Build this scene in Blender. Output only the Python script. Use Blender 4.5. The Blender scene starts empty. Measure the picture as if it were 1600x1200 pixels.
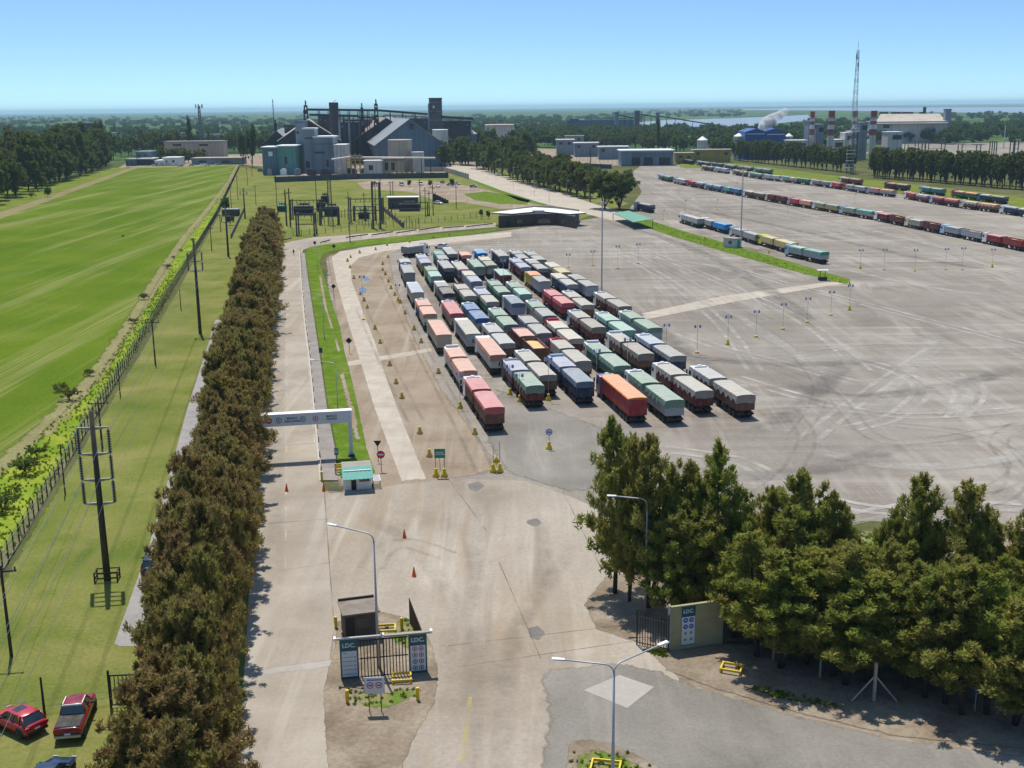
import bpy, math, random
import numpy as np
from mathutils import Vector, Matrix
from mathutils.geometry import delaunay_2d_cdt
random.seed(7)
rng = np.random.default_rng(11)
sc = bpy.context.scene
COL = sc.collection
rad = math.radians

# ------------------------------------------------------------------ camera
FP, CH, PIT, ROL = 1800.0, 41.0, rad(13.50), rad(0.61)
cam = bpy.data.cameras.new('camera')
cam.sensor_width = 36.0; cam.sensor_fit = 'HORIZONTAL'; cam.lens = FP / 1600 * 36
cam.clip_start = 0.5; cam.clip_end = 60000
camo = bpy.data.objects.new('camera', cam); COL.objects.link(camo)
camo.matrix_world = Matrix.Translation((0, 0, CH)) @ Matrix.Rotation(math.pi/2 - PIT, 4, 'X') @ Matrix.Rotation(-ROL, 4, 'Z')
sc.camera = camo
# ------------------------------------------------------------------ sun, sky, exposure
SEL, SAZ = rad(67), rad(-19)
sdir = Vector((math.sin(SAZ)*math.cos(SEL), math.cos(SAZ)*math.cos(SEL), math.sin(SEL)))
sun = bpy.data.lights.new('sun', 'SUN'); sun.energy = 4.3; sun.angle = rad(0.53); sun.color = (1.0, 0.955, 0.88)
suno = bpy.data.objects.new('sun', sun); COL.objects.link(suno)
suno.rotation_mode = 'QUATERNION'; suno.rotation_quaternion = sdir.to_track_quat('Z', 'Y'); suno.location = (0, 0, 300)
w = bpy.data.worlds.new('World'); sc.world = w; w.use_nodes = True
nt = w.node_tree; nt.nodes.clear()
wo = nt.nodes.new('ShaderNodeOutputWorld'); bg = nt.nodes.new('ShaderNodeBackground')
sky = nt.nodes.new('ShaderNodeTexSky'); sky.sky_type = 'NISHITA'; sky.sun_disc = False
sky.sun_elevation = SEL; sky.sun_rotation = SAZ; sky.altitude = 0; sky.air_density = 0.9; sky.dust_density = 0.5; sky.ozone_density = 2.2
tc = nt.nodes.new('ShaderNodeTexCoord'); vm = nt.nodes.new('ShaderNodeVectorMath'); vm.operation = 'MULTIPLY'
vm.inputs[1].default_value = (1, 1, 2.35)
va = nt.nodes.new('ShaderNodeVectorMath'); va.operation = 'ADD'; va.inputs[1].default_value = (0, 0, 0.055)
vn = nt.nodes.new('ShaderNodeVectorMath'); vn.operation = 'NORMALIZE'
nt.links.new(tc.outputs['Generated'], vm.inputs[0]); nt.links.new(vm.outputs[0], va.inputs[0]); nt.links.new(va.outputs[0], vn.inputs[0])
nt.links.new(vn.outputs[0], sky.inputs[0]); skm = nt.nodes.new('ShaderNodeMix'); skm.data_type = 'RGBA'; skm.blend_type = 'MULTIPLY'; skm.inputs[0].default_value = 1.0; skm.inputs[7].default_value = (.84, 1.03, 1.09, 1)
nt.links.new(sky.outputs[0], skm.inputs[6]); nt.links.new(skm.outputs[2], bg.inputs[0]); bg.inputs[1].default_value = 0.13
nt.links.new(bg.outputs[0], wo.inputs[0])
sc.view_settings.view_transform = 'Standard'; sc.view_settings.look = 'None'
sc.view_settings.exposure = 0.2; sc.view_settings.gamma = 1.0
sc.cycles.max_bounces = 6; sc.cycles.transparent_max_bounces = 24; sc.cycles.volume_bounces = 1
sc.cycles.use_denoising = True

# ------------------------------------------------------------------ photo geometry -> world
def G(x, y, z=0.0):
    u = (x-800)/FP; v = (y-600)/FP; c, s = math.cos(ROL), math.sin(ROL)
    u2 = u*c - v*s; v2 = u*s + v*c
    Y = math.cos(PIT) - v2*math.sin(PIT); Z = -math.sin(PIT) - v2*math.cos(PIT)
    t = (z-CH)/Z
    return Vector((u2*t, Y*t, z))
def V(x, y, D):
    u = (x-800)/FP; v = (y-600)/FP; c, s = math.cos(ROL), math.sin(ROL)
    u2 = u*c - v*s; v2 = u*s + v*c
    Y = math.cos(PIT) - v2*math.sin(PIT); Z = -math.sin(PIT) - v2*math.cos(PIT)
    t = D/Y
    return Vector((u2*t, D, CH + Z*t))
def up(bx, by, tx, ty):          # foot on the ground and height of something upright
    b = G(bx, by); return b, V(tx, ty, b.y).z

# ------------------------------------------------------------------ mesh builder
class MB:
    def __init__(s): s.v = []; s.f = []; s.m = []
    def add(s, vs, fs, mi=0):
        o = len(s.v); s.v += [tuple(p) for p in vs]; s.f += [tuple(i+o for i in f) for f in fs]; s.m += [mi]*len(fs); return s
    def box(s, x0, x1, y0, y1, z0, z1, mi=0, M=None):
        vs = [Vector(p) for p in ((x0,y0,z0),(x1,y0,z0),(x1,y1,z0),(x0,y1,z0),(x0,y0,z1),(x1,y0,z1),(x1,y1,z1),(x0,y1,z1))]
        if M: vs = [M @ p for p in vs]
        return s.add(vs, [(0,3,2,1),(4,5,6,7),(0,1,5,4),(1,2,6,5),(2,3,7,6),(3,0,4,7)], mi)
    def obox(s, c, hx, hy, hz, rot=0, mi=0):
        return s.box(-hx, hx, -hy, hy, -hz, hz, mi, Matrix.Translation(c) @ Matrix.Rotation(rot, 4, 'Z'))
    def tube(s, pts, r, n=6, mi=0, r1=None, cap=True):
        pts = [Vector(p) for p in pts]; rings = []
        for i, p in enumerate(pts):
            d = (pts[min(i+1, len(pts)-1)] - pts[max(i-1, 0)])
            if d.length < 1e-9: d = Vector((0, 0, 1))
            d.normalize(); a = Vector((0, 0, 1)) if abs(d.z) < .9 else Vector((1, 0, 0))
            e1 = d.cross(a).normalized(); e2 = d.cross(e1)
            rr = r if r1 is None else r + (r1-r)*i/(len(pts)-1)
            rings.append([p + e1*math.cos(2*math.pi*k/n)*rr + e2*math.sin(2*math.pi*k/n)*rr for k in range(n)])
        vs = [q for R in rings for q in R]; fs = []
        for i in range(len(rings)-1):
            for k in range(n):
                a, b = i*n+k, i*n+(k+1) % n; fs.append((a, b, b+n, a+n))
        if cap: fs.append(tuple(range(n-1, -1, -1))); fs.append(tuple((len(rings)-1)*n+k for k in range(n)))
        return s.add(vs, fs, mi)
    def cyl(s, c, r, z0, z1, n=16, mi=0, r1=None):
        return s.tube([(c[0], c[1], z0), (c[0], c[1], z1)], r, n, mi, r1)
    def prism(s, poly, a0, a1, axis='x', mi=0):      # poly in the other two axes
        def P(p, a): return (a, p[0], p[1]) if axis == 'x' else ((p[0], a, p[1]) if axis == 'y' else (p[0], p[1], a))
        n = len(poly); vs = [P(p, a0) for p in poly] + [P(p, a1) for p in poly]
        fs = [tuple(range(n))[::-1], tuple(range(n, 2*n))] + [(i, (i+1) % n, (i+1) % n+n, i+n) for i in range(n)]
        return s.add(vs, fs, mi)
    def loft(s, rings, mi=0, closed=True, caps=True):
        n = len(rings[0]); vs = [q for R in rings for q in R]; fs = []
        for i in range(len(rings)-1):
            for k in range(n if closed else n-1):
                a, b = i*n+k, i*n+(k+1) % n; fs.append((a, b, b+n, a+n))
        if caps: fs.append(tuple(range(n-1, -1, -1))); fs.append(tuple((len(rings)-1)*n+k for k in range(n)))
        return s.add(vs, fs, mi)
    def mesh(s, name, mats=(), smooth=False):
        me = bpy.data.meshes.new(name); me.from_pydata(s.v, [], s.f)
        for m in mats: me.materials.append(m)
        if len(mats) > 1: me.polygons.foreach_set('material_index', s.m)
        if smooth: me.polygons.foreach_set('use_smooth', [True]*len(s.f))
        me.update(); return me
    def obj(s, name, mats, parent=None, loc=None, rz=None, smooth=False):
        if not isinstance(mats, (list, tuple)): mats = [mats]
        return link(name, s.mesh(name, mats, smooth), parent, loc, rz)
def link(name, me, parent=None, loc=None, rz=None):
    o = bpy.data.objects.new(name, me); COL.objects.link(o)
    if parent: o.parent = parent
    if loc is not None: o.location = loc
    if rz is not None: o.rotation_euler = (0, 0, rz)
    return o
def tag(o, label=None, cat=None, group=None, kind=None):
    if label: o['label'] = label
    if cat: o['category'] = cat
    if group: o['group'] = group
    if kind: o['kind'] = kind
    return o
def thing(name, label, cat, loc=(0,0,0), rz=0.0, group=None):
    o = bpy.data.objects.new(name, None); COL.objects.link(o); o.location = loc; o.rotation_euler = (0, 0, rz); o.empty_display_size = .3
    return tag(o, label, cat, group)
def dup(root, loc, rz=None, label=None, group=None, scale=None):
    r = root.copy(); COL.objects.link(r); r.location = loc
    if rz is not None: r.rotation_euler = (0, 0, rz)
    if scale is not None: r.scale = scale if isinstance(scale, (tuple, list, Vector)) else (scale,)*3
    if label: r['label'] = label
    if group: r['group'] = group
    for ch in root.children:
        c = ch.copy(); COL.objects.link(c); c.parent = r
        for g in ch.children:
            d = g.copy(); COL.objects.link(d); d.parent = c
    return r

# ------------------------------------------------------------------ materials
def _new(name):
    m = bpy.data.materials.new(name); m.use_nodes = True; nt = m.node_tree; nt.nodes.clear()
    out = nt.nodes.new('ShaderNodeOutputMaterial'); b = nt.nodes.new('ShaderNodeBsdfPrincipled')
    nt.links.new(b.outputs[0], out.inputs[0]); return m, nt, b, out
def _noise(nt, vec, scale, detail=4, rough=.55, dist=0.0):
    n = nt.nodes.new('ShaderNodeTexNoise'); n.inputs['Scale'].default_value = scale; n.inputs['Detail'].default_value = detail
    n.inputs['Roughness'].default_value = rough; n.inputs['Distortion'].default_value = dist
    if vec is not None: nt.links.new(vec, n.inputs['Vector'])
    return n.outputs['Fac']
def _ramp(nt, fac, stops, interp='LINEAR'):
    r = nt.nodes.new('ShaderNodeValToRGB'); r.color_ramp.interpolation = interp; e = r.color_ramp.elements
    while len(e) < len(stops): e.new(.5)
    for i, (p, c) in enumerate(stops):
        e[i].position = p; e[i].color = (c[0], c[1], c[2], 1) if not isinstance(c, (int, float)) else (c, c, c, 1)
    nt.links.new(fac, r.inputs[0]); return r.outputs[0]
def _mix(nt, fac, a, b, mode='MIX'):
    m = nt.nodes.new('ShaderNodeMix'); m.data_type = 'RGBA'; m.blend_type = mode
    for sock, val in ((m.inputs[0], fac), (m.inputs[6], a), (m.inputs[7], b)):
        if isinstance(val, (int, float)): sock.default_value = val
        elif isinstance(val, tuple): sock.default_value = (val[0], val[1], val[2], 1)
        else: nt.links.new(val, sock)
    return m.outputs[2]
def _math(nt, op, a, b=0.0, clamp=False):
    m = nt.nodes.new('ShaderNodeMath'); m.operation = op; m.use_clamp = clamp
    for i, v in enumerate((a, b)):
        if isinstance(v, (int, float)): m.inputs[i].default_value = v
        else: nt.links.new(v, m.inputs[i])
    return m.outputs[0]
def _coords(nt, rot=0.0, scale=(1,1,1), kind='Object'):
    t = nt.nodes.new('ShaderNodeTexCoord'); mp = nt.nodes.new('ShaderNodeMapping')
    mp.inputs['Rotation'].default_value = (0, 0, rot); mp.inputs['Scale'].default_value = scale
    nt.links.new(t.outputs[kind], mp.inputs[0]); return mp.outputs[0]
def paint(name, c, rough=.6, var=.12, scale=3.0, metal=0.0, spec=.4, dirt=None, dust=None, ribs=0, rope=False):
    m, nt, b, out = _new(name); vec = _coords(nt)
    n = _noise(nt, vec, scale, 5, .6)
    lo = tuple(max(0, v*(1-var)) for v in c); hi = tuple(min(1, v*(1+var)) for v in c)
    col = _ramp(nt, n, [(.3, lo), (.7, hi)])
    if dirt:
        n2 = _noise(nt, vec, scale*.45, 6, .7)
        col = _mix(nt, _ramp(nt, n2, [(.48, 0.0), (.72, dirt[1])]), col, dirt[0])
    if rope:                      # seams and ropes crossing the cloth, and old folds
        wv = nt.nodes.new('ShaderNodeTexWave'); wv.bands_direction = 'Y'; wv.inputs['Scale'].default_value = .30; wv.inputs['Distortion'].default_value = .6; wv.inputs['Detail'].default_value = 1; nt.links.new(vec, wv.inputs[0])
        col = _mix(nt, 1.0, col, _ramp(nt, wv.outputs['Fac'], [(.0, .62), (.10, 1.0)]), 'MULTIPLY')
        col = _mix(nt, 1.0, col, _ramp(nt, _noise(nt, vec, 2.6, 5, .75, 1.0), [(.3, .8), (.65, 1.12)]), 'MULTIPLY')
    if ribs:                      # rust and rain streaks down the cladding, sheet by sheet
        col = _mix(nt, 1.0, col, _ramp(nt, _noise(nt, _coords(nt, 0, (ribs, ribs, .03)), 1.0, 3, .6), [(.3, .72), (.5, 1.0), (.7, 1.12)]), 'MULTIPLY')
        col = _mix(nt, _ramp(nt, _noise(nt, _coords(nt, 0, (ribs*.5, ribs*.5, .08)), 1.0, 5, .7), [(.58, 0.0), (.72, .45)]), col, (.16, .11, .075))
    if dust:                      # settled dust on whatever lies flat
        tcn = nt.nodes.new('ShaderNodeTexCoord'); sx = nt.nodes.new('ShaderNodeSeparateXYZ'); nt.links.new(tcn.outputs['Normal'], sx.inputs[0])
        col = _mix(nt, _math(nt, 'MULTIPLY', _ramp(nt, sx.outputs['Z'], [(.55, 0.0), (.85, dust[1])]), _ramp(nt, _noise(nt, vec, .7, 4, .6), [(.3, .6), (.7, 1.0)])), col, dust[0])
    nt.links.new(col, b.inputs['Base Color']); b.inputs['Roughness'].default_value = rough
    b.inputs['Metallic'].default_value = metal; b.inputs['Specular IOR Level'].default_value = spec
    return m
def flat(name, c, rough=.6, metal=0.0, spec=.4): return paint(name, c, rough, .07, 6.0, metal, spec)
def groundmat(name, stops, scale=.12, fine=2.5, fine_amt=.18, big=.015, big_amt=.25, streak=None, streak_col=None, feather=False, rough=.95, extra=None, fnoise=.6, wob=.4):
    m, nt, b, out = _new(name); vec = _coords(nt)
    n = _noise(nt, vec, scale, 6, .62, .3)
    col = _ramp(nt, n, stops)
    nb = _noise(nt, vec, big, 3, .5)
    col = _mix(nt, big_amt, col, _ramp(nt, nb, [(.35, .62), (.65, 1.0)]), 'MULTIPLY')
    nf = _noise(nt, vec, fine, 4, .7)
    col = _mix(nt, 1.0, col, _ramp(nt, nf, [(.25, 1-fine_amt), (.75, 1+fine_amt*.6)]), 'MULTIPLY')
    for st in (streak or []):
        ang, sx, sy, lo, hi, scol, amt = st
        v2 = _coords(nt, ang, (sx, sy, 1))
        ns = _noise(nt, v2, 1.0, 4, .6, wob)
        msk = _noise(nt, vec, .035, 2, .5)
        f = _math(nt, 'MULTIPLY', _ramp(nt, ns, [(lo, 0.0), (hi, amt)]), _ramp(nt, msk, [(.36, 0.2), (.6, 1.0)]))
        col = _mix(nt, f, col, scol)
    if extra: col = extra(nt, vec, col)
    nt.links.new(col, b.inputs['Base Color']); b.inputs['Roughness'].default_value = rough; b.inputs['Specular IOR Level'].default_value = 0.0
    if feather:
        at = nt.nodes.new('ShaderNodeAttribute'); at.attribute_name = 'fade'
        ne = _noise(nt, vec, fnoise, 6, .7)
        a = _math(nt, 'ADD', _math(nt, 'MULTIPLY', at.outputs['Fac'], 1.7), _math(nt, 'MULTIPLY', ne, 1.5))
        a = _math(nt, 'MULTIPLY', _math(nt, 'SUBTRACT', a, 1.35), 3.5, True)
        tr = nt.nodes.new('ShaderNodeBsdfTransparent'); mx = nt.nodes.new('ShaderNodeMixShader')
        nt.links.new(a, mx.inputs[0]); nt.links.new(tr.outputs[0], mx.inputs[1]); nt.links.new(b.outputs[0], mx.inputs[2]); nt.links.new(mx.outputs[0], out.inputs[0])
    return m
def resample(P, step, closed=True):
    out = []; n = len(P)
    for i in range(n if closed else n-1):
        a, b = P[i], P[(i+1) % n]; L = (b-a).length; k = max(1, int(L/step))
        out += [a + (b-a)*j/k for j in range(k)]
    if not closed: out.append(P[-1])
    return out
def sheet(name, pix, z, m, feather=0.0, label=None, step=None, world=False, parent=None, structure=True, jit=0.0):
    P = [Vector((p[0], p[1], 0)) for p in pix] if world else [G(*p) for p in pix]
    P = [Vector((p.x, p.y, z)) for p in P]
    area = sum(P[i].x*P[(i+1) % len(P)].y - P[(i+1) % len(P)].x*P[i].y for i in range(len(P)))
    if area < 0: P.reverse()
    if feather or jit: P = resample(P, step or max(feather*1.5, 2.0))
    if jit: P = [p + Vector((random.uniform(-jit, jit), random.uniform(-jit, jit), 0)) for p in P]
    mb = MB(); n = len(P)
    if feather:
        A = np.array([(p.x, p.y) for p in P]); Bq = np.roll(A, -1, 0); E = Bq-A; E2 = (E**2).sum(1)+1e-9
        def dist(q): t = np.clip(((q-A)*E).sum(1)/E2, 0, 1); return np.sqrt((((A+E*t[:, None])-q)**2).sum(1)).min()
        def inside(q):
            c = ((A[:, 1] > q[1]) != (Bq[:, 1] > q[1])) & (q[0] < (Bq[:, 0]-A[:, 0])*(q[1]-A[:, 1])/(Bq[:, 1]-A[:, 1]+1e-12)+A[:, 0]); return c.sum() % 2 == 1
        pts = [Vector((p.x, p.y)) for p in P]
        for k in (1.0, .5):
            for i in range(n):
                t = (P[(i+1) % n]-P[i-1]); t.normalize(); q = P[i] + Vector((-t.y, t.x, 0))*feather*k; qa = np.array((q.x, q.y))
                if inside(qa) and dist(qa) > feather*k*.85: pts.append(Vector((q.x, q.y)))
        vs, _, fs, *_r = delaunay_2d_cdt(pts, [(i, (i+1) % n) for i in range(n)], [list(range(n))], 1, 1e-5)
        mb.add([(v.x, v.y, z) for v in vs], [f if sum(vs[f[i]].x*vs[f[(i+1) % len(f)]].y-vs[f[(i+1) % len(f)]].x*vs[f[i]].y for i in range(len(f))) > 0 else f[::-1] for f in fs])
        fade = [min(1.0, dist(np.array((v.x, v.y)))/feather) for v in vs]
    else: mb.add(P, [tuple(range(n))])
    me = mb.mesh(name, [m])
    if feather:
        a = me.attributes.new('fade', 'FLOAT', 'POINT'); a.data.foreach_set('value', fade)
    o = link(name, me, parent)
    if structure: o['kind'] = 'structure'
    if label: o['label'] = label
    return o
def ribbon(mb, P, wd, z):
    P = resample([Vector((p[0], p[1], z)) for p in P], 3.0, False); L = []; R = []
    for i, p in enumerate(P):
        t = P[min(i+1, len(P)-1)] - P[max(0, i-1)]; t.normalize(); nrm = Vector((-t.y, t.x, 0))
        L.append(p+nrm*wd/2); R.append(p-nrm*wd/2)
    n = len(P); mb.add(L+R, [(i+n, i+1+n, i+1, i) for i in range(n-1)])
HAZE = 0.00006
# ================================================================== GROUND
M = {}
def far_extra(nt, vec, col):       # beyond the plant the plain is woodland and pasture
    ln = nt.nodes.new('ShaderNodeVectorMath'); ln.operation = 'LENGTH'; nt.links.new(vec, ln.inputs[0])
    n1 = _noise(nt, vec, .0035, 5, .6); n2 = _noise(nt, vec, .02, 4, .7)
    wood = _ramp(nt, n1, [(.36, (.035, .075, .028)), (.50, (.065, .115, .040)), (.62, (.12, .17, .06))])
    wood = _mix(nt, 1.0, wood, _ramp(nt, n2, [(.3, .55), (.7, 1.2)]), 'MULTIPLY')
    f = _math(nt, 'MULTIPLY', _math(nt, 'SUBTRACT', ln.outputs['Value'], 900.0), .004, True)
    return _mix(nt, f, col, wood)
M['ground'] = groundmat('ground_mat', [(.3, (.075, .085, .03)), (.55, (.11, .115, .045)), (.75, (.19, .155, .095))], .05, 1.2, .25, extra=far_extra)
n = 96; R0 = 40000.0
mb = MB(); mb.add([(R0*math.cos(2*math.pi*i/n), R0*math.sin(2*math.pi*i/n), 0) for i in range(n)], [tuple(range(n))])
tag(mb.obj('ground', M['ground']), kind='structure')

def crop_extra(nt, vec, col):      # sown rows, and worn tramlines across them
    wv = _noise(nt, _coords(nt, rad(-24), (2.2, .012, 1)), 1.0, 2, .5)
    v2 = _coords(nt, rad(-24), (.12, .006, 1)); n2 = _noise(nt, v2, 1.0, 4, .6)
    f = _math(nt, 'MULTIPLY', _ramp(nt, wv, [(.42, 0.0), (.62, .75)]), _ramp(nt, n2, [(.46, .05), (.66, 1.0)]))
    col = _mix(nt, f, col, (.27, .25, .10))
    return _mix(nt, _ramp(nt, n2, [(.50, 0.0), (.70, .24)]), col, (.28, .255, .12))
M['crop'] = groundmat('crop_mat', [(.3, (0.0731, 0.132, 0.0096)), (.55, (0.1075, 0.16, 0.0144)), (.8, (0.1634, 0.188, 0.032))], .03, 1.5, .25, .012, .25, extra=crop_extra, feather=True, fnoise=.25)
M['weeds'] = groundmat('weed_mat', [(.3, (0.115, 0.1955, 0.02)), (.48, (0.184, 0.2587, 0.026)), (.62, (0.276, 0.3105, 0.04)), (.8, (0.1495, 0.2185, 0.03))], .11, 1.6, .35, .03, .3, feather=True, fnoise=.25)
M['stubble'] = groundmat('stubble_mat', [(.3, (.20, .17, .08)), (.6, (.26, .22, .11)), (.8, (.13, .18, .04))], .15, 1.5, .3, feather=True, fnoise=.3)
M['soil'] = groundmat('soil_mat', [(.3, (.20, .19, .08)), (.6, (.26, .235, .11)), (.8, (.16, .20, .045))], .12, 1.5, .3)
M['mown'] = groundmat('mown_mat', [(.28, (0.09975, 0.1426, 0.0255)), (.46, (0.1568, 0.1794, 0.0408)), (.62, (0.2232, 0.2162, 0.068)), (.8, (0.2755, 0.23, 0.0935))], .09, 3.0, .32, .02, .3,
    streak=[(rad(12), .7, .02, .45, .7, (0.19, 0.1748, 0.0595), .6)], feather=True)
M['grass'] = groundmat('grass_mat', [(.3, (.075, .145, .012)), (.52, (.115, .18, .02)), (.72, (.20, .22, .06)), (.85, (.28, .235, .12))], .35, 3.0, .35, .03, .2, feather=True, fnoise=.8)
M['drygrass'] = groundmat('dry_grass_mat', [(.3, (.11, .16, .022)), (.55, (.17, .20, .035)), (.8, (.25, .24, .08))], .1, 2.0, .3, .03, .3, feather=True, fnoise=.5)
M['path'] = groundmat('path_mat', [(.3, (.27, .25, .235)), (.7, (.36, .335, .315))], .4, 4, .2, feather=True, fnoise=1.2)
M['road'] = groundmat('road_mat', [(.25, (0.2764, 0.2325, 0.1827)), (.5, (0.3589, 0.3116, 0.2523)), (.75, (0.4365, 0.3813, 0.3132))], .12, 3.5, .13, .02, .3,
    streak=[(rad(10.7), .9, .03, .5, .75, (0.291, 0.2325, 0.1653), .7), (rad(10.7), .45, .02, .5, .7, (0.5044, 0.4557, 0.3915), .5)])
M['walk'] = groundmat('sidewalk_mat', [(.3, (.24, .215, .195)), (.7, (.33, .295, .265))], .4, 4, .2)
M['yard'] = groundmat('yard_mat', [(.22, (0.1721, 0.144, 0.1161)), (.42, (0.2465, 0.2142, 0.1789)), (.6, (0.2976, 0.2628, 0.2219)), (.8, (0.3906, 0.3465, 0.2924))], .022, 1.8, .2, .008, .45,
    streak=[(rad(-50), .010, .10, .46, .70, (0.4371, 0.3915, 0.3354), .6), (rad(-66), .012, .13, .48, .72, (0.1535, 0.1305, 0.1075), .6),
            (rad(25), .12, .014, .5, .72, (0.1721, 0.144, 0.1161), .6), (rad(-20), .12, .02, .5, .74, (0.4278, 0.3825, 0.3268), .6), (rad(-78), .40, .02, .55, .75, (0.4185, 0.3735, 0.3182), .45)], feather=True, fnoise=.3, wob=1.6)
M['dirt'] = groundmat('dirt_mat', [(.25, (0.2236, 0.168, 0.116)), (.5, (0.3096, 0.2436, 0.176)), (.75, (0.387, 0.3234, 0.248))], .09, 2.5, .2, .02, .35,
    streak=[(rad(11), .8, .02, .5, .72, (0.1978, 0.1554, 0.112), .75), (rad(14), .5, .02, .52, .72, (0.3956, 0.3486, 0.288), .6)], feather=True, fnoise=.35)
M['lane'] = groundmat('lane_mat', [(.3, (0.388, 0.3348, 0.2666)), (.7, (0.5141, 0.4511, 0.3698))], .3, 3.0, .14, .04, .3,
    streak=[(rad(11), 1.3, .03, .52, .7, (0.3104, 0.2511, 0.1849), .6)], feather=True, fnoise=1.3)
M['concrete'] = groundmat('concrete_mat', [(.25, (0.2571, 0.2093, 0.1566)), (.45, (0.3443, 0.293, 0.2306)), (.6, (0.388, 0.3348, 0.2697)), (.78, (0.4559, 0.3999, 0.3262))], .07, 2.6, .18, .018, .4,
    streak=[(rad(-4), .45, .035, .5, .74, (0.2473, 0.2, 0.1479), .8), (rad(28), .5, .03, .5, .75, (0.4559, 0.4046, 0.335), .7),
            (rad(-25), .35, .04, .54, .72, (0.3201, 0.2325, 0.1436), .75)], wob=.9)
M['asphalt'] = groundmat('asphalt_mat', [(.3, (0.194, 0.1757, 0.1485)), (.6, (0.2667, 0.2422, 0.207)), (.8, (0.3492, 0.3135, 0.2655))], .1, 4.0, .2, .03, .35,
    streak=[(rad(65), .4, .04, .5, .75, (0.3589, 0.323, 0.27), .6)], feather=True, fnoise=.9)
M['earth'] = groundmat('earth_mat', [(.25, (.155, .115, .078)), (.5, (.27, .215, .155)), (.75, (.38, .32, .24))], .3, 3.0, .3, .05, .3, feather=True, fnoise=.8)
M['patchy'] = groundmat('patchy_grass_mat', [(.34, (.28, .225, .155)), (.47, (.20, .205, .07)), (.60, (.11, .18, .025)), (.75, (.16, .21, .03))], .55, 3.5, .3, .05, .2, feather=True, fnoise=1.3)
M['patch'] = groundmat('patch_mat', [(.3, (0.3655, 0.3315, 0.289)), (.7, (0.425, 0.391, 0.3485))], .3, 3.0, .1)
M['darkpatch'] = groundmat('dark_patch_mat', [(.3, (.15, .14, .13)), (.7, (.22, .20, .18))], .3, 3.0, .15, feather=True, fnoise=2.0)

def S(name, pix, z, m, feather=0.0, step=None, **k): return sheet(name, pix, z, M[m], feather, step=step, **k)
# left of the works road
S('mown_grass', [(420,262),(372,262),(345,320),(339,337),(270,460),(210,559),(112,715),(15,875),(-330,1450),(560,1450),(520,1000),(500,700),(470,392),(770,352),(900,345),(985,318),(900,285),(760,262),(600,258)], .02, 'mown', 1.5)
S('field_soil', [(-900,700),(0,330),(205,261),(374,257),(341,333),(14,874),(-330,1450),(-700,1450)], .016, 'soil')
S('crop_field', [(-700,610),(0,334),(100,300),(205,263),(372,258),(358,285),(330,322),(290,372),(245,440),(205,510),(150,592),(80,662),(0,735),(-500,1150)], .024, 'crop', 4.0, 10)
S('weedy_verge', [(372,260),(358,284),(330,322),(290,372),(245,440),(205,510),(150,592),(80,662),(0,735),(-500,1150),(-330,1400),(15,873),(112,713),(210,557),(270,458),(339,335),(350,305)], .032, 'weeds', 2.0, 6)
S('field_edge', [(-700,606),(0,331),(100,297),(205,261),(222,261),(105,304),(0,344),(-700,640)], .040, 'stubble', 2.0, 8)
S('stubble_strip', [(352,292),(330,320),(288,372),(240,440),(200,510),(145,590),(75,660),(0,728),(0,742),(85,668),(158,596),(214,512),(252,442),(298,376),(336,325)], .040, 'stubble', 1.6, 5)
S('upper_verge', [(-700,560),(0,300),(175,262),(205,262),(100,299),(0,333),(-700,606)], .034, 'drygrass', 3.0, 8)
S('service_path', [(336,500),(352,500),(320,640),(288,780),(264,880),(238,1011),(175,1011),(229,860),(256,770),(291,640)], .036, 'path', .22, 1.0)
# roads
S('works_road', [(430,386),(452,378),(490,371),(545,367),(620,361),(700,354),(775,348),(775,355),(700,361),(620,369),(545,377),(492,384),(474,390),(470,400),(485,556),(497,680),(505,760),(515,900),(521,985),(508,1080),(516,1200),(520,1400),(350,1400),(372,1200),(385,1000),(396,800),(408,640),(418,500)], .046, 'road')
S('sidewalk', [(470,396),(476,396),(482,440),(492,507),(502,573),(510,633),(523,700),(528,752),(505,752),(497,680),(485,556)], .13, 'walk')
S('median_grass', [(476,397),(480,390),(500,384),(560,377),(700,364),(776,357),(776,361),(700,371),(600,381),(540,388),(508,396),(500,408),(510,440),(533,512),(540,550),(549,582),(562,638),(575,700),(590,742),(560,748),(529,752),(523,700),(510,633),(502,573),(492,507),(482,440)], .060, 'grass', .5)
S('bare_strip', [(497,430),(503,430),(512,480),(524,520),(533,548),(527,552),(518,520),(505,480)], .068, 'dirt', .4)
S('bare_strip', [(528,582),(538,582),(556,640),(566,690),(552,690),(541,640)], .068, 'dirt', .4)
S('verge_base', [(870,880),(2400,880),(2600,1600),(480,1600),(500,900)], .024, 'earth', 1.0, 20)
S('truck_yard', [(505,403),(560,386),(790,360),(900,345),(975,333),(1000,300),(985,270),(1000,258),(1110,258),(1350,293),(1600,326),(2000,380),(2600,700),(2000,870),(1600,832),(1340,818),(1250,900),(1100,900),(900,800),(520,790)], .028, 'yard', 2.0, 12)
S('dirt_apron', [(508,400),(560,388),(790,364),(800,372),(700,384),(640,386),(612,398),(618,430),(650,520),(700,610),(760,690),(800,740),(700,752),(600,770),(505,762),(540,640),(520,500)], .040, 'dirt', 2.0, 6)
S('asphalt_bay', [(765,600),(800,612),(930,660),(1010,690),(960,760),(895,778),(830,756),(780,740),(750,690)], .042, 'asphalt', 2.5, 4)
S('yard_lane', [(517,402),(530,393),(600,382),(700,371),(800,362),(800,370),(700,380),(600,393),(562,403),(549,416),(551,440),(567,482),(587,533),(597,565),(623,638),(670,752),(626,756),(583,638),(560,562),(543,507),(524,440)], .050, 'lane', .45)
S('cross_lane', [(537,566),(680,543),(682,549),(541,574)], .058, 'lane', .35)
S('cross_lane', [(1000,490),(1130,462),(1290,441),(1340,441),(1290,448),(1150,472),(1005,501)], .048, 'lane', .7)
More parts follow.
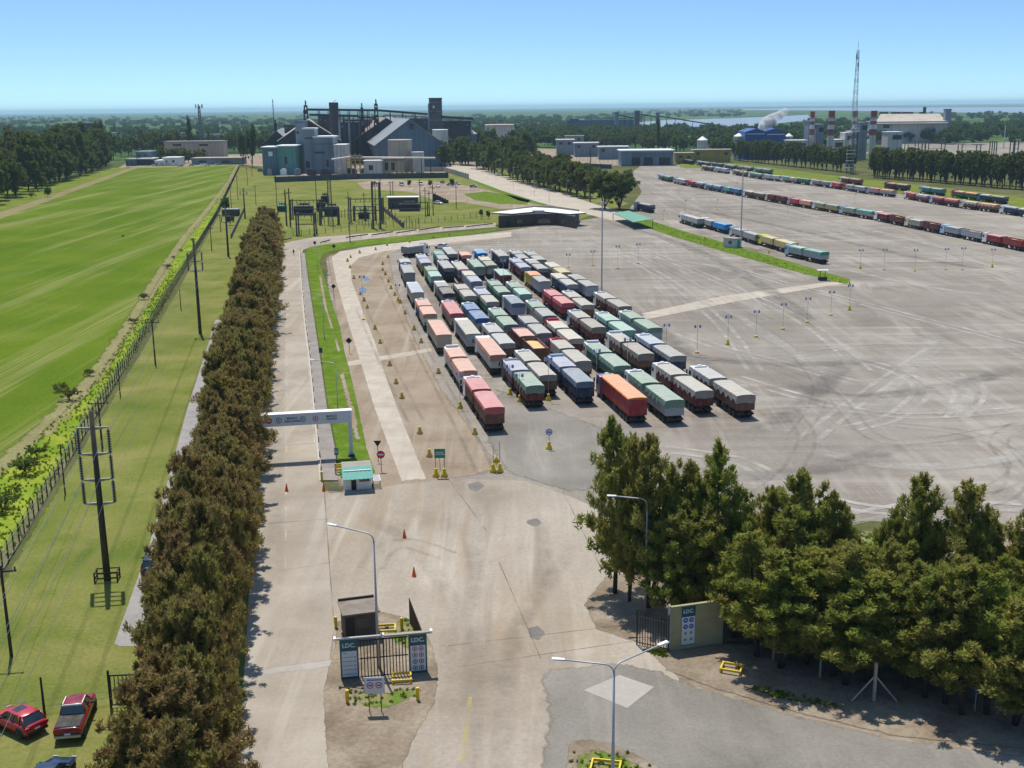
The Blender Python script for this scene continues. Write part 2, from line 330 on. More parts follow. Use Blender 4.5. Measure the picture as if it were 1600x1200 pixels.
S('strip_grass', [(975,331),(1060,358),(1140,381),(1220,404),(1332,437),(1325,446),(1230,422),(1130,394),(1050,370),(970,343)], .050, 'grass', 1.0)
S('far_verge', [(1060,243),(1110,250),(1330,277),(1600,307),(1900,345),(1900,365),(1600,330),(1400,303),(1200,275),(1130,264),(1060,262)], .050, 'drygrass', 3.0, 10)
S('parking_dirt', [(555,286),(600,280),(690,284),(745,292),(800,306),(870,322),(860,327),(780,327),(720,316),(690,318),(640,300),(565,295)], .032, 'dirt', 2.0)
S('plant_road', [(1000,350),(960,346),(900,331),(840,316),(780,297),(735,280),(700,266),(680,258),(720,256),(760,266),(820,283),(880,302),(940,322),(985,333)], .052, 'lane', 1.0)
S('grass_oval', [(722,303),(760,299),(800,305),(830,313),(825,320),(780,319),(740,313)], .040, 'grass', 1.5)
S('grass_wedge', [(735,276),(780,292),(840,310),(862,318),(850,322),(810,314),(785,303),(745,288)], .040, 'grass', 1.5)
S('shed_forecourt', [(868,280),(985,268),(1000,262),(1110,255),(1130,264),(1000,275),(990,295),(930,290)], .026, 'yard', 3.0)
S('plant_ground', [(410,262),(430,278),(560,283),(700,272),(760,262),(1000,258),(1000,236),(840,232),(400,240)], .030, 'dirt', 4.0, 15)
S('plant_ground', [(175,265),(215,245),(420,240),(420,262),(372,257),(210,261)], .016, 'dirt', 4.0, 15)
S('switchyard_ground', [(1340,240),(1400,225),(1600,222),(1900,225),(1900,262),(1600,248)], .030, 'yard', 6.0, 20)
# junction in front
S('junction', [(505,768),(560,770),(626,757),(670,753),(700,748),(820,752),(895,778),(1010,830),(1060,930),(1010,1010),(1060,1060),(1100,1300),(560,1300),(518,1050),(521,985),(515,900)], .054, 'concrete')
S('approach_asphalt', [(830,1045),(960,1030),(1035,1045),(1100,1072),(1240,1112),(1400,1150),(1900,1215),(2200,1500),(840,1500),(812,1300),(845,1120)], .062, 'asphalt', 1.6)
S('gate_island', [(523,972),(545,962),(600,955),(650,968),(676,1000),(690,1045),(684,1100),(655,1150),(628,1215),(600,1300),(508,1300),(505,1180),(500,1080),(519,1010)], .070, 'earth', .6)
S('island_grass', [(532,1090),(545,1072),(600,1080),(640,1068),(668,1085),(640,1100),(600,1118),(560,1108)], .078, 'patchy', 1.3, .9)
S('island_grass', [(590,975),(640,962),(672,1000),(668,1020),(650,1030),(600,1000)], .078, 'patchy', 1.3, .9)
S('front_island', [(884,1165),(900,1150),(960,1162),(1000,1180),(1060,1215),(1090,1300),(890,1300),(880,1200)], .072, 'earth', .5)
S('island_grass', [(890,1172),(930,1166),(980,1178),(1020,1200),(1040,1260),(895,1260)], .080, 'patchy', 1.3, .9)
S('roadside_dirt', [(905,945),(940,900),(1000,890),(1100,905),(1340,828),(1600,838),(2000,880),(2200,1200),(1900,1225),(1600,1176),(1400,1156),(1240,1118),(1100,1076),(1035,1050),(1000,1012),(925,985)], .066, 'earth', 1.0, 2.5)
S('roadside_grass', [(1002,1018),(1020,1008),(1048,1016),(1045,1030),(1015,1032)], .074, 'patchy', 1.2, .8)
S('roadside_grass', [(1150,1068),(1200,1068),(1240,1084),(1330,1108),(1330,1118),(1230,1098),(1160,1080)], .074, 'patchy', 1.2, 1.2)
S('roadside_grass', [(1335,832),(1420,828),(1440,850),(1500,900),(1400,930),(1330,870)], .074, 'patchy', 1.0, 2)
S('concrete_patch', [(912,1080),(968,1056),(1022,1075),(980,1108)], .078, 'patch')
S('gate_track', [(392,1052),(430,1044),(530,1030),(532,1040),(430,1054),(392,1062)], .052, 'patch')
S('repair_patch', [(728,757),(748,752),(760,760),(745,770),(732,766)], .060, 'darkpatch', .4, .8)
S('repair_patch', [(820,812),(838,808),(850,818),(836,826),(822,820)], .060, 'darkpatch', .4, .8)
S('repair_patch', [(822,980),(840,975),(855,990),(842,1004),(826,998)], .060, 'darkpatch', .4, .8)
# puddles in the yard
m, nt_, b, out = _new('puddle_mat'); b.inputs['Base Color'].default_value = (.10, .12, .14, 1); b.inputs['Roughness'].default_value = .06; M['puddle'] = m
for pts in ([(560,452),(566,448),(573,452),(571,458),(563,459)], [(567,434),(574,432),(578,437),(570,440)]):
    sheet('puddle', pts, .062, M['puddle'])
# tyre tracks pressed into the yard, seams and road paint
m, nt_, b, out = _new('track_light_mat'); vec = _coords(nt_)
def trackmat(name, c, amt, soft=False):
    m, t, b, out = _new(name); vec = _coords(t); b.inputs['Base Color'].default_value = (*c, 1); b.inputs['Roughness'].default_value = .95
    f = _ramp(t, _noise(t, vec, .16, 6, .75), [(.38, 0.0), (.64, amt)])
    if soft: at = t.nodes.new('ShaderNodeAttribute'); at.attribute_name = 'fade'; f = _math(t, 'MULTIPLY', f, at.outputs['Fac'])
    tr = t.nodes.new('ShaderNodeBsdfTransparent'); mx = t.nodes.new('ShaderNodeMixShader')
    t.links.new(f, mx.inputs[0]); t.links.new(tr.outputs[0], mx.inputs[1]); t.links.new(b.outputs[0], mx.inputs[2]); t.links.new(mx.outputs[0], out.inputs[0]); return m
M['tl'] = trackmat('pale_track_mat', (.50, .465, .415), .7); M['td'] = trackmat('dark_track_mat', (.18, .16, .14), .30)
def tracks(lst, m, z, gap=2.0, wd=.55):
    mb = MB()
    for pts in lst:
        P = [G(*p) for p in pts]
        # Catmull-Rom through the points
        Q = []
        for i in range(len(P)-1):
            p0, p1, p2, p3 = P[max(0,i-1)], P[i], P[i+1], P[min(len(P)-1,i+2)]
            for k in range(8):
                t = k/8; Q.append(.5*((2*p1)+(-p0+p2)*t+(2*p0-5*p1+4*p2-p3)*t*t+(-p0+3*p1-3*p2+p3)*t*t*t))
        Q.append(P[-1])
        for side in (-1, 1):
            off = []
            for i, p in enumerate(Q):
                t = Q[min(i+1, len(Q)-1)]-Q[max(0, i-1)]; t.normalize(); off.append(p+Vector((-t.y, t.x, 0))*side*gap/2)
            ribbon(mb, off, wd, z); z += .0006
    return tag(mb.obj('tyre_tracks', m), kind='structure')
tracks([[(1330,560),(1400,580),(1440,610),(1400,650),(1330,670)], [(1480,590),(1505,620),(1480,650)], [(1515,585),(1525,620),(1490,655)], [(1460,545),(1350,620),(1260,690)], [(1150,590),(1250,620),(1400,650),(1600,640)],
        [(1060,520),(1130,545),(1230,570),(1340,600)], [(1000,360),(1150,420),(1330,470),(1600,540)], [(980,380),(1100,430),(1250,500),(1350,580)], [(860,378),(940,390),(1030,430),(1120,500),(1180,580)], [(1180,330),(1350,370),(1600,430)], [(1060,300),(1300,350),(1600,410)], [(1080,290),(1330,335),(1600,375)], [(1290,820),(1450,790),(1600,795)], [(1010,700),(1150,720),(1250,770),(1400,800),(1600,790)]], M['tl'], .070, 2.2, .8)
tracks([[(1600,660),(1560,690),(1590,740),(1560,780),(1450,800)], [(1400,665),(1520,680),(1590,720),(1560,760),(1420,780)], [(1200,570),(1290,610),(1360,680),(1440,690),(1600,665)], [(1100,470),(1200,520),(1280,600),(1240,690)], [(1000,640),(1130,650),(1260,640),(1400,650)],
        [(900,370),(1000,400),(1100,450),(1200,500)], [(1100,330),(1300,380),(1500,440),(1600,460)], [(700,870),(640,850),(600,860),(580,890)],
        [(1040,560),(1200,560),(1400,540),(1600,560)], [(1180,780),(1240,730),(1260,680),(1230,640)], [(600,430),(655,540),(720,660),(760,740)], [(563,480),(600,560),(650,660)]], M['td'], .092, 2.1, .5)
def swaths(lst, m, z, wd):
    mb = MB(); fades = []
    for pts in lst:
        P = [G(*p) for p in pts]; Q = []
        for i in range(len(P)-1):
            p0, p1, p2, p3 = P[max(0,i-1)], P[i], P[i+1], P[min(len(P)-1,i+2)]
            for k in range(8): t = k/8; Q.append(.5*((2*p1)+(-p0+p2)*t+(2*p0-5*p1+4*p2-p3)*t*t+(-p0+3*p1-3*p2+p3)*t*t*t))
        Q = resample([Vector((p[0], p[1], z)) for p in Q], 3.0, False); n = len(Q); rows = []
        for off, fd in ((-.5, 0), (-.22, 1), (.22, 1), (.5, 0)):
            for i, p in enumerate(Q):
                t = Q[min(i+1, n-1)]-Q[max(0, i-1)]; t.normalize(); rows.append(p+Vector((-t.y, t.x, 0))*off*wd); fades.append(fd*min(1.0, i/4, (n-1-i)/4))
        mb.add(rows, [(r*n+i, r*n+i+1, (r+1)*n+i+1, (r+1)*n+i) for r in range(3) for i in range(n-1)]); z += .0006
    o = mb.obj('tyre_swaths', m); a = o.data.attributes.new('fade', 'FLOAT', 'POINT'); a.data.foreach_set('value', fades)
    return tag(o, kind='structure')
M['sl'] = trackmat('pale_swath_mat', (.47, .435, .38), .6, True); M['sd'] = trackmat('dark_swath_mat', (.17, .15, .13), .55, True)
swaths([[(1468,513),(1440,560),(1405,595),(1349,658)], [(1500,585),(1512,620),(1487,650)], [(989,275),(1120,340),(1240,395),(1400,440),(1600,470)], [(1134,481),(1230,545),(1367,633)], [(1040,560),(1140,600),(1230,640)], [(870,370),(1000,400),(1130,420),(1240,470)], [(1250,700),(1400,730),(1560,720),(1600,690)], [(1100,300),(1300,345),(1560,410)]], M['sl'], .110, 3.2)
swaths([[(1330,557),(1290,600),(1241,645),(1150,690)], [(940,345),(1060,380),(1180,440),(1290,520)], [(1000,530),(1110,560),(1250,570),(1420,560)], [(1200,590),(1330,620),(1500,600),(1600,570)], [(1000,720),(1150,745),(1300,730),(1420,690)], [(1060,280),(1250,315),(1500,360)], [(1040,320),(1200,350),(1420,400),(1600,430)], [(880,420),(960,470),(1060,540),(1180,640)]], M['sd'], .120, 4.5)
swaths([[(760,780),(740,860),(745,960),(740,1100),(730,1250)], [(840,800),(850,880),(820,960),(790,1080),(775,1250)], [(560,800),(640,850),(700,930),(730,1020)], [(900,850),(850,920),(800,1000),(770,1100)], [(900,1060),(855,1110),(835,1250)], [(440,480),(435,640),(430,800),(430,1000)]], trackmat('brown_stain_mat', (.25, .21, .16), .24, True), .125, 2.2)
def line_marks(name, segs, wd, m, z, dash=None):
    mb = MB()
    for a, b in segs:
        A, B = G(*a), G(*b)
        if dash:
            L = (B-A).length; d = (B-A)/L; t = 0
            while t < L:
                ribbon(mb, [A+d*t, A+d*min(L, t+dash[0])], wd, z); t += dash[0]+dash[1]
        else: ribbon(mb, [A, B], wd, z)
    return tag(mb.obj(name, m), kind='structure')
M['whiteline'] = trackmat('worn_white_mat', (.62, .60, .55), .8); M['yellowline'] = trackmat('worn_yellow_mat', (.66, .52, .12), .8); M['seam'] = trackmat('seam_mat', (.16, .14, .12), .85)
line_marks('lane_marking', [((449,400),(447,760)), ((447,760),(446,900))], .14, M['whiteline'], .052, (3, 4))
line_marks('edge_marking', [((466,420),(481,560)), ((481,560),(492,700))], .12, M['whiteline'], .052)
line_marks('yellow_marking', [((443,706),(474,704))], .5, M['yellowline'], .052)
line_marks('yellow_marking', [((735,1090),(722,1190))], .3, M['yellowline'], .062)
line_marks('pavement_seam', [((507,770),(516,900)), ((516,900),(522,975)), ((880,770),(940,890)), ((780,880),(845,1030)), ((700,1010),(1000,975)), ((700,1045),(1010,1000)), ((392,1048),(530,1030)), ((392,1058),(530,1040)), ((700,748),(760,830)), ((395,900),(515,880)), ((410,700),(500,692)), ((402,820),(508,812))], .09, M['seam'], .066)
# kerb walk edge, water
M['river'] = None
m, t, b, out = _new('river_mat'); vec = _coords(t); b.inputs['Base Color'].default_value = (.23, .20, .17, 1); b.inputs['Roughness'].default_value = .22
bp = t.nodes.new('ShaderNodeBump'); bp.inputs['Strength'].default_value = .35; t.links.new(_noise(t, vec, .05, 4, .6), bp.inputs['Height']); t.links.new(bp.outputs[0], b.inputs['Normal']); M['river'] = m
sheet('river', [(962,194),(1034,188),(1100,186),(1180,183.3),(1262,179.5),(1270,187),(1180,196.5),(1100,198),(1000,204),(962,203)], .12, M['river'])
sheet('river', [(1160,170.2),(1300,168.6),(1600,167.2),(1900,166),(1900,174),(1600,176),(1480,176),(1300,172.5),(1160,171.8)], .12, M['river'])
# ================================================================== VEHICLES
TARP = dict(grey=(.34,.335,.32), pale=(.43,.43,.41), beige=(.44,.40,.335), brown=(.33,.285,.235), cream=(.60,.54,.43), green=(.24,.36,.27), mint=(.32,.52,.42), teal=(.12,.38,.33),
            olive=(.30,.31,.22), darkgreen=(.06,.20,.13), salmon=(.72,.36,.26), pink=(.62,.17,.18), red=(.50,.07,.10), orange=(.85,.30,.09), blue=(.06,.17,.38), brightblue=(.02,.27,.62),
            lavender=(.38,.40,.50), charcoal=(.085,.085,.085), yellow=(.58,.47,.20), lightblue=(.40,.47,.55), slate=(.18,.24,.31))
BED = dict(white=(.55,.54,.50), grey=(.26,.26,.25), darkred=(.13,.02,.02), red=(.30,.03,.03), blue=(.04,.09,.20), green=(.05,.16,.10), beige=(.42,.36,.27), navy=(.02,.035,.08),
           brown=(.15,.07,.04), silver=(.36,.37,.38), yellow=(.5,.4,.12), lavender=(.33,.33,.42), teal=(.06,.22,.25))
CAB = dict(white=(.72,.72,.70), red=(.45,.02,.03), blue=(.05,.13,.35), lightblue=(.38,.52,.66), cream=(.66,.60,.42), black=(.03,.03,.035), yellow=(.62,.62,.05), green=(.06,.25,.14),
           purple=(.18,.12,.24), maroon=(.20,.03,.05), silver=(.40,.42,.44))
TM = {k: paint('tarp_'+k, v, .85, .14, 1.1, spec=.05, dirt=((.42,.38,.32), .4), dust=((.50,.475,.42), .5), rope=True) for k, v in TARP.items()}
BM = {k: paint('bed_'+k, v, .6, .15, 1.3, spec=.3, dirt=((.30,.25,.19), .45)) for k, v in BED.items()}
CM = {k: paint('cab_'+k, v, .35, .06, 1.5, spec=.5, dirt=((.35,.30,.24), .2)) for k, v in CAB.items()}
M['rubber'] = flat('tyre_rubber', (.022, .021, .02), .85); M['rim'] = flat('wheel_rim', (.32, .31, .29), .45, .6)
M['frame'] = paint('chassis_paint', (.035, .033, .03), .75, .3, 2, dirt=((.16, .13, .10), .6))
M['glass'] = flat('dark_glass', (.02, .03, .04), .08, 0, .8)
M['grain'] = paint('grain', (.62, .42, .20), .95, .12, 2.0)
M['lamp_red'] = flat('tail_lamp_red', (.35, .01, .01), .3); M['lamp_clear'] = flat('head_lamp', (.6, .6, .6), .15)
M['white'] = paint('white_paint', (.80, .80, .78), .5, .05, 1.0); M['black'] = flat('black_paint', (.02, .02, .022), .6)
M['grey'] = paint('grey_paint', (.30, .30, .30), .6, .1, 1.0); M['steel'] = flat('galvanised_steel', (.42, .43, .44), .45, .7)
M['yellow'] = paint('yellow_paint', (.72, .50, .02), .55, .12, 3.0, dirt=((.30,.22,.10), .5)); M['redpaint'] = flat('red_paint', (.50, .03, .02), .5)
M['rust'] = paint('rusty_iron', (.06, .035, .028), .8, .3, 2.0)

def wheel_mesh(r=.52, wd=.34):
    mb = MB(); ns = 18
    rings = []
    for (x, rr) in ((-wd/2, r*.86), (-wd/2+.04, r), (wd/2-.04, r), (wd/2, r*.86)):
        rings.append([(x, math.cos(2*math.pi*k/ns)*rr, math.sin(2*math.pi*k/ns)*rr) for k in range(ns)])
    mb.loft(rings, 0, True, True)
    for sx in (-1, 1):
        a = [(sx*(wd/2+.006), math.cos(2*math.pi*k/ns)*r*.55, math.sin(2*math.pi*k/ns)*r*.55) for k in range(ns)]
        b_ = [(sx*(wd/2-.05), math.cos(2*math.pi*k/ns)*r*.3, math.sin(2*math.pi*k/ns)*r*.3) for k in range(ns)]
        vs = a+b_; fs = [(k, (k+1) % ns, (k+1) % ns+ns, k+ns) for k in range(ns)] + [tuple(range(ns, 2*ns))]
        mb.add(vs, fs if sx < 0 else [f[::-1] for f in fs], 1)
    return mb.mesh('wheel', [M['rubber'], M['rim']])
WHEEL = wheel_mesh(); WHEEL_DUAL = wheel_mesh(.52, .58)
BH = 1.22          # floor of the load bed
def bed_mesh(L, top, ribs=True, open_=False):
    mb = MB(); W = 1.25
    mb.box(-W, W, 0, L, BH, top if not open_ else BH+.2)
    if open_:
        for a in ((-W, -W+.06, 0, L), (W-.06, W, 0, L), (-W+.06, W-.06, 0, .06), (-W+.06, W-.06, L-.06, L)): mb.box(a[0], a[1], a[2], a[3], BH+.2, top)
        mb.box(-W-.03, -W+.09, -.03, L+.03, top, top+.07); mb.box(W-.09, W+.03, -.03, L+.03, top, top+.07)
        mb.box(-W+.09, W-.09, -.03, .09, top, top+.07); mb.box(-W+.09, W-.09, L-.09, L+.03, top, top+.07)
    if ribs:
        k = max(3, round(L/1.05))
        for i in range(k+1):
            y = .04 + (L-.14)*i/k
            for s in (-1, 1): mb.box(min(s*W, s*(W+.035)), max(s*W, s*(W+.035)), y, y+.07, BH+.02, top-.04)
        for z in (BH+.48, BH+.98):
            if z < top-.1:
                for s in (-1, 1): mb.box(min(s*W, s*(W+.02)), max(s*W, s*(W+.02)), .0, L, z, z+.05)
        for x in (-.8, 0, .8): mb.box(x-.04, x+.04, -.03, 0, BH+.02, top-.05)
        mb.box(-W, W, -.045, -.03, BH+.55, BH+.61)
    return mb.mesh('load_bed', [BM['grey']])
def grain_mesh(L, top):
    mb = MB(); nx, ny = 8, max(8, int(L*1.5)); vs = []
    for j in range(ny+1):
        for i in range(nx+1):
            x = -1.18+2.36*i/nx; y = .07+(L-.14)*j/ny
            z = top-.42 + .34*math.cos(x*1.25)*(.7+.3*math.sin(y*1.3)) - (.12 if j in (0, ny) else 0)
            vs.append((x, y, z))
    fs = [(j*(nx+1)+i, j*(nx+1)+i+1, (j+1)*(nx+1)+i+1, (j+1)*(nx+1)+i) for j in range(ny) for i in range(nx)]
    mb.add(vs, fs); return mb.mesh('grain_load', [M['grain']], True)
def tarp_mesh(L, top, drop, scal=0.0, seed=0, back=.5, arch=.17):
    r = random.Random(seed); mb = MB(); W = 1.315; ny = int(L*3); ph = [r.uniform(0, 6) for _ in range(6)]
    cross = [(-1, -1.0), (-1, -.66), (-1, -.33), (-1, 0), (-.96, .35), (-.5, .85), (0, 1), (.5, .85), (.96, .35), (1, 0), (1, -.33), (1, -.66), (1, -1.0)]
    vs = []
    for j in range(ny+1):
        y = -.04 + (L+.08)*j/ny
        sag = .035*math.cos(y*2*math.pi/1.05+ph[0]) + .03*math.sin(y*.9+ph[1])
        for (u, h) in cross:
            s = 1 if u > 0 else -1
            d = drop*(1-scal*(.5+.5*math.sin(y*2*math.pi/1.9+ph[2+(s > 0)])) * (1 if abs(h) > .99 or h < -.3 else 0))
            wv = .022*math.sin(y*7.3+h*4+ph[4]) + .03*math.sin(y*3.1+ph[5]+s)*(.3 if h >= 0 else 1)*(scal > 0)
            if h <= 0: x = u*(W+abs(wv)*1.6*(-h)); z = top+.04 + h*d
            else: x = u*W; z = top+.04 + arch*h + sag*h + wv*.5
            vs.append((x, y, z))
    nc = len(cross)
    fs = [(j*nc+i, j*nc+i+1, (j+1)*nc+i+1, (j+1)*nc+i) for j in range(ny) for i in range(nc-1)]
    mb.add(vs, fs)
    for y, bk in ((-.04, back), (L+.04, back*.8)):        # end flaps
        k = 0 if y < 0 else ny; ring = [vs[k*nc+i] for i in range(3, 10)]
        low = [(p[0], y + (-.02 if y < 0 else .02), top+.04-bk*(1+.08*math.sin(i*2.1+ph[0]))) for i, p in enumerate(ring)]
        mb.add(ring+low, [(i, i+1, i+1+7, i+7) for i in range(6)])
    me = mb.mesh('tarp', [TM['grey']]); return me
def cab_meshes():
    prof = [(0, .55), (2.02, .50), (2.14, .62), (2.16, 1.35), (2.12, 1.78), (1.86, 2.72), (1.66, 2.86), (.25, 2.92), (0, 2.80)]
    def ring(x, k, dz=0): 
        cy, cz = 1.05, 1.7
        return [(x, cy+(p[0]-cy)*k, cz+(p[1]-cz)*k) for p in prof]
    mb = MB(); mb.loft([ring(-1.24, .93), ring(-1.2, .985), ring(-1.1, 1), ring(1.1, 1), ring(1.2, .985), ring(1.24, .93)])
    mb.box(-1.22, 1.22, 2.12, 2.30, .42, .80)                      # bumper
    mb.box(-.95, .95, 2.15, 2.19, .95, 1.55)                       # grille
    for s in (-1, 1): mb.box(min(s*1.0, s*1.26), max(s*1.0, s*1.26), 1.0, 1.9, .5, .62)
    cab = mb.mesh('cab', [CM['white']])
    g = MB(); g.add([(-1.08, 2.145, 1.80), (1.08, 2.145, 1.80), (1.02, 1.885, 2.68), (-1.02, 1.885, 2.68)], [(0, 1, 2, 3)])
    ws = g.mesh('windscreen', [M['glass']])
    sw = []
    for s in (-1, 1):
        q = [(s*1.252, .95, 1.72), (s*1.252, 1.9, 1.72), (s*1.235, 1.66, 2.52), (s*1.235, .95, 2.52)]; sw.append(MB().add(q, [(0, 1, 2, 3) if s > 0 else (3, 2, 1, 0)]).mesh('side_window', [M['glass']]))
    g = MB(); g.add([(-.7, -.012, 2.0), (.7, -.012, 2.0), (.7, -.012, 2.55), (-.7, -.012, 2.55)], [(3, 2, 1, 0)]); rw = g.mesh('rear_window', [M['glass']])
    d = MB()                                                        # roof fairing with a dark hollow back and an air unit
    d.loft([[(x*a, y, z) for x, a in ((-1, 1.0), (-.8, 1.0), (.8, 1.0), (1, 1.0))] + [(1, y+b_, 2.86), (-1, y+b_, 2.86)] for y, z, b_ in ((.35, 3.22, 0), (.95, 3.20, 0), (1.6, 2.96, 0))])
    df = d.mesh('roof_fairing', [CM['white']])
    d = MB(); d.loft([[(math.cos(t)*.36*k, .8+math.sin(t)*.30*k, z) for t in [i*math.pi/5 for i in range(10)]] for z, k in ((2.84, 1), (3.02, 1), (3.10, .8), (3.12, .3))])
    d.box(-.95, .95, .18, .30, 2.85, 3.02); hu = d.mesh('roof_unit', [CM['white']])
    mir = []
    for s in (-1, 1):
        mm = MB(); mir.append(mm); mm.box(min(s*1.24, s*1.52), max(s*1.24, s*1.52), 2.02, 2.06, 2.30, 2.34); mm.box(min(s*1.40, s*1.62), max(s*1.40, s*1.62), 1.98, 2.08, 1.75, 2.32)
    mir = [q.mesh('mirror', [M['black']]) for q in mir]
    return cab, ws, sw, rw, df, hu, mir
CABM = cab_meshes()
def chassis_mesh(L, rear=True, draw=False):
    mb = MB()
    for x in (-.48, .40): mb.box(x, x+.09, -.05, L+.1, .82, 1.10)
    y = .3
    while y < L: mb.box(-.46, .46, y, y+.12, .9, 1.05); y += 1.6
    for yy in (.0,): mb.box(-1.2, 1.2, -.10, -.0, .62, .80); mb.box(-.55, -.47, -.05, .05, .7, .95); mb.box(.47, .55, -.05, .05, .7, .95)
    for s in (-1, 1):
        mb.box(min(s*.7, s*1.18), max(s*.7, s*1.18), L*.48, L*.48+1.1, .55, 1.1)
        mb.box(min(s*1.16, s*1.2), max(s*1.16, s*1.2), L*.36, L*.66, .7, .76)
    if draw: mb.add([(-.45, L, .85), (.45, L, .85), (.08, L+1.6, .75), (-.08, L+1.6, .75), (-.45, L, .95), (.45, L, .95), (.08, L+1.6, .85), (-.08, L+1.6, .85)], [(3,2,1,0),(4,5,6,7),(0,1,5,4),(1,2,6,5),(2,3,7,6),(3,0,4,7)])
    return mb.mesh('chassis', [M['frame']])
def axle_mesh(y0): 
    return None
_cache = {}
def cached(key, fn):
    if key not in _cache: _cache[key] = fn()
    return _cache[key]
def colored(o, m):
    o.material_slots[0].link = 'OBJECT'; o.material_slots[0].material = m; return o
LAMP = MB().box(-.12, .12, -.13, -.10, .84, .96).mesh('tail_light', [M['lamp_red']])
FLAP = MB().box(-.27, .27, -.02, .02, .30, .95).mesh('mud_flap', [M['black']])
UNITS = dict(combo=[(0, 8.8, 'trailer'), (10.3, 6.6, 'truck')], semi=[(0, 13.8, 'semi')], rigid=[(0, 7.6, 'truck')], short=[(0, 6.0, 'truck')], box=[(0, 9.6, 'semi')])
def build_truck(kind, tarps, bed, cab, style='drape', top=2.95, roof='unit', seed=0, wheels=True):
    """origin: ground under the middle of the rear end; +Y is forwards"""
    root = bpy.data.objects.new('grain_truck', None); COL.objects.link(root)
    units = UNITS[kind]; r = random.Random(seed); sv = seed % 3
    for i, (y0, L, uk) in enumerate(units):
        tc_ = tarps[min(i, len(tarps)-1)]; bd = bed[min(i, len(bed)-1)] if isinstance(bed, (list, tuple)) else bed
        opn = style == 'open' or tc_ == 'open'
        link('chassis', cached(('ch', L, uk), lambda: chassis_mesh(L, True, uk == 'trailer')), root, (0, y0, 0))
        o = link('load_bed', cached(('bed', L, top, opn), lambda: bed_mesh(L, top, True, opn)), root, (0, y0, 0)); colored(o, BM[bd])
        if opn: link('grain_load', cached(('gr', L, top), lambda: grain_mesh(L, top)), root, (0, y0, 0))
        else:
            dr, sc_, bk = dict(drape=(.75, .12, .75), scallop=(1.05, .5, .95), full=(1.6, .04, 1.45), cap=(.14, .0, .12), flap=(.35, .1, .8))[style]
            o = link('tarp', cached(('tp', L, top, style, sv), lambda: tarp_mesh(L, top, dr, sc_, sv*7+int(L), bk)), root, (0, y0, 0)); colored(o, TM[tc_])
        if wheels:
            ys = {'trailer': (1.3, 2.6, 7.4), 'truck': (1.2, 2.5), 'semi': (1.2, 2.5, 3.8)}[uk]
            for y in ys:
                if y < L:
                    for s in (-1, 1): link('wheel', WHEEL_DUAL, root, (s*.95, y0+y, .52))
            for s in (-1, 1): link('mud_flap', FLAP, root, (s*.9, y0+.45, 0))
        for s in (-1, 1): link('tail_light', LAMP, root, (s*.95, y0, 0))
    yl = units[-1][0]+units[-1][1]; gap = .35 if kind in ('combo', 'rigid', 'short') else .9
    yc = yl+gap
    link('cab_chassis', cached(('cc', kind), lambda: MB().box(-.5, .5, -1.0, 2.0, .7, 1.0).box(-1.2, -.6, -.3, .4, .5, 1.0).box(.6, 1.2, -.3, .4, .5, 1.0).mesh('cab_chassis', [M['frame']])), root, (0, yc, 0))
    c = colored(link('cab', CABM[0], root, (0, yc, 0)), CM[cab])
    link('windscreen', CABM[1], root, (0, yc, 0)); link('rear_window', CABM[3], root, (0, yc, 0))
    for q in (0, 1): link('side_window', CABM[2][q], root, (0, yc, 0)); link('mirror', CABM[6][q], root, (0, yc, 0))
    if roof == 'fairing': colored(link('roof_fairing', CABM[4], root, (0, yc, 0)), CM[cab])
    elif roof == 'unit': colored(link('roof_unit', CABM[5], root, (0, yc, 0)), CM['white' if cab in ('white', 'lightblue', 'blue', 'purple', 'green', 'black') else cab])
    for ch in root.children:
        if ch.name.split('.')[0] in ('cab', 'windscreen', 'rear_window', 'side_window', 'mirror', 'roof_fairing', 'roof_unit'): ch.scale = (1, 1, 1.15)
    if wheels:
        for s in (-1, 1): link('wheel', WHEEL, root, (s*1.02, yc+1.15, .52))
        if kind in ('semi', 'box'):
            for s in (-1, 1): link('wheel', WHEEL_DUAL, root, (s*.95, yc-.9, .52))
    return root
ORD = ['nearest', 'second', 'third', 'fourth', 'fifth', 'sixth', 'seventh', 'eighth', 'ninth', 'tenth', 'eleventh', 'twelfth', 'thirteenth', 'fourteenth', 'fifteenth']
NTH = ['first', 'second', 'third', 'fourth', 'fifth', 'sixth', 'seventh', 'eighth', 'ninth']
TW = dict(pale='pale grey', mint='mint green', darkgreen='dark green', brightblue='bright blue', lavender='lavender grey', charcoal='charcoal', lightblue='pale blue', slate='slate blue', olive='olive', open='open')
BW = dict(darkred='dark red', lavender='lilac')
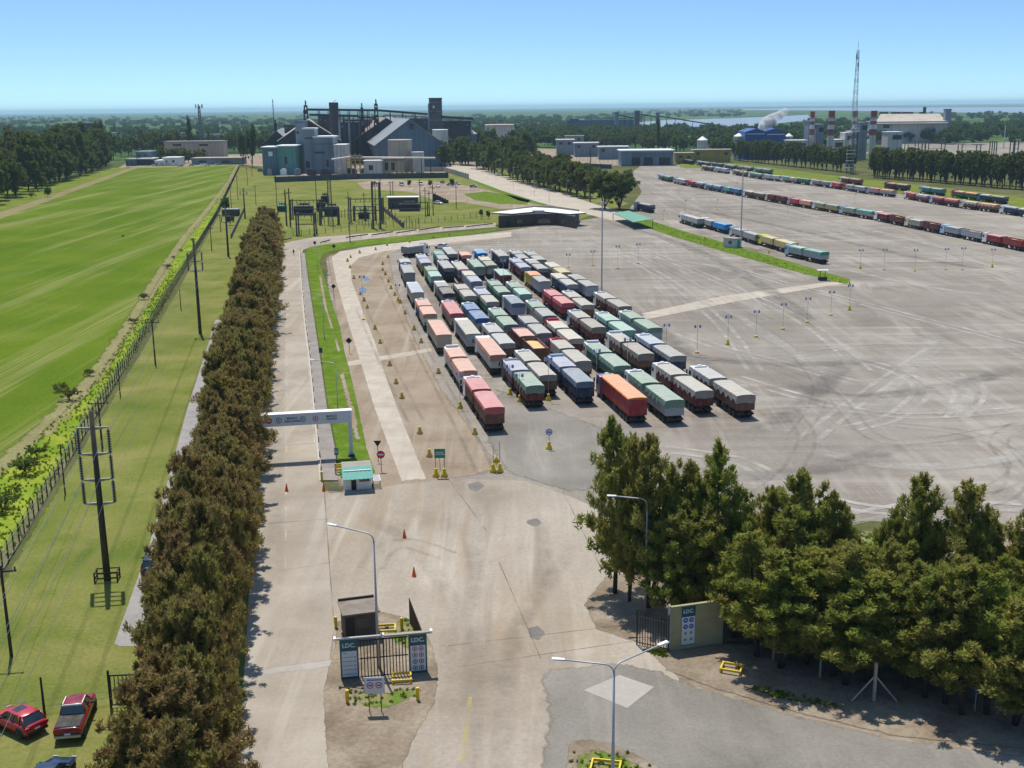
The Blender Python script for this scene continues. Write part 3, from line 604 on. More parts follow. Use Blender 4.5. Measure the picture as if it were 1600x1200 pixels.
# lane -> list of (px, py of the rear top edge in the photograph, kind, tarps, bed, cab, style, top, roof), nearest first
LOT = [
 [(773,637,'combo',['pink'],'brown','white','flap',3.05,'unit'), (732,580,'combo',['salmon'],'white','white','drape',3.0,'fairing'), (694,523,'semi',['salmon'],'beige','green','cap',3.15,'none'), (672,491,'combo',['salmon'],['white','blue'],'white','drape',3.0,'unit'),
  (653,457,'semi',['lightblue'],'beige','white','cap',3.1,'none'), (640,426,'semi',['grey'],'grey','blue','flap',3.0,'unit'), (634,410,'rigid',['pale'],'blue','blue','flap',3.0,'unit')],
 [(843,603,'combo',['green','lavender'],'darkred','black','scallop',2.95,'unit'), (779,552,'semi',['salmon'],'white','white','scallop',3.0,'none'), (742,524,'semi',['beige'],'silver','white','cap',3.05,'none'), (714,490,'semi',['pink'],'beige','white','drape',3.05,'unit'),
  (702,459,'combo',['charcoal','grey'],'grey','white','drape',2.95,'none'), (682,432,'combo',['mint','green'],'green','yellow','full',3.1,'unit'), (666,411,'combo',['lavender'],'yellow','cream','drape',2.95,'unit')],
 [(854,587,'combo',['beige'],'brown','white','drape',3.0,'unit'), (791,537,'combo',['pale'],'brown','white','drape',2.95,'unit'), (754,498,'combo',['blue'],'beige','white','drape',3.0,'unit'), (736,463,'combo',['beige'],'olive' if 0 else 'green','maroon','drape',2.95,'unit'), (704,419,'semi',['grey'],'navy','white','flap',3.1,'unit'), (694,405,'combo',['grey','teal'],'teal','teal' if 0 else 'green','drape',3.0,'none')],
 [(915,597,'combo',['slate','lavender'],'navy','lightblue','drape',3.05,'fairing'), (842,544,'combo',['open','salmon'],'brown','maroon','cap',3.05,'none'), (799,508,'combo',['green'],'yellow' if 0 else 'beige','white','drape',3.0,'unit'), (770,472,'combo',['beige','lavender'],'green','white','drape',2.95,'fairing'), (746,440,'combo',['lavender','cream'],'silver','maroon','flap',2.95,'none'), (723,421,'semi',['beige'],'lavender','white','flap',3.0,'unit'), (708,397,'semi',['grey'],'navy','silver','flap',3.0,'none')],
 [(997,622,'semi',['orange'],'red','purple','cap',3.3,'unit'), (912,565,'combo',['beige'],'darkred','red','full',2.9,'unit'), (851,521,'combo',['grey'],'lavender','black','flap',2.95,'none'), (811,474,'box',['slate'],'lavender','white','flap',3.2,'none'), (788,457,'combo',['green'],'green','green','drape',2.95,'unit'), (750,417,'semi',['green'],'darkred' if 0 else 'grey','white','drape',3.0,'unit'), (729,399,'rigid',['salmon'],'darkred','maroon','flap',2.95,'none')],
 [(1055,626,'combo',['green'],'silver','white','scallop',2.95,'unit'), (973,572,'combo',['green'],'green','white','drape',2.95,'fairing'), (900,530,'combo',['cream'],'darkred','red','drape',2.95,'fairing'), (858,494,'combo',['grey','green'],'beige','white','drape',2.95,'unit'), (822,460,'combo',['mint','green'],'grey','white','drape',2.95,'unit'), (791,430,'box',['mint'],'darkred','silver','cap',3.1,'none'), (769,415,'combo',['olive','cream'],'lightblue' if 0 else 'silver','cream','flap',3.0,'unit'), (754,396,'rigid',['brightblue'],'blue','silver','drape',2.95,'none')],
 [(1101,611,'combo',['beige'],'darkred','white','scallop',3.0,'unit'), (1017,553,'combo',['brown','beige'],'brown','white','scallop',3.0,'fairing'), (936,512,'combo',['brown','beige'],'darkred','lightblue','scallop',2.95,'unit'), (888,474,'combo',['pink'],'red','red','drape',2.95,'none'), (852,440,'combo',['grey','orange'],['silver','yellow'],'yellow','cap',3.25,'none'), (822,418,'combo',['lavender'],'darkred','white','flap',3.0,'unit'), (788,400,'semi',['grey'],'navy','white','flap',3.0,'unit')],
 [(1166,618,'combo',['beige','pale'],'brown','white','scallop',2.95,'unit'), (1060,557,'combo',['grey','lightblue'],'navy','white','drape',2.95,'unit'), (977,517,'combo',['mint'],'teal','white','drape',2.9,'unit'), (919,477,'combo',['beige'],'brown','white','drape',2.95,'unit'), (896,445,'combo',['pale','cream'],'blue','cream','flap',3.0,'none'), (849,420,'combo',['grey'],'navy','white','flap',2.95,'none'), (820,404,'combo',['grey'],'green','white','flap',2.95,'unit')],
 [(1024,513,'combo',['green'],'silver','white','drape',3.0,'unit'), (977,479,'combo',['brown','beige'],'darkred','white','scallop',2.95,'unit'), (926,447,'combo',['grey','brown'],'silver','white','cap',3.1,'none'), (884,426,'combo',['yellow','cream'],'beige','cream','drape',2.95,'none'), (846,406,'combo',['grey'],'grey','white','flap',2.95,'unit')],
]
lot = []; rr = random.Random(5)
for li, lane in enumerate(LOT):
    for k, t in enumerate(lane):
        X = G(t[0], t[1], t[7]+.35); LEN = dict(combo=19.3, semi=17.0, rigid=10.1, short=8.5, box=12.8)[t[2]]
        A0 = rad(-11); lat = (X.x*math.cos(A0) - X.y*math.sin(A0)); al = X.x*math.sin(A0)+X.y*math.cos(A0)
        lot.append(dict(li=li, k=k, t=t, lat=lat, al=al, len=LEN))
for it in range(60):                                   # keep neighbours a walkway apart
    for i, a in enumerate(lot):
        for b in lot[i+1:]:
            if a['al'] < b['al']+b['len']+.6 and b['al'] < a['al']+a['len']+.6:
                d = b['lat']-a['lat']; need = 3.15
                if abs(d) < need:
                    if a['li'] == b['li']:
                        lo, hi = (a, b) if a['al'] < b['al'] else (b, a); g = (lo['al']+lo['len']+.6-hi['al'])/2; lo['al'] -= g*.5; hi['al'] += g*.5
                    else:
                        s = 1 if b['li'] > a['li'] else -1; g = (need-abs(d) if d*s > 0 else need+abs(d))/2; a['lat'] -= s*g*.55; b['lat'] += s*g*.55
for T in lot:
    kind, tarps, bed, cab, style, top, roof = T['t'][2:]; top += .22
    A0 = rad(-11); x = T['lat']*math.cos(A0) + T['al']*math.sin(A0); y = -T['lat']*math.sin(A0) + T['al']*math.cos(A0)
    head = rad(-11 + 1.6*min(1.5, max(0, (T['k'])/4))) + rad(rr.uniform(-.35, .35))
    root = build_truck(kind, tarps, bed, cab, style, top, roof, seed=T['li']*10+T['k'])
    root.location = (x, y, .03); root.rotation_euler = (0, 0, -head)
    bw = bed[0] if isinstance(bed, list) else bed
    tw = TW.get(tarps[0], tarps[0])
    what = {'combo': 'truck and trailer', 'semi': 'articulated lorry', 'rigid': 'short truck', 'box': 'short box lorry'}[kind]
    tl = (tw+' tarp') if tarps[0] != 'open' else 'uncovered grain'
    tag(root, f"{what}, {tl}, {BW.get(bw, bw)} sides, {ORD[T['k']]} in {NTH[T['li']]} lane from left", 'truck', 'grain trucks waiting in parallel lanes')
# the truck bending out of the head of the first lane
root = build_truck('short', ['pale'], 'grey', 'white', 'flap', 3.0, 'fairing', 3); p = G(632, 403); root.location = (p.x, p.y, .03); root.rotation_euler = (0, 0, rad(-42))
tag(root, 'short pale truck with white cab turning out at far end of first lane', 'truck', 'grain trucks waiting in parallel lanes')

def row_trucks(rows, group, where):
    for k, (x0, y0, x1, y1, kind, tarps, bed, cab, style, top) in enumerate(rows):   # rear foot pixel, front foot pixel
        a, b = G(x0, y0), G(x1, y1); h = math.atan2(-(b-a).x, (b-a).y)
        root = build_truck(kind, tarps, bed, cab, style, top, 'unit' if k % 2 else 'none', seed=k+50)
        L = dict(combo=19.3, semi=17.0, rigid=10.1, short=8.5, box=12.8)[kind]
        s = (b-a).length / L; s = min(1.25, max(.94, s))
        root.location = (a.x, a.y, .07); root.rotation_euler = (0, 0, h); root.scale = (1, s, 1)
        tw = TW.get(tarps[0], tarps[0]); bw = bed[0] if isinstance(bed, list) else bed
        tl = (tw+' tarp') if tarps[0] != 'open' else 'open grain load'
        tag(root, f"{tl}, {BW.get(bw, bw)} sides, {cab} cab, {('leftmost' if k == 0 else ORD[k])} {where}", 'truck', group)
row_trucks([(1019,333,985,326,'box',['grey'],'navy','silver','flap',3.0), (1095,357,1056,345,'semi',['pale'],'green','white','full',3.1), (1138,366,1096,354,'combo',['brightblue','grey'],['blue','brown'],'white','full',2.9), (1186,383,1143,369,'combo',['grey'],'silver','lightblue','full',2.9),
            (1240,398,1190,383,'combo',['yellow'],'beige','yellow','full',3.0), (1288,413,1232,400,'combo',['teal','mint'],'silver','lightblue','flap',3.0)], 'trucks parked along the grass strip', 'truck beside grass strip')
def interp(line, x):
    for (xa, ya), (xb, yb) in zip(line, line[1:]):
        if x <= xb or (xb, yb) == line[-1]: return ya + (yb-ya)*(x-xa)/(xb-xa)
def lined(line, items, group, where):
    rows = []
    for (xf, xr, kind, tarps, bed, cab, style) in items:
        rows.append((xr-1, interp(line, xr-1), xf, interp(line, xf), kind, tarps, bed, cab, style, 2.9))
    row_trucks(rows, group, where)
lined([(1023,279),(1075,291),(1130,301),(1197,314),(1271,327),(1367,344),(1472,366),(1600,393),(1700,414)],
 [(1023,1050,'combo',['green'],'green','lightblue','drape'), (1052,1073,'semi',['pale'],'white','silver','flap'), (1075,1103,'combo',['lavender','red'],'brown','red','drape'), (1104,1130,'combo',['lightblue'],'teal','lightblue','drape'), (1131,1160,'combo',['blue','teal'],'blue','blue','full'),
  (1162,1197,'combo',['grey','cream'],'brown','white','flap'), (1199,1232,'combo',['open'],'darkred','cream','cap'), (1234,1271,'combo',['salmon','red'],'red','silver','full'), (1273,1313,'combo',['olive','green'],'yellow','white','scallop'), (1315,1367,'combo',['teal','green'],'beige','lightblue','scallop'),
  (1370,1416,'combo',['open','pink'],'darkred','white','cap'), (1418,1472,'combo',['open','beige'],['darkred','beige'],'cream','cap'), (1474,1537,'combo',['open','grey'],'silver','lightblue','cap'), (1540,1602,'combo',['open','pink'],'red','white','cap')], 'trucks queued in the long middle row', 'in middle row from its left end')
lined([(1098,266),(1140,272),(1194,281),(1230,285),(1300,294),(1355,303),(1412,310),(1455,318),(1500,325),(1560,333),(1640,345)],
 [(1098,1117,'combo',['brown'],'brown','cream','drape'), (1118,1139,'combo',['lightblue'],'white','lightblue','flap'), (1141,1169,'combo',['yellow','brown'],'brown','silver','scallop'), (1171,1193,'semi',['green'],'green','white','drape'), (1195,1221,'combo',['pale'],'white','silver','flap'), (1223,1249,'combo',['cream','teal'],'beige','white','drape'),
  (1251,1267,'semi',['darkgreen'],'green','silver','drape'), (1269,1301,'combo',['grey','brown'],'grey','white','drape'), (1303,1316,'box',['red'],'red','white','full'), (1318,1355,'combo',['pale','olive'],'silver','maroon','flap'), (1357,1398,'combo',['salmon','pink'],'silver','silver','drape'),
  (1413,1453,'combo',['lavender','red'],'red','white','drape'), (1456,1500,'combo',['pink','red'],'darkred','lightblue','drape'), (1503,1560,'combo',['salmon','cream'],'brown','cream','scallop'), (1566,1622,'combo',['cream','lavender'],'navy','white','flap')], 'trucks queued in the far row', 'in far row from its left end')
lined([(1060,254.5),(1172,269),(1330,288),(1450,303),(1560,318),(1640,330)],
 [(1066,1084,'combo',['charcoal'],'navy','blue','drape'), (1087,1111,'combo',['grey'],'navy','silver','drape'), (1113,1131,'combo',['charcoal'],'brown','silver','drape'), (1133,1150,'semi',['grey'],'navy','silver','drape'), (1152,1176,'combo',['brown'],'navy','black','drape'), (1180,1206,'combo',['grey'],'teal','silver','drape'),
  (1314,1346,'combo',['brown'],'red','white','flap'), (1385,1420,'combo',['brown','pink'],'darkred','maroon','flap'), (1440,1475,'combo',['grey'],'teal','lightblue','flap'), (1490,1530,'combo',['orange','salmon'],'green','red','flap'), (1530,1572,'combo',['olive','cream'],'navy','blue','flap')], 'trucks in the row nearest the windbreak', 'in row nearest windbreak')

# ------------------------------------------------------------------ cars
CARP = {k: paint('car_'+k, v, .22, .03, 1.0, spec=.7) for k, v in dict(red=(.42,.015,.035), crimson=(.22,.008,.018), white=(.72,.72,.73), silver=(.42,.43,.45), navy=(.015,.03,.07), black=(.015,.015,.018), blue=(.04,.10,.26)).items()}
CW = wheel_mesh(.34, .22)
def car_body(kind):
    W = .90 if kind != 'pickup' else .93; L = {'hatch': 4.2, 'sedan': 4.5, 'pickup': 5.3, 'van': 5.2}[kind]
    zs = 1.0 if kind != 'pickup' else 1.12
    st = {'hatch': [(0,.86,.45,.86),(.08,.93,.30,.98),(.5,1,.26,1.0),(2.0,1,.24,.98),(3.0,1,.26,.95),(3.8,.95,.28,.80),(4.12,.84,.32,.66),(4.2,.74,.40,.56)],
          'sedan': [(0,.85,.45,.84),(.08,.93,.32,.96),(.8,1,.28,.99),(2.0,1,.26,.96),(3.2,1,.26,.93),(4.1,.95,.28,.78),(4.42,.84,.32,.66),(4.5,.74,.40,.56)],
          'pickup': [(0,.95,.55,1.06),(.05,.98,.48,1.1),(.5,1,.42,1.12),(2.2,1,.40,1.12),(3.9,1,.40,1.08),(4.9,.96,.42,1.0),(5.2,.88,.48,.86),(5.3,.80,.56,.74)],
          'van': [(0,.93,.45,1.1),(.05,.97,.36,1.15),(.8,1,.32,1.15),(2.5,1,.32,1.12),(4.0,1,.32,1.05),(4.8,.95,.34,.9),(5.1,.86,.4,.75),(5.2,.78,.45,.62)]}[kind]
    mb = MB(); rings = []
    for (y, k, zb, zt) in st:
        w_ = W*k; zm = zb+(zt-zb)*.5
        rings.append([(-w_*.86, y, zb), (-w_*.97, y, zb+.08), (-w_, y, zm), (-w_*.985, y, zt-.09), (-w_*.90, y, zt-.01), (-w_*.45, y, zt+.02), (w_*.45, y, zt+.02), (w_*.90, y, zt-.01), (w_*.985, y, zt-.09), (w_, y, zm), (w_*.97, y, zb+.08), (w_*.86, y, zb)])
    mb.loft(rings); body = mb.mesh('car_body', [CARP['red']], True)
    gy = {'hatch': (.12,.62,2.3,3.15,1.50), 'sedan': (.55,1.25,2.5,3.35,1.46), 'pickup': (1.75,1.95,3.2,4.05,1.78), 'van': (.06,.18,3.7,4.5,1.95)}[kind]
    b0, r0, r1, b1, zr = gy; wb, wr = W*.90, W*.72
    g = MB(); g.loft([[(-wb, b0, zs-.06), (wb, b0, zs-.06), (wb, b1, zs-.10), (-wb, b1, zs-.10)], [(-wr, r0, zr-.02), (wr, r0, zr-.02), (wr, r1, zr-.02), (-wr, r1, zr-.02)]]); glass = g.mesh('car_glass', [M['glass']])
    r = MB(); r.loft([[(-wr-.03, r0-.04, zr-.03), (wr+.03, r0-.04, zr-.03), (wr+.03, r1+.05, zr-.03), (-wr-.03, r1+.05, zr-.03)], [(-wr+.06, r0+.05, zr+.035), (wr-.06, r0+.05, zr+.035), (wr-.06, r1-.06, zr+.035), (-wr+.06, r1-.06, zr+.035)]])
    for s in (-1, 1):
        r.tube([(s*wb, b0+.02, zs-.04), (s*(wr+.01), r0, zr)], .045, 5); r.tube([(s*wb, b1-.02, zs-.08), (s*(wr+.01), r1, zr)], .04, 5)
        ym = (b0+b1)/2; yr = (r0+r1)/2; r.tube([(s*(wb+.005), ym, zs-.04), (s*(wr+.01), yr, zr)], .04, 5)
        if kind == 'hatch': r.tube([(s*(wb+.005), b0+.62, zs-.04), (s*(wr+.01), r0+.35, zr)], .06, 5)
    roof = r.mesh('car_roof', [CARP['red']], True)
    return body, glass, roof, L, W, zs
def build_car(kind, colr):
    body, glass, roof, L, W, zs = cached(('car', kind), lambda: car_body(kind))
    root = bpy.data.objects.new('parked_car' if kind != 'pickup' else 'pickup_truck', None); COL.objects.link(root)
    colored(link('car_body', body, root), CARP[colr]); link('car_glass', glass, root); colored(link('car_roof', roof, root), CARP[colr])
    arch = cached(('arch', kind), lambda: MB().prism([(math.cos(a_)*.44, .36+math.sin(a_)*.44) for a_ in [math.pi*i/8 for i in range(9)]], -.015, .015, 'x').mesh('wheel_arch', [M['black']]))
    for y in (.78, L-.85):
        for s in (-1, 1): link('wheel_arch', arch, root, (s*(W-.005), y, 0))
        for s in (-1, 1): link('wheel', CW, root, (s*(W-.07), y, .34 if kind != 'pickup' else .38))
    for s in (-1, 1):
        link('tail_light', cached(('tl', kind), lambda: MB().box(-.13, .13, -.02, .05, zs-.28, zs-.08).mesh('tail_light', [M['lamp_red']])), root, (s*(W-.17), 0, 0))
        link('headlight', cached(('hl', kind), lambda: MB().box(-.16, .16, -.04, .02, .60, .74).mesh('headlight', [M['lamp_clear']])), root, (s*(W-.28), L-.03, 0))
        link('wing_mirror', cached('wm', lambda: MB().box(-.11, .11, -.06, .06, -.06, .07).mesh('wing_mirror', [M['black']])), root, (s*(W+.06), L*.64, zs+.02))
    link('number_plate', cached('np', lambda: MB().box(-.2, .2, -.03, 0, .62, .74).mesh('number_plate', [M['white']])), root, (0, -.005, 0))
    if kind == 'pickup':
        link('bed_cover', MB().loft([[(-.82, .10, 1.14), (.82, .10, 1.14), (.82, 1.72, 1.14), (-.82, 1.72, 1.14)], [(-.78, .14, 1.19), (.78, .14, 1.19), (.78, 1.68, 1.19), (-.78, 1.68, 1.19)]]).mesh('bed_cover', [M['frame']]), root)
        link('rear_bumper', MB().box(-.85, .85, -.12, .0, .45, .62).mesh('rear_bumper', [M['steel']]), root)
        link('roof_rail', MB().box(-.66, -.61, 2.0, 3.1, 1.80, 1.86).box(.61, .66, 2.0, 3.1, 1.80, 1.86).box(-.66, .66, 1.88, 1.93, 1.74, 1.84).mesh('roof_rail', [M['white']]), root)
    elif kind == 'hatch':
        link('sunroof', MB().box(-.42, .42, 1.5, 2.15, 1.50, 1.545).mesh('sunroof', [M['glass']]), root)
        link('rear_bumper', MB().box(-.78, .78, -.05, .05, .36, .52).mesh('rear_bumper', [M['black']]), root)
    return root
def car_at(kind, colr, rear, front, label, group=None):
    a, b = G(*rear), G(*front); d = (b-a)
    root = build_car(kind, colr); root.location = (a.x, a.y, .06); root.rotation_euler = (0, 0, math.atan2(-d.x, d.y)); return tag(root, label, 'pickup' if kind == 'pickup' else 'car', group)
car_at('hatch', 'red', (60,1152), (-12,1118), 'red hatchback with dark sunroof parked beside the red pickup', 'cars on the lawn')
car_at('pickup', 'crimson', (107,1163), (130,1108), 'dark red double cab pickup with grey bed cover on the lawn', 'cars on the lawn')
car_at('sedan', 'navy', (52,1262), (92,1212), 'dark navy car cut off by the bottom edge below the red pickup', 'cars on the lawn')
car_at('sedan', 'silver', (190,1192), (202,1152), 'silver car half hidden under the casuarina row beside the red pickup')
car_at('hatch', 'white', (165,1262), (184,1222), 'white car at the bottom edge under the casuarina row')
car_at('sedan', 'navy', (262,826), (272,800), 'dark car with pale roof parked on the service path under trees')
car_at('hatch', 'black', (236,905), (246,872), 'black car parked on the service path further down, under trees')
car_at('hatch', 'white', (699,389), (678,388), 'white hatchback parked beyond the head of the truck lanes')
car_at('van', 'crimson', (1230,945), (1275,940), 'dark red van seen through trunks of the roadside trees')
car_at('hatch', 'red', (1395,1008), (1425,1003), 'red car glimpsed between trunks of the roadside trees')
for i, (x0, y0, x1, y1, kd, c, lb) in enumerate([(582,288,603,292,'van','white','white van at the left end of the plant car park'), (626,290,641,294,'van','silver','silver van second in the plant car park'), (656,289,674,294,'van','white','white van behind the substation poles in the car park'),
    (684,292,690,297,'sedan','white','small white car beside the third van in the car park'), (690,286,698,288,'sedan','navy','dark blue car behind others in the plant car park'), (698,290,708,290,'sedan','silver','silver car in the middle of the plant car park'), (708,289,716,289,'hatch','white','white hatchback right of the silver car in the car park'),
    (734,293,740,293,'hatch','silver','lone silver car at the right end of the car park'), (679,319,697,320,'sedan','white','white sedan parked beside the substation steps')]):
    car_at(kd, c, (x0, y0), (x1, y1), lb, 'cars in the plant car park')
# light vehicles in front of the village houses, far left
for i, (x, y, c) in enumerate([(243,256,'white'), (252,256,'white'), (276,256,'white'), (283,257,'silver'), (300,256,'silver'), (318,255,'white'), (325,256,'white'), (341,255,'silver')]):
    car_at('hatch' if i % 2 else 'sedan', c, (x+3, y+3.2), (x-3, y+3.4), f"{c} car, {(['leftmost']+ORD[1:])[i]} in the row beyond the crop field", 'cars beyond the crop field')
# ================================================================== TREES
def leafmat(name, c1, c2, c3, brown=None):
    m, t, b, out = _new(name); vec = _coords(t)
    oi = t.nodes.new('ShaderNodeObjectInfo')
    off = t.nodes.new('ShaderNodeVectorMath'); off.operation = 'ADD'; t.links.new(vec, off.inputs[0])
    sc3 = t.nodes.new('ShaderNodeVectorMath'); sc3.operation = 'SCALE'; sc3.inputs[0].default_value = (37, 91, 53); t.links.new(oi.outputs['Random'], sc3.inputs['Scale']); t.links.new(sc3.outputs[0], off.inputs[1])
    n = _noise(t, off.outputs[0], .55, 4, .65)
    col = _ramp(t, n, [(.28, c1), (.5, c2), (.72, c3)])
    if brown:
        col = _mix(t, _ramp(t, _noise(t, off.outputs[0], .23, 3, .6), [(.42, 0.0), (.60, .65)]), col, brown)
        col = _mix(t, _ramp(t, oi.outputs['Random'], [(.5, 0.0), (1.0, .45)]), col, brown)
    gm = t.nodes.new('ShaderNodeNewGeometry')
    nf = _noise(t, vec, 4.0, 2, .6); col = _mix(t, 1.0, col, _ramp(t, nf, [(.25, .65), (.75, 1.25)]), 'MULTIPLY')
    t.nodes.remove(b); d = t.nodes.new('ShaderNodeBsdfDiffuse'); tr = t.nodes.new('ShaderNodeBsdfTranslucent'); mx = t.nodes.new('ShaderNodeMixShader'); mx.inputs[0].default_value = .45
    t.links.new(col, d.inputs[0]); t.links.new(col, tr.inputs[0]); t.links.new(d.outputs[0], mx.inputs[1]); t.links.new(tr.outputs[0], mx.inputs[2]); t.links.new(mx.outputs[0], out.inputs[0])
    return m
M['leaf_brown'] = leafmat('casuarina_leaf', (0.155, 0.15, 0.042), (0.2868, 0.255, 0.07), (0.434, 0.375, 0.105), (0.3332, 0.2175, 0.098))
M['leaf_olive'] = leafmat('olive_leaf', (0.124, 0.1725, 0.0378), (0.2635, 0.3075, 0.0567), (0.465, 0.48, 0.08775), (0.372, 0.3075, 0.08775))
M['leaf_dark'] = leafmat('dark_leaf', (0.06875, 0.1056, 0.0286), (0.125, 0.174, 0.044), (0.2, 0.24, 0.0572), (0.1625, 0.156, 0.0462))
M['leaf_green'] = leafmat('green_leaf', (.05,.10,.02), (.09,.16,.03), (.14,.21,.045))
M['bark'] = paint('bark', (.10, .075, .055), .95, .3, 3.0); M['bark_dark'] = paint('dark_bark', (.05, .04, .032), .95, .3, 3.0)

def leaves_mesh(name, centres, radii, n_per, size, m, elong=2.2, upb=.5, flat=.8):
    """little leaf blades scattered through clumps"""
    C = np.repeat(np.array(centres), n_per, axis=0); Rr = np.repeat(np.array(radii), n_per, axis=0)
    N = len(C); d = rng.normal(size=(N, 3)); d /= np.linalg.norm(d, axis=1)[:, None]
    rd = rng.random(N)**.45
    P = C + d*Rr*rd[:, None]
    ax = d + rng.normal(size=(N, 3))*.55; ax[:, 2] += upb; ax /= np.linalg.norm(ax, axis=1)[:, None]
    sd = np.cross(ax, rng.normal(size=(N, 3))); sd /= np.linalg.norm(sd, axis=1)[:, None]
    s = size*(.6+.8*rng.random(N))[:, None]
    a = P - ax*s*elong*.5 - sd*s*.45; b = P - ax*s*elong*.5*.2 + sd*s*.5; c = P + ax*s*elong*.5
    verts = np.stack([a, b, c], axis=1).reshape(-1, 3).astype(np.float32)
    me = bpy.data.meshes.new(name); me.vertices.add(N*3); me.vertices.foreach_set('co', verts.ravel())
    me.loops.add(N*3); me.loops.foreach_set('vertex_index', np.arange(N*3, dtype=np.int32))
    me.polygons.add(N); me.polygons.foreach_set('loop_start', np.arange(0, N*3, 3, dtype=np.int32)); me.polygons.foreach_set('loop_total', np.full(N, 3, dtype=np.int32))
    me.materials.append(m); me.update(calc_edges=True); me.validate(); return me
def conifer(name, H, Rc, n_limb, n_per, size, m, bark, seed, base=.12, lean=.05, wisp=1.0, bushy=1.0, leader=1, taper=.72, tuft=1.0):
    """casuarina habit: stems with rising limbs, each limb carrying wispy tufts, ragged pointed tops"""
    r = random.Random(seed); mb = MB(); cs, rs = [], []
    for L in range(leader):
        lx, ly = r.uniform(-lean, lean)*H, r.uniform(-lean, lean)*H; hh = H*(1 if L == 0 else r.uniform(.70, .90)); wf = 1.0 if L == 0 else .72
        a0 = r.uniform(0, 6.28); ox, oy = (0, 0) if L == 0 else (math.cos(a0)*Rc*.34, math.sin(a0)*Rc*.34)
        stem = [Vector((ox*min(1, t*2) + lx*t*t + .12*math.sin(t*5+seed), oy*min(1, t*2) + ly*t*t + .12*math.cos(t*4+seed), hh*t)) for t in [i/7 for i in range(8)]]
        mb.tube(stem, .016*H, 6, 0, .025)
        nl = int(n_limb*(1 if L == 0 else .55)); az = r.uniform(0, 6.28)
        for i in range(nl):
            t = base + (1-base)*((i+r.random())/nl); k = min(6.999, t*7); p = stem[int(k)].lerp(stem[int(k)+1], k % 1); az += 2.4 + r.uniform(-.5, .5)
            u = (t-base)/(1-base); prof = min(1, .45+u*2.4)*(1-u)**taper*bushy + .04
            ln = Rc*prof*wf*r.choice((.55, .7, .85, .95, 1.05, 1.15)); ri = .35+.55*u+r.uniform(-.1, .15)
            tip = p + Vector((math.cos(az)*ln, math.sin(az)*ln, ln*ri)); mid = p.lerp(tip, .5) - Vector((0, 0, .08*ln))
            if ln > .5: mb.tube([p, mid, tip], .03, 3, 0, .01, False)
            nt_ = max(2, int(ln*2.6*wisp)+1)
            for q_ in range(nt_):
                f = .30 + .75*(q_+r.random()*.6)/nt_; q = p.lerp(tip, f); q += Vector((r.gauss(0, .16), r.gauss(0, .16), r.gauss(0, .12)+.05))*max(.5, ln*.5)
                s_ = r.uniform(.24, .48)*(.7+.35*(1-u))*tuft; cs.append(tuple(q)); rs.append((s_, s_, s_*1.5))
        for j in range(6): cs.append((stem[-1].x + r.uniform(-.12, .12), stem[-1].y + r.uniform(-.12, .12), hh + .25 - .3*j)); rs.append((.08+.035*j, .08+.035*j, .38))
    return (mb.mesh('trunk', [bark], True), leaves_mesh('crown', cs, rs, n_per, size, m, 3.0, .75))
def broad(name, H, Rc, n_tuft, n_per, size, m, bark, seed, trunk=.25, flatb=.75):
    """rounded crown of separate clumps on a branching trunk"""
    r = random.Random(seed); mb = MB(); th = H*trunk; mb.tube([(0, 0, 0), (.1, 0, th*.5), (0, .1, th), (.1, 0, H*.6)], .028*H, 6, 0, .05)
    cs, rs = [], []; cz = (th*.8+H)/2; hz = (H-th*.8)/2
    big = []
    for i in range(9): 
        a = r.uniform(0, 6.28); e = r.uniform(-.5, 1); rad_ = Rc*.55*math.sqrt(max(0, 1-e*e*.6)); big.append((math.cos(a)*rad_, math.sin(a)*rad_, cz+e*hz*.6, r.uniform(.38, .58)))
    for i in range(n_tuft):
        bx, by, bz, br = big[i % 9]; v = Vector((r.gauss(0, 1), r.gauss(0, 1), r.gauss(0, 1))).normalized()*(r.random()**.35)
        q = Vector((bx+v.x*Rc*br, by+v.y*Rc*br, bz+v.z*hz*br*1.1)); q.z = min(q.z, H)
        cs.append(tuple(q)); s = Rc*r.uniform(.10, .2); rs.append((s, s, s*.8))
    for b_ in big: mb.tube([(0, 0, th*r.uniform(.6, 1)), (b_[0]*.5, b_[1]*.5, (th+b_[2])/2), (b_[0], b_[1], b_[2])], .012*H, 4, 0, .03, False)
    return (mb.mesh('trunk', [bark], True), leaves_mesh('crown', cs, rs, n_per, size, m, 1.8, .3))
def make_tree(name, meshes, label, group=None, cat='tree'):
    root = bpy.data.objects.new(name, None); COL.objects.link(root)
    link('trunk', meshes[0], root); link('crown', meshes[1], root); return tag(root, label, cat, group)
def plant(protos, spots, name, label, group, tilt=.0, cat='tree'):
    """spots: (x, y, height factor, width factor)"""
    for i, s in enumerate(spots):
        x, y, fh, fw = s[:4]; ms = protos[(i*7+3*(i//5)) % len(protos)]
        o = make_tree(name, ms, label(i) if callable(label) else label, group, cat)
        o.location = (x, y, -.05); o.rotation_euler = (random.uniform(-tilt, tilt), random.uniform(-tilt, tilt), random.uniform(0, 6.28)); o.scale = (fw, fw, fh)
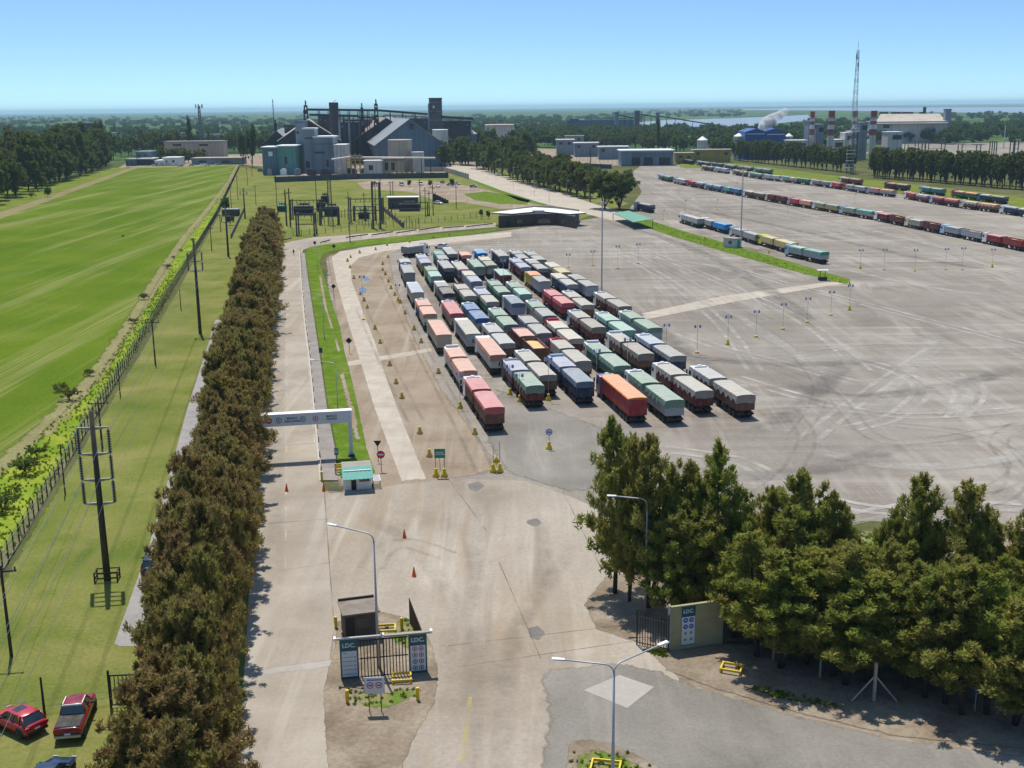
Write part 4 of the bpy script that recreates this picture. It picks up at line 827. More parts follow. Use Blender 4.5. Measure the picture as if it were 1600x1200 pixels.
# --- casuarina screen between the service path and the works road
HEDGE = [conifer('c', 11.5, 3.1, 80, 58, .135, M['leaf_brown'], M['bark_dark'], 100+i, base=.04, bushy=1.1, leader=1+(i % 2), taper=.52, tuft=1.1) for i in range(6)]
A, B = G(372, 1200), G(432, 388); d = (B-A); d.z = 0; Lh = d.length; d.normalize(); nrm = Vector((-d.y, d.x, 0))
spots = []; t = -32.0
while t < Lh-2:
    for row, off in ((0, 1.9), (1, 4.1)):
        q = A + d*(t + row*1.9 + random.uniform(-.5, .5)) + nrm*(off+random.uniform(-.4, .4))
        f = 1.0 + .10*math.sin(t*.09) + random.uniform(-.10, .08); spots.append((q.x, q.y, f*.98, random.choice((.84, .92, 1.0, 1.08, 1.22))*(.80+.36*max(0, min(1, t/230)))))
    t += 3.9
plant(HEDGE, spots, 'casuarina_tree', 'brownish green casuarina in the dense screen between service path and works road', 'casuarinas screening the works road', .03)
# --- roadside stand, right foreground
STAND = [conifer('s', 12.0, 3.4, 50, 56, .13, M['leaf_olive'], M['bark_dark'], 200+i, base=.12+.05*(i % 3), lean=.045, bushy=1.0, leader=1+(i % 3 > 0)+(i % 4 == 3), taper=.64, tuft=1.0) for i in range(8)]
tall = [(963,928,975,660,1.15,'tallest olive casuarina at the left end of the roadside stand'), (985,940,1012,690,.8,'casuarina leaning right, just behind the tall lamp post'), (1015,950,1038,688,1.0,'pointed casuarina directly right of the stand\'s tallest tree'), (1062,950,1066,728,.95,'rounded casuarina filling the gap left of the forked one'), (1090,958,1096,752,.8,'lower casuarina close behind the billboard wall'), (1200,975,1206,768,.85,'casuarina between the low one and the yellowish one'), (1283,985,1290,772,.8,'casuarina just right of the yellowish pointed one'), (1385,1000,1392,800,.75,'small casuarina at the right edge of the green gap'), (1118,960,1128,702,1.1,'casuarina with forked pointed top rising above the billboard'), (1160,975,1180,770,.9,'low casuarina between the forked one and the yellowish one'),
        (1240,985,1245,744,1.15,'yellowish pointed casuarina in the middle of the roadside stand'), (1312,985,1325,790,.7,'small dark topped casuarina left of the green gap'), (1425,1010,1438,752,1.0,'slender casuarina with ragged top just right of the green gap'), (1490,1020,1508,760,1.05,'dark forked casuarina second right of the green gap'), (1545,1020,1548,815,.9,'shorter casuarina near the right edge of the stand'), (1598,1030,1603,798,1.0,'casuarina cut off by the right edge of the picture')]
for i, (bx, by, tx, ty, fw, lb) in enumerate(tall):
    p, h = up(bx, by, tx, ty); o = make_tree('casuarina_tree', STAND[i % 8], lb, 'roadside stand of casuarinas')
    o.location = (p.x, p.y, -.05); o.rotation_euler = (0, 0, i*1.3); o.scale = (fw*1.02, fw*1.02, h/12.0)
sp = []; sph = []
for k, (y0, y1, n_, f0) in enumerate([((950,1000), (1090,1100), 14, .66), ((925,985), (1035,1060), 11, .58), (0, 0, 13, .74)]):
    for i in range(n_):
        t = (i+.5)/n_; x = 1040+590*t if k == 0 else 1060+580*t
        yb = (975+100*t) if k == 0 else (940+75*t) if k == 1 else (1024+122*t)
        if k == 2: x = 1170+460*t
        if k == 1 and 1300 < x < 1400: continue
        p = G(x+random.uniform(-12, 12), yb+random.uniform(-8, 8)); (sp if k < 2 else sph).append((p.x, p.y, f0+random.uniform(-.08, .16), random.uniform(.85, 1.1)*(1 if k < 2 else 1.25)))
plant(STAND, sp, 'casuarina_tree', 'lower casuarina filling the roadside stand between its tall ones', 'roadside stand of casuarinas, lower trees', .04)
HIGH = [conifer('s', 12.0, 3.2, 46, 56, .13, M['leaf_olive'], M['bark_dark'], 240+i, base=.20, lean=.045, leader=1+(i % 2), taper=.62, tuft=1.0) for i in range(4)]
plant(HIGH, sph, 'casuarina_tree', 'high crowned casuarina in the front line of the roadside stand, above the concrete posts', 'front line of the roadside stand', .04)
# --- mid distance: woodland left, rows and clumps
BRD = [broad('b', 11, 4.6, 200, 38, .40, M['leaf_dark'], M['bark_dark'], 300+i, .05) for i in range(5)]
WND = [broad('w', 12, 3.0, 150, 30, .42, M['leaf_dark'], M['bark_dark'], 320+i, .08) for i in range(5)]
GRN = [broad('g', 8, 3.6, 120, 32, .36, M['leaf_green'], M['bark_dark'], 340+i, .15) for i in range(3)]
FARB = [broad('f', 11, 5.0, 46, 22, .85, M['leaf_dark'], M['bark_dark'], 360+i, .15) for i in range(4)]
FARG = [broad('f', 11, 5.0, 46, 22, .85, M['leaf_green'], M['bark_dark'], 370+i, .15) for i in range(3)]
def seg(a, b, n_, jx=0., fh=(.85, 1.15), fw=(.9, 1.15), jy=0.):
    A, B = G(*a), G(*b); out = []
    for i in range(n_):
        t = (i+.5)/n_; q = A.lerp(B, t); out.append((q.x+random.uniform(-jx, jx), q.y+random.uniform(-jy, jy), random.uniform(*fh), random.uniform(*fw)))
    return out
sp = seg((-30,322), (172,258), 18, 3, (1.9, 2.6), (1.35, 1.8), 4) + seg((-60,318), (160,254), 15, 5, (2.2, 2.8), (1.5, 1.9), 8) + seg((-120,300), (150,250), 16, 8, (2.4, 3.0), (1.6, 2.0), 14) + seg((-30,324), (170,260), 16, 3, (1.2, 1.7), (1.2, 1.5), 3)
plant(BRD, sp, 'woodland_tree', 'tall dark tree in the woodland left of the crop field', 'woodland left of the crop field')
for (bx, by, tx, ty, fw, lb, pr) in [(158,256,158,190,1.3,'tallest rounded tree at the right end of the left woodland',BRD), (75,308,75,288,.5,'lone round bush at the woodland side of the crop field',GRN), (192,370,192,366,.14,'tiny dark shrub standing alone in the crop field',GRN),
        (352,335,352,306,.55,'dark round tree beside the pole line fence',GRN), (360,352,362,330,.45,'small tree in front of the shed by the pole line',GRN), (298,240,300,182,.55,'slim tall tree left of the lattice phone mast',BRD), (395,262,400,195,1.0,'tall dark tree at the end of the pole line',BRD), (380,258,378,205,.8,'dark tree left of the tall one by the pole line',BRD),
        (430,262,432,238,.35,'small tree at the corner of the green hall',GRN), (640,292,640,280,.35,'young green tree left in the car park',GRN), (672,292,672,279,.4,'young green tree behind the third van',GRN), (706,292,706,278,.42,'young green tree behind the silver car',GRN), (752,342,752,327,.3,'left of two young trees behind the substation steps',GRN), (763,342,763,328,.26,'right of two young trees behind the substation steps',GRN),
        (945,326,947,264,1.75,'left dark tree of the pair beside the yard lamp mast',BRD), (968,328,968,268,1.7,'right dark tree of the pair beside the yard lamp mast',BRD), (1028,245,1028,180,.6,'tall narrow tree poking above the far tree belt',WND)]:
    p, h = up(bx, by, tx, ty); ms = pr[int(bx) % len(pr)]; hh = 11 if pr is BRD else (12 if pr is WND else 8); o = make_tree('broadleaf_tree', ms, lb); o.location = (p.x, p.y, -.05); o.rotation_euler = (0, 0, bx); o.scale = (fw, fw, h/hh)
    if lb.startswith('tiny'): o['category'] = 'shrub'; o.name = 'shrub'
sp = seg((812,284), (918,310), 13, 1, (1.25, 1.5), (1.1, 1.35), 2) + seg((820,276), (925,300), 12, 2, (1.2, 1.5), (1.1, 1.35), 2) + seg((745,262), (815,284), 9, 2, (1.4, 1.8), (1.2, 1.5), 3)
plant(BRD, sp, 'avenue_tree', 'dark bushy tree in the avenue along the plant road', 'avenue along the plant road')
sp = seg((665,262), (700,266), 6, 3, (1.3, 1.7), (1.3, 1.6), 4) + seg((690,256), (820,262), 15, 6, (1.3, 1.9), (1.3, 1.6), 8) + seg((690,248), (830,252), 16, 8, (1.5, 2.2), (1.3, 1.7), 12)
plant(BRD, sp, 'grove_tree', 'dark tree in the grove between the big shed and the plant road', 'grove beside the big shed')
sp = seg((1146,250), (1335,271), 30, 1, (1.2, 1.4), (1.15, 1.35), 1)
plant(WND, sp, 'windbreak_tree', 'round topped tree in the windbreak row left of the radio mast', 'windbreak left of the radio mast')
sp = seg((1361,277), (1640,300), 34, 1, (1.25, 1.45), (1.1, 1.3), 1) + seg((1360,274), (1640,296), 30, 2, (1.25, 1.45), (1.1, 1.3), 1)
plant(WND, sp, 'windbreak_tree', 'round topped tree in the windbreak row right of the radio mast', 'windbreak right of the radio mast')
# distant village trees, left
sp = seg((175,246), (300,240), 14, 8, (1.6, 2.4), (1.2, 1.6), 20) + seg((236,255.2), (314,254.6), 12, 3, (.9, 1.3), (1.0, 1.3), 3) + seg((330,240), (420,238), 10, 6, (1.5, 2.2), (1.2, 1.5), 15) + seg((20,262), (280,235), 16, 30, (1.6, 2.4), (1.3, 1.6), 60)
plant(FARB, sp, 'village_tree', 'dark tree among the houses beyond the crop field', 'trees among the houses beyond the field')
sp = seg((840,226), (1150,242), 60, 10, (1.2, 1.7), (1.2, 1.5), 25) + seg((830,216), (1180,226), 60, 20, (1.4, 1.9), (1.3, 1.7), 60)
plant(FARB+FARG[:1], sp, 'belt_tree', 'dark tree in the broad belt behind the long tin sheds', 'tree belt behind the tin sheds')
sp = seg((1345,221), (1500,221), 24, 10, (1.0, 1.5), (1.2, 1.6), 15)
plant(FARB, sp, 'belt_tree', 'dark tree in the belt hiding the foot of the long river store', 'trees before the long river store')
def far_wood(name, areas, label, protos, s=1.6):
    """one object for a far-off wood that reads as one mass"""
    V_, F_ = [], []; me = bpy.data.meshes.new(name)
    src = [(np.array([v.co[:] for v in p[1].vertices]), len(p[1].vertices)) for p in protos]
    tot = 0; out = []
    for (x0, x1, ya, yb, n_) in areas:
        for i in range(n_):
            p = G(random.uniform(x0, x1), ya + (yb-ya)*random.random()**.8); co, nv = src[random.randrange(len(src))]
            a = random.uniform(0, 6.28); k = s*random.uniform(.8, 1.3); kz = random.uniform(1.0, 1.7); ca, sa = math.cos(a)*k, math.sin(a)*k
            out.append(np.stack([co[:, 0]*ca-co[:, 1]*sa+p.x, co[:, 0]*sa+co[:, 1]*ca+p.y, co[:, 2]*kz], 1))
    verts = np.concatenate(out).astype(np.float32); N = len(verts)//3
    me.vertices.add(N*3); me.vertices.foreach_set('co', verts.ravel()); me.loops.add(N*3); me.loops.foreach_set('vertex_index', np.arange(N*3, dtype=np.int32))
    me.polygons.add(N); me.polygons.foreach_set('loop_start', np.arange(0, N*3, 3, dtype=np.int32)); me.polygons.foreach_set('loop_total', np.full(N, 3, dtype=np.int32))
    me.materials.append(M['leaf_wood']); me.update(calc_edges=True)
    return tag(link(name, me), label, None, None, 'stuff')
M['leaf_wood'] = leafmat('wood_leaf', (.045,.085,.028), (.08,.135,.04), (.12,.18,.05))
LOWF = [broad('l', 10, 5.5, 22, 12, 1.8, M['leaf_dark'], M['bark_dark'], 390+i, .1) for i in range(4)]
far_wood('distant_wood', [(-100,420,215,238,150), (-200,900,196,214,330), (830,1300,207,218,190), (1110,1300,214,236,130), (1260,1900,192,216,260), (1340,1900,216,226,90), (740,960,203,232,90), (1440,1900,176,190,90)], 'dark woodland filling the plain behind the works', LOWF, 1.5)
far_wood('distant_wood', [(-300,1000,182,197,420), (960,1160,172,184,80), (1000,1900,171.5,176,0)], 'hazy woodland towards the horizon', LOWF, 2.6)
# scrub along the fence, and the clipped bushes
SCR = [broad('sc', 2.2, 1.5, 50, 24, .14, M['leaf_dark'], M['bark_dark'], 400+i, .2) for i in range(3)]
for i, (x, y, f, lb) in enumerate([(108,625,1.1,'brownish scrub bush in the weeds, upper of a pair near the fence'), (40,740,1.3,'thorny dark bush in the weeds beside the field edge'), (58,715,1.0,'smaller dark bush just behind the thorny one'), (5,800,1.2,'dark bush at the left edge among yellow weeds'), (140,588,.7,'small bush beside the upper scrub bush'), (95,612,.8,'low scrub bush on the field side of the upper pair'),
        (262,420,.8,'brown bush on the stubble strip far along the fence'), (225,468,.9,'green bush on the weeds halfway along the fence'), (208,505,.7,'flat bush just nearer than the halfway bush'), (283,393,.5,'first of two small dark bushes far along the field edge'), (271,404,.5,'second of two small dark bushes far along the field edge'), (22,775,.7,'tiny bush between the thorny bush and the left edge'), (300,376,.5,'small dark bush near the far end of the weeds'), (50,309,1.6,'low scrubby thicket left of the lone round bush')]):
    p = G(x, y); o = make_tree('scrub_bush', SCR[i % 3], lb, 'scrub bushes in the weedy verge', 'bush'); o.location = (p.x, p.y, -.05); o.rotation_euler = (0, 0, i); o.scale = (f*1.0, f*1.0, f*.8)
# rough grass and weeds that nobody could count
def tufts(name, m, polys, label, size=.12, h=.5):
    cs, rs = [], []
    for (pts, n_) in polys:
        P = [G(*p) for p in pts]; x0, x1 = min(p.x for p in P), max(p.x for p in P); y0, y1 = min(p.y for p in P), max(p.y for p in P); k = 0; tries = 0
        while k < n_ and tries < n_*40:
            tries += 1; x, y = random.uniform(x0, x1), random.uniform(y0, y1); ins = False; j = len(P)-1
            for i in range(len(P)):
                if (P[i].y > y) != (P[j].y > y) and x < (P[j].x-P[i].x)*(y-P[i].y)/(P[j].y-P[i].y)+P[i].x: ins = not ins
                j = i
            if ins: k += 1; s = random.uniform(.2, .7)*h; cs.append((x, y, .08+s*.3)); rs.append((s, s, s*.6))
    return tag(link(name, leaves_mesh(name, cs, rs, 16, size, m, 2.5, 1.2)), label, None, None, 'stuff')
M['weed_leaf'] = leafmat('weed_leaf', (0.12, 0.189, 0.018), (0.24, 0.3105, 0.024), (0.405, 0.3915, 0.036)); M['grass_leaf'] = leafmat('grass_leaf', (.10,.17,.015), (.16,.22,.025), (.22,.26,.04))
tufts('weeds', M['weed_leaf'], [([(270,420),(205,510),(150,592),(80,662),(0,735),(-200,880),(-150,1050),(15,873),(112,713),(210,557),(270,458)], 1500), ([(372,260),(330,322),(290,372),(270,420),(270,458),(339,335)], 300)], 'yellowish weeds growing between the crop and the fence', .12, .32)
tufts('rough_grass', M['grass_leaf'], [([(1335,832),(1420,828),(1440,850),(1500,900),(1400,930),(1330,870)], 500), ([(535,1090),(545,1075),(665,1080),(640,1098),(560,1106)], 40), ([(600,980),(640,966),(668,1005),(640,1020)], 30), ([(890,1174),(980,1178),(1020,1200),(1030,1250),(895,1250)], 70), ([(1150,1070),(1240,1084),(1330,1110),(1230,1098)], 50), ([(1005,1018),(1045,1016),(1040,1030)], 60), ([(985,333),(1060,361),(1325,441),(1230,422),(1050,370)], 300)], 'short rough grass on the islands and verges', .10, .3)
# ================================================================== STRUCTURES AND STREET FURNITURE
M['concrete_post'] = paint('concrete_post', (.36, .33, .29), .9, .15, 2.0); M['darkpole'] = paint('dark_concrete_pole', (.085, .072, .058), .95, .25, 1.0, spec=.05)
M['woodpole'] = paint('tarred_wood', (.06, .045, .035), .9, .3, 2.0); M['insul'] = flat('insulator', (.10, .07, .06), .3)
M['wire'] = flat('cable', (.20, .21, .20), .5, .3); M['galv'] = paint('galvanised_pole', (.44, .45, .46), .5, .08, .5, .3)
M['teal'] = paint('teal_sheet', (.015, .30, .24), .5, .08, 1.0); M['signgreen'] = flat('sign_green', (.01, .22, .14), .45); M['signteal'] = flat('sign_teal', (.01, .10, .12), .45)
M['signwhite'] = flat('sign_white', (.60, .63, .68), .45); M['signblue'] = flat('sign_blue', (.02, .10, .42), .45); M['signred'] = flat('sign_red', (.48, .02, .05), .45); M['pict'] = flat('pictogram_green', (.16, .38, .10), .5)
M['brownwall'] = paint('brown_wall', (.10, .08, .065), .85, .2, 1.5); M['roofbrown'] = paint('felt_roof', (.30, .26, .22), .9, .15, .8); M['orange'] = flat('cone_orange', (.62, .12, .03), .5)
M['roofwhite'] = paint('white_roof', (.74, .73, .69), .5, .06, .15, dirt=((.4,.34,.26), .35)); M['bluewall'] = paint('blue_sheet_wall', (.10, .16, .22), .6, .12, .08, ribs=.8); M['lead'] = paint('grey_sheet_roof', (.235, .255, .26), .55, .14, .06, dirt=((.30,.22,.16), .3), ribs=.8)
M['plantdark'] = paint('dark_plant_steel', (.045, .05, .06), .8, .3, .1); M['plantgrey'] = paint('grey_cladding', (.19, .235, .275), .7, .15, .08, ribs=.8); M['tan'] = paint('tan_concrete', (.42, .36, .29), .85, .12, .1, dirt=((.2,.15,.1), .5), ribs=.8); M['rustroof'] = paint('brown_sheet_roof', (.25, .19, .15), .8, .2, .05, ribs=.8)
M['darkwall'] = paint('dark_boundary_wall', (.055, .075, .085), .9, .2, .2); M['cobalt'] = paint('cobalt_sheet', (.012, .075, .26), .5, .08, .05, ribs=.8); M['paleblock'] = paint('pale_render', (.55, .53, .49), .85, .08, .1, ribs=.8); M['greenhall'] = paint('green_hall_sheet', (.12, .30, .26), .7, .1, .1, ribs=.8)

def post(name, label, cat, b, h, r0, r1, mat_, group=None): ...
# --- boundary fence, field side
A, B = G(8, 886), G(339, 337); d = B-A; L = d.length; d.normalize()
fence = thing('boundary_fence', 'long dark mesh fence with leaning posts between crop weeds and mown grass', 'fence')
def fence_run(root, A, d, L, sp_, h, mp, posts=100, top=True, panel=True):
    n_ = int(L/sp_); prm = MB().box(-.06, .06, -.06, .06, 0, h).tube([(0, 0, h), (-.22, 0, h+.35)], .04, 4).mesh('fence_post', [mp]); extra = MB()
    for i in range(n_+1):
        p = A + d*i*sp_
        if i < posts: link('fence_post', prm, root, p, math.atan2(-d.x, d.y))
        else: extra.box(p.x-.06, p.x+.06, p.y-.06, p.y+.06, 0, h)
    if extra.v: o = extra.obj('fence_post', mp, root); o['kind'] = 'stuff'
    wm = MB()
    for z in (.1, h*.35, h*.7, h*.97, h+.15): wm.tube([A+Vector((0, 0, z)), A+d*L+Vector((0, 0, z))], .012, 4, 0, None, False)
    wm.obj('fence_wire', M['wire'], root)
    if panel: MB().add([A+Vector((0, 0, .05)), A+d*L+Vector((0, 0, .05)), A+d*L+Vector((0, 0, h*.95)), A+Vector((0, 0, h*.95))], [(0, 1, 2, 3)]).obj('wire_mesh', M['mesh'], root)
m, t, b, out = _new('wire_mesh_mat'); b.inputs['Base Color'].default_value = (.05, .06, .055, 1)
tr = t.nodes.new('ShaderNodeBsdfTransparent'); mx = t.nodes.new('ShaderNodeMixShader'); tcx = _coords(t); ck = t.nodes.new('ShaderNodeTexVoronoi'); ck.feature = 'DISTANCE_TO_EDGE'; ck.inputs['Scale'].default_value = 9
t.links.new(tcx, ck.inputs['Vector']); f = _ramp(t, ck.outputs['Distance'], [(.06, .75), (.075, .0)], 'CONSTANT'); t.links.new(f, mx.inputs[0]); t.links.new(tr.outputs[0], mx.inputs[1]); t.links.new(b.outputs[0], mx.inputs[2]); t.links.new(mx.outputs[0], out.inputs[0]); M['mesh'] = m
fence_run(fence, A - d*22, d, L+22, 2.35, 2.0, M['darkpole'])
f2 = thing('boundary_fence', 'far stretch of mesh fence past the pole line beyond the crop field', 'fence')
A2, B2 = G(339, 337), G(374, 262); d2 = B2-A2; fence_run(f2, A2, d2.normalized(), d2.length, 3.0, 2.0, M['darkpole'], 60)

# --- poles and lines
def big_pole(bx, by, tx, ty, label, arms=(.90, .75, .60, .46), frame=True):
    b, h = up(bx, by, tx, ty); root = thing('power_pole', label, 'pole', (b.x, b.y, 0), rad(8), 'power poles along the service path')
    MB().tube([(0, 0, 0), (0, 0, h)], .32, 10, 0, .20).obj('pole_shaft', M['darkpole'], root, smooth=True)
    for k, f in enumerate(arms):
        z = h*f; w_ = 1.35 if k < 3 else 1.35
        mb = MB(); mb.add([(-w_, -.08, z+.12), (w_, -.08, z+.12), (w_, .08, z+.12), (-w_, .08, z+.12), (-w_, -.05, z+.02), (-.25, -.09, z-.14), (.25, -.09, z-.14), (w_, -.05, z+.02), (w_, .05, z+.02), (.25, .09, z-.14), (-.25, .09, z-.14), (-w_, .05, z+.02)],
            [(0,1,2,3), (0,4,5,6,7,1), (2,8,9,10,11,3), (4,11,10,5), (5,10,9,6), (6,9,8,7), (0,3,11,4), (1,7,8,2)])
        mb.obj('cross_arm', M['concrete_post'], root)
        if 0 < k:
            for s in (-1, 1):
                ib = MB(); z1 = h*arms[k-1]-.1
                for q in range(9): ib.cyl((s*(w_-.06), 0), .17, z+.16+q*(z1-z-.2)/9, z+.16+q*(z1-z-.2)/9+.09, 8)
                ib.cyl((s*(w_-.06), 0), .07, z+.1, z1, 6); ib.obj('insulator', M['insul'], root)
    if frame:
        fb = MB()
        for z in (.35, .85):
            for s in (-1, 1): fb.box(-1.0, 1.0, s*.55-.04, s*.55+.04, z, z+.10); fb.box(s*.96-.04, s*.96+.04, -.5, .5, z, z+.10)
        for sx in (-1, 1):
            for sy in (-1, 1): fb.box(sx*.98-.06, sx*.98+.06, sy*.58-.06, sy*.58+.06, 0, .97)
        fb.obj('guard_frame', M['rust'], root)
    return root, b, h
P1 = big_pole(168, 906, 145, 642, 'nearest and largest concrete power pole with four cross arms and a guard frame')
P2 = big_pole(313, 521, 303, 372, 'second tall power pole with cross arms, far along the mown strip', (.86, .76, .66), False)
P3 = big_pole(357, 401, 351, 322, 'third power pole near the small shed by the fence', (.80, .68), False)
P4 = big_pole(383, 341, 380, 294, 'fourth power pole, standing by the leaning concrete beam', (.9, .78), False)
def t_pole(bx, by, tx, ty, label, arm=1.1, mat_='woodpole', r=.14):
    b, h = up(bx, by, tx, ty); root = thing('utility_pole', label, 'pole', (b.x, b.y, 0), rad(8), 'slim poles along the boundary fence')
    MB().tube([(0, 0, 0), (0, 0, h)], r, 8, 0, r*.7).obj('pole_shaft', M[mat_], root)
    if arm:
        MB().box(-arm, arm, -.06, .06, h*.93, h*.93+.13).obj('cross_arm', M[mat_], root)
        for x in (-arm+.1, 0, arm-.1): MB().cyl((x, 0), .07, h*.93+.13, h*.93+.40, 8).obj('insulator', M['insul'], root)
    return b, h
T1 = t_pole(18, 1026, 0, 884, 'slim pole with cross arm at the left edge above the parked cars')
T2 = t_pole(160, 700, 149, 626, 'slim pole with cross arm just behind the largest power pole', 1.2)
T3 = t_pole(243, 570, 234, 500, 'slim pole with cross arm halfway along the fence')
t_pole(70, 1118, 64, 1058, 'short dark post between the red hatchback and the grass', 0, r=.1); t_pole(188, 619, 183, 565, 'plain leaning post beside the fence, beyond the largest pole', 0, r=.09)
t_pole(102, 772, 94, 694, 'plain dark post beside the fence left of the largest pole', 0, r=.09); t_pole(283, 485, 279, 452, 'plain slim pole between the halfway pole and the second tall pole', 0, r=.1); t_pole(331, 392, 328, 355, 'slim pole beside the far end of the fence', .7); t_pole(345, 362, 343, 335, 'short slim pole next to the dark round tree', .6)
for i, (bx, by, tx, ty) in enumerate([(372,312,369,274), (400,320,399,290), (387,290,386,262), (394,276,393,250), (362,330,361,290)]):
    t_pole(bx, by, tx, ty, ['slim pole left of the fenced scrap yard, farthest row', 'plain pole right of the leaning beam', 'far slim pole in line with the green hall', 'farthest slim pole of the line near the tall dark tree', 'dark pole left of the scrap yard fence'][i], .8)
# conductors
def cable(name, label, pairs, sag=.6, r=.022, group=None):
    mb = MB()
    for a, b in pairs:
        a, b = Vector(a), Vector(b); n_ = 16
        pts = [a.lerp(b, i/n_) - Vector((0, 0, sag*4*(i/n_)*(1-i/n_))) for i in range(n_+1)]; mb.tube(pts, r, 3, 0, None, False)
    return tag(mb.obj(name, M['wire']), label, 'cable', group)
def arm_pt(P, f, s, w_=1.3): root, b, h = P; return Vector((b.x + s*w_*math.cos(rad(8)), b.y + s*w_*math.sin(rad(8)), h*f))
dirn = (P1[1]-P2[1]).normalized()
P0 = P1[1] + dirn*62
for s, sw in ((-1, 'left'), (1, 'right')):
    prs = []
    for f in (.90, .75, .60):
        e = Vector((P0.x+s*1.3, P0.y, P1[2]*f)); prs.append((arm_pt(P1, f, s), e)); prs.append((arm_pt(P2, max(.66, f*.95), s), arm_pt(P1, f, s)))
    cable('power_cable', f'pale power cables strung along the {sw} side of the big poles', prs, .9, .018, 'cables')
q = Vector((T1[0].x, T1[0].y, 0)); e = q + (T1[0]-T2[0]).normalized()*45
cable('power_cable', 'pale cables between the slim poles along the fence', [((T1[0].x+o_, T1[0].y, T1[1]*.95), (T2[0].x+o_, T2[0].y, T2[1]*.95)) for o_ in (-1, 0, 1)] + [((T2[0].x+o_, T2[0].y, T2[1]*.95), (T3[0].x+o_, T3[0].y, T3[1]*.95)) for o_ in (-1, 0, 1)] + [((T1[0].x+o_, T1[0].y, T1[1]*.95), (e.x+o_, e.y, T1[1]*.95)) for o_ in (-1, 0, 1)], .7, .016, 'cables')
# low fence with gate by the cars
gt = thing('barred_gate', 'dark barred gate leaf against the casuarinas behind the red pickup', 'gate', G(178, 1106), rad(4)); b, h = up(180, 1108, 166, 1030)
gb = MB()
for i in range(7): gb.box(-.1+i*.28, -.04+i*.28, -.02, .02, .25, 2.5)
gb.box(-.1, 1.7, -.03, .03, 2.45, 2.55); gb.box(-.1, 1.7, -.03, .03, 1.3, 1.38); gb.box(-.1, 1.7, -.03, .03, .2, .28); gb.obj('gate_leaf', M['black'], gt); MB().box(-.25, -.12, -.07, .07, 0, 2.9).obj('gate_post', M['black'], gt)
wf = thing('wire_fence', 'thin two-strand wire fence behind the parked red cars', 'fence'); a, b = G(-40, 1128), G(175, 1100); mb = MB()
for z in (.5, 1.0): mb.tube([a+Vector((0, 0, z)), b+Vector((0, 0, z))], .02, 4)
mb.obj('fence_wire', M['wire'], wf)

# --- works road rail, gantry, kiosk, signs
def guard_rail(name, label, pts, h=.62, sp_=3.2, col=('black', 'white'), seglen=3.0, wd=.28, group=None):
    P = resample([G(*p) for p in pts], seglen, False); root = thing(name, label, 'guard rail', (0, 0, 0), 0, group)
    for i in range(len(P)-1):
        t_ = (P[i+1]-P[i]).normalized(); n_ = Vector((-t_.y, t_.x, 0)); mbx = MB(); e = .02 if i % 2 else 0
        o1, o2 = Vector((0, 0, h-wd)), Vector((0, 0, h)); q0, q1 = P[i]+t_*e, P[i+1]-t_*e
        mbx.add([q0+o1-n_*.04, q1+o1-n_*.04, q1+o2-n_*.04, q0+o2-n_*.04, q0+o1+n_*.04, q1+o1+n_*.04, q1+o2+n_*.04, q0+o2+n_*.04], [(0,1,2,3), (7,6,5,4), (0,4,5,1), (3,2,6,7), (1,5,6,2), (0,3,7,4)])
        mbx.obj('rail', M[col[i % 2]], root); MB().box(P[i].x-.06, P[i].x+.06, P[i].y-.06, P[i].y+.06, 0, h-wd-.005).obj('rail_post', M[col[0]], root)
    return root
guard_rail('guard_rail', 'long black and white striped rail between the works road and the footway', [(469,392),(472,440),(478,507),(485,560),(491,620),(497,680),(503,752)], .8, col=('black', 'concrete_post'), wd=.20)
for i, (a, b) in enumerate([((438,379),(456,375)), ((501,382),(516,378)), ((541,374),(575,369)), ((581,370),(614,365)), ((619,367),(650,362)), ((656,362),(687,357)), ((692,359),(725,356)), ((729,357),(770,352))]):
    guard_rail('guard_rail', f"dark rail segment, {(['leftmost']+NTH[1:])[i]} along the curved road by the substation", [a, b], .8, col=('black', 'black'), wd=.34, group='rail segments along the curved road')
M['kerbconc'] = paint('pale_kerb', (.44, .40, .35), .9, .1, 1.0)
mb = MB(); P = resample([G(*p) for p in [(469,392),(472,440),(478,507),(485,560),(491,620),(497,680),(504,752)]], 3, False)
for i in range(len(P)-1):
    t_ = (P[i+1]-P[i]).normalized(); n_ = Vector((-t_.y, t_.x, 0))*.12
    mb.add([P[i]-n_*2.6, P[i+1]-n_*2.6, P[i+1]-n_*.9, P[i]-n_*.9] + [p+Vector((0, 0, .14)) for p in (P[i]-n_*2.6, P[i+1]-n_*2.6, P[i+1]-n_*.9, P[i]-n_*.9)], [(4,5,6,7), (0,1,5,4), (2,3,7,6)])
tag(mb.obj('kerb', M['kerbconc']), kind='structure')

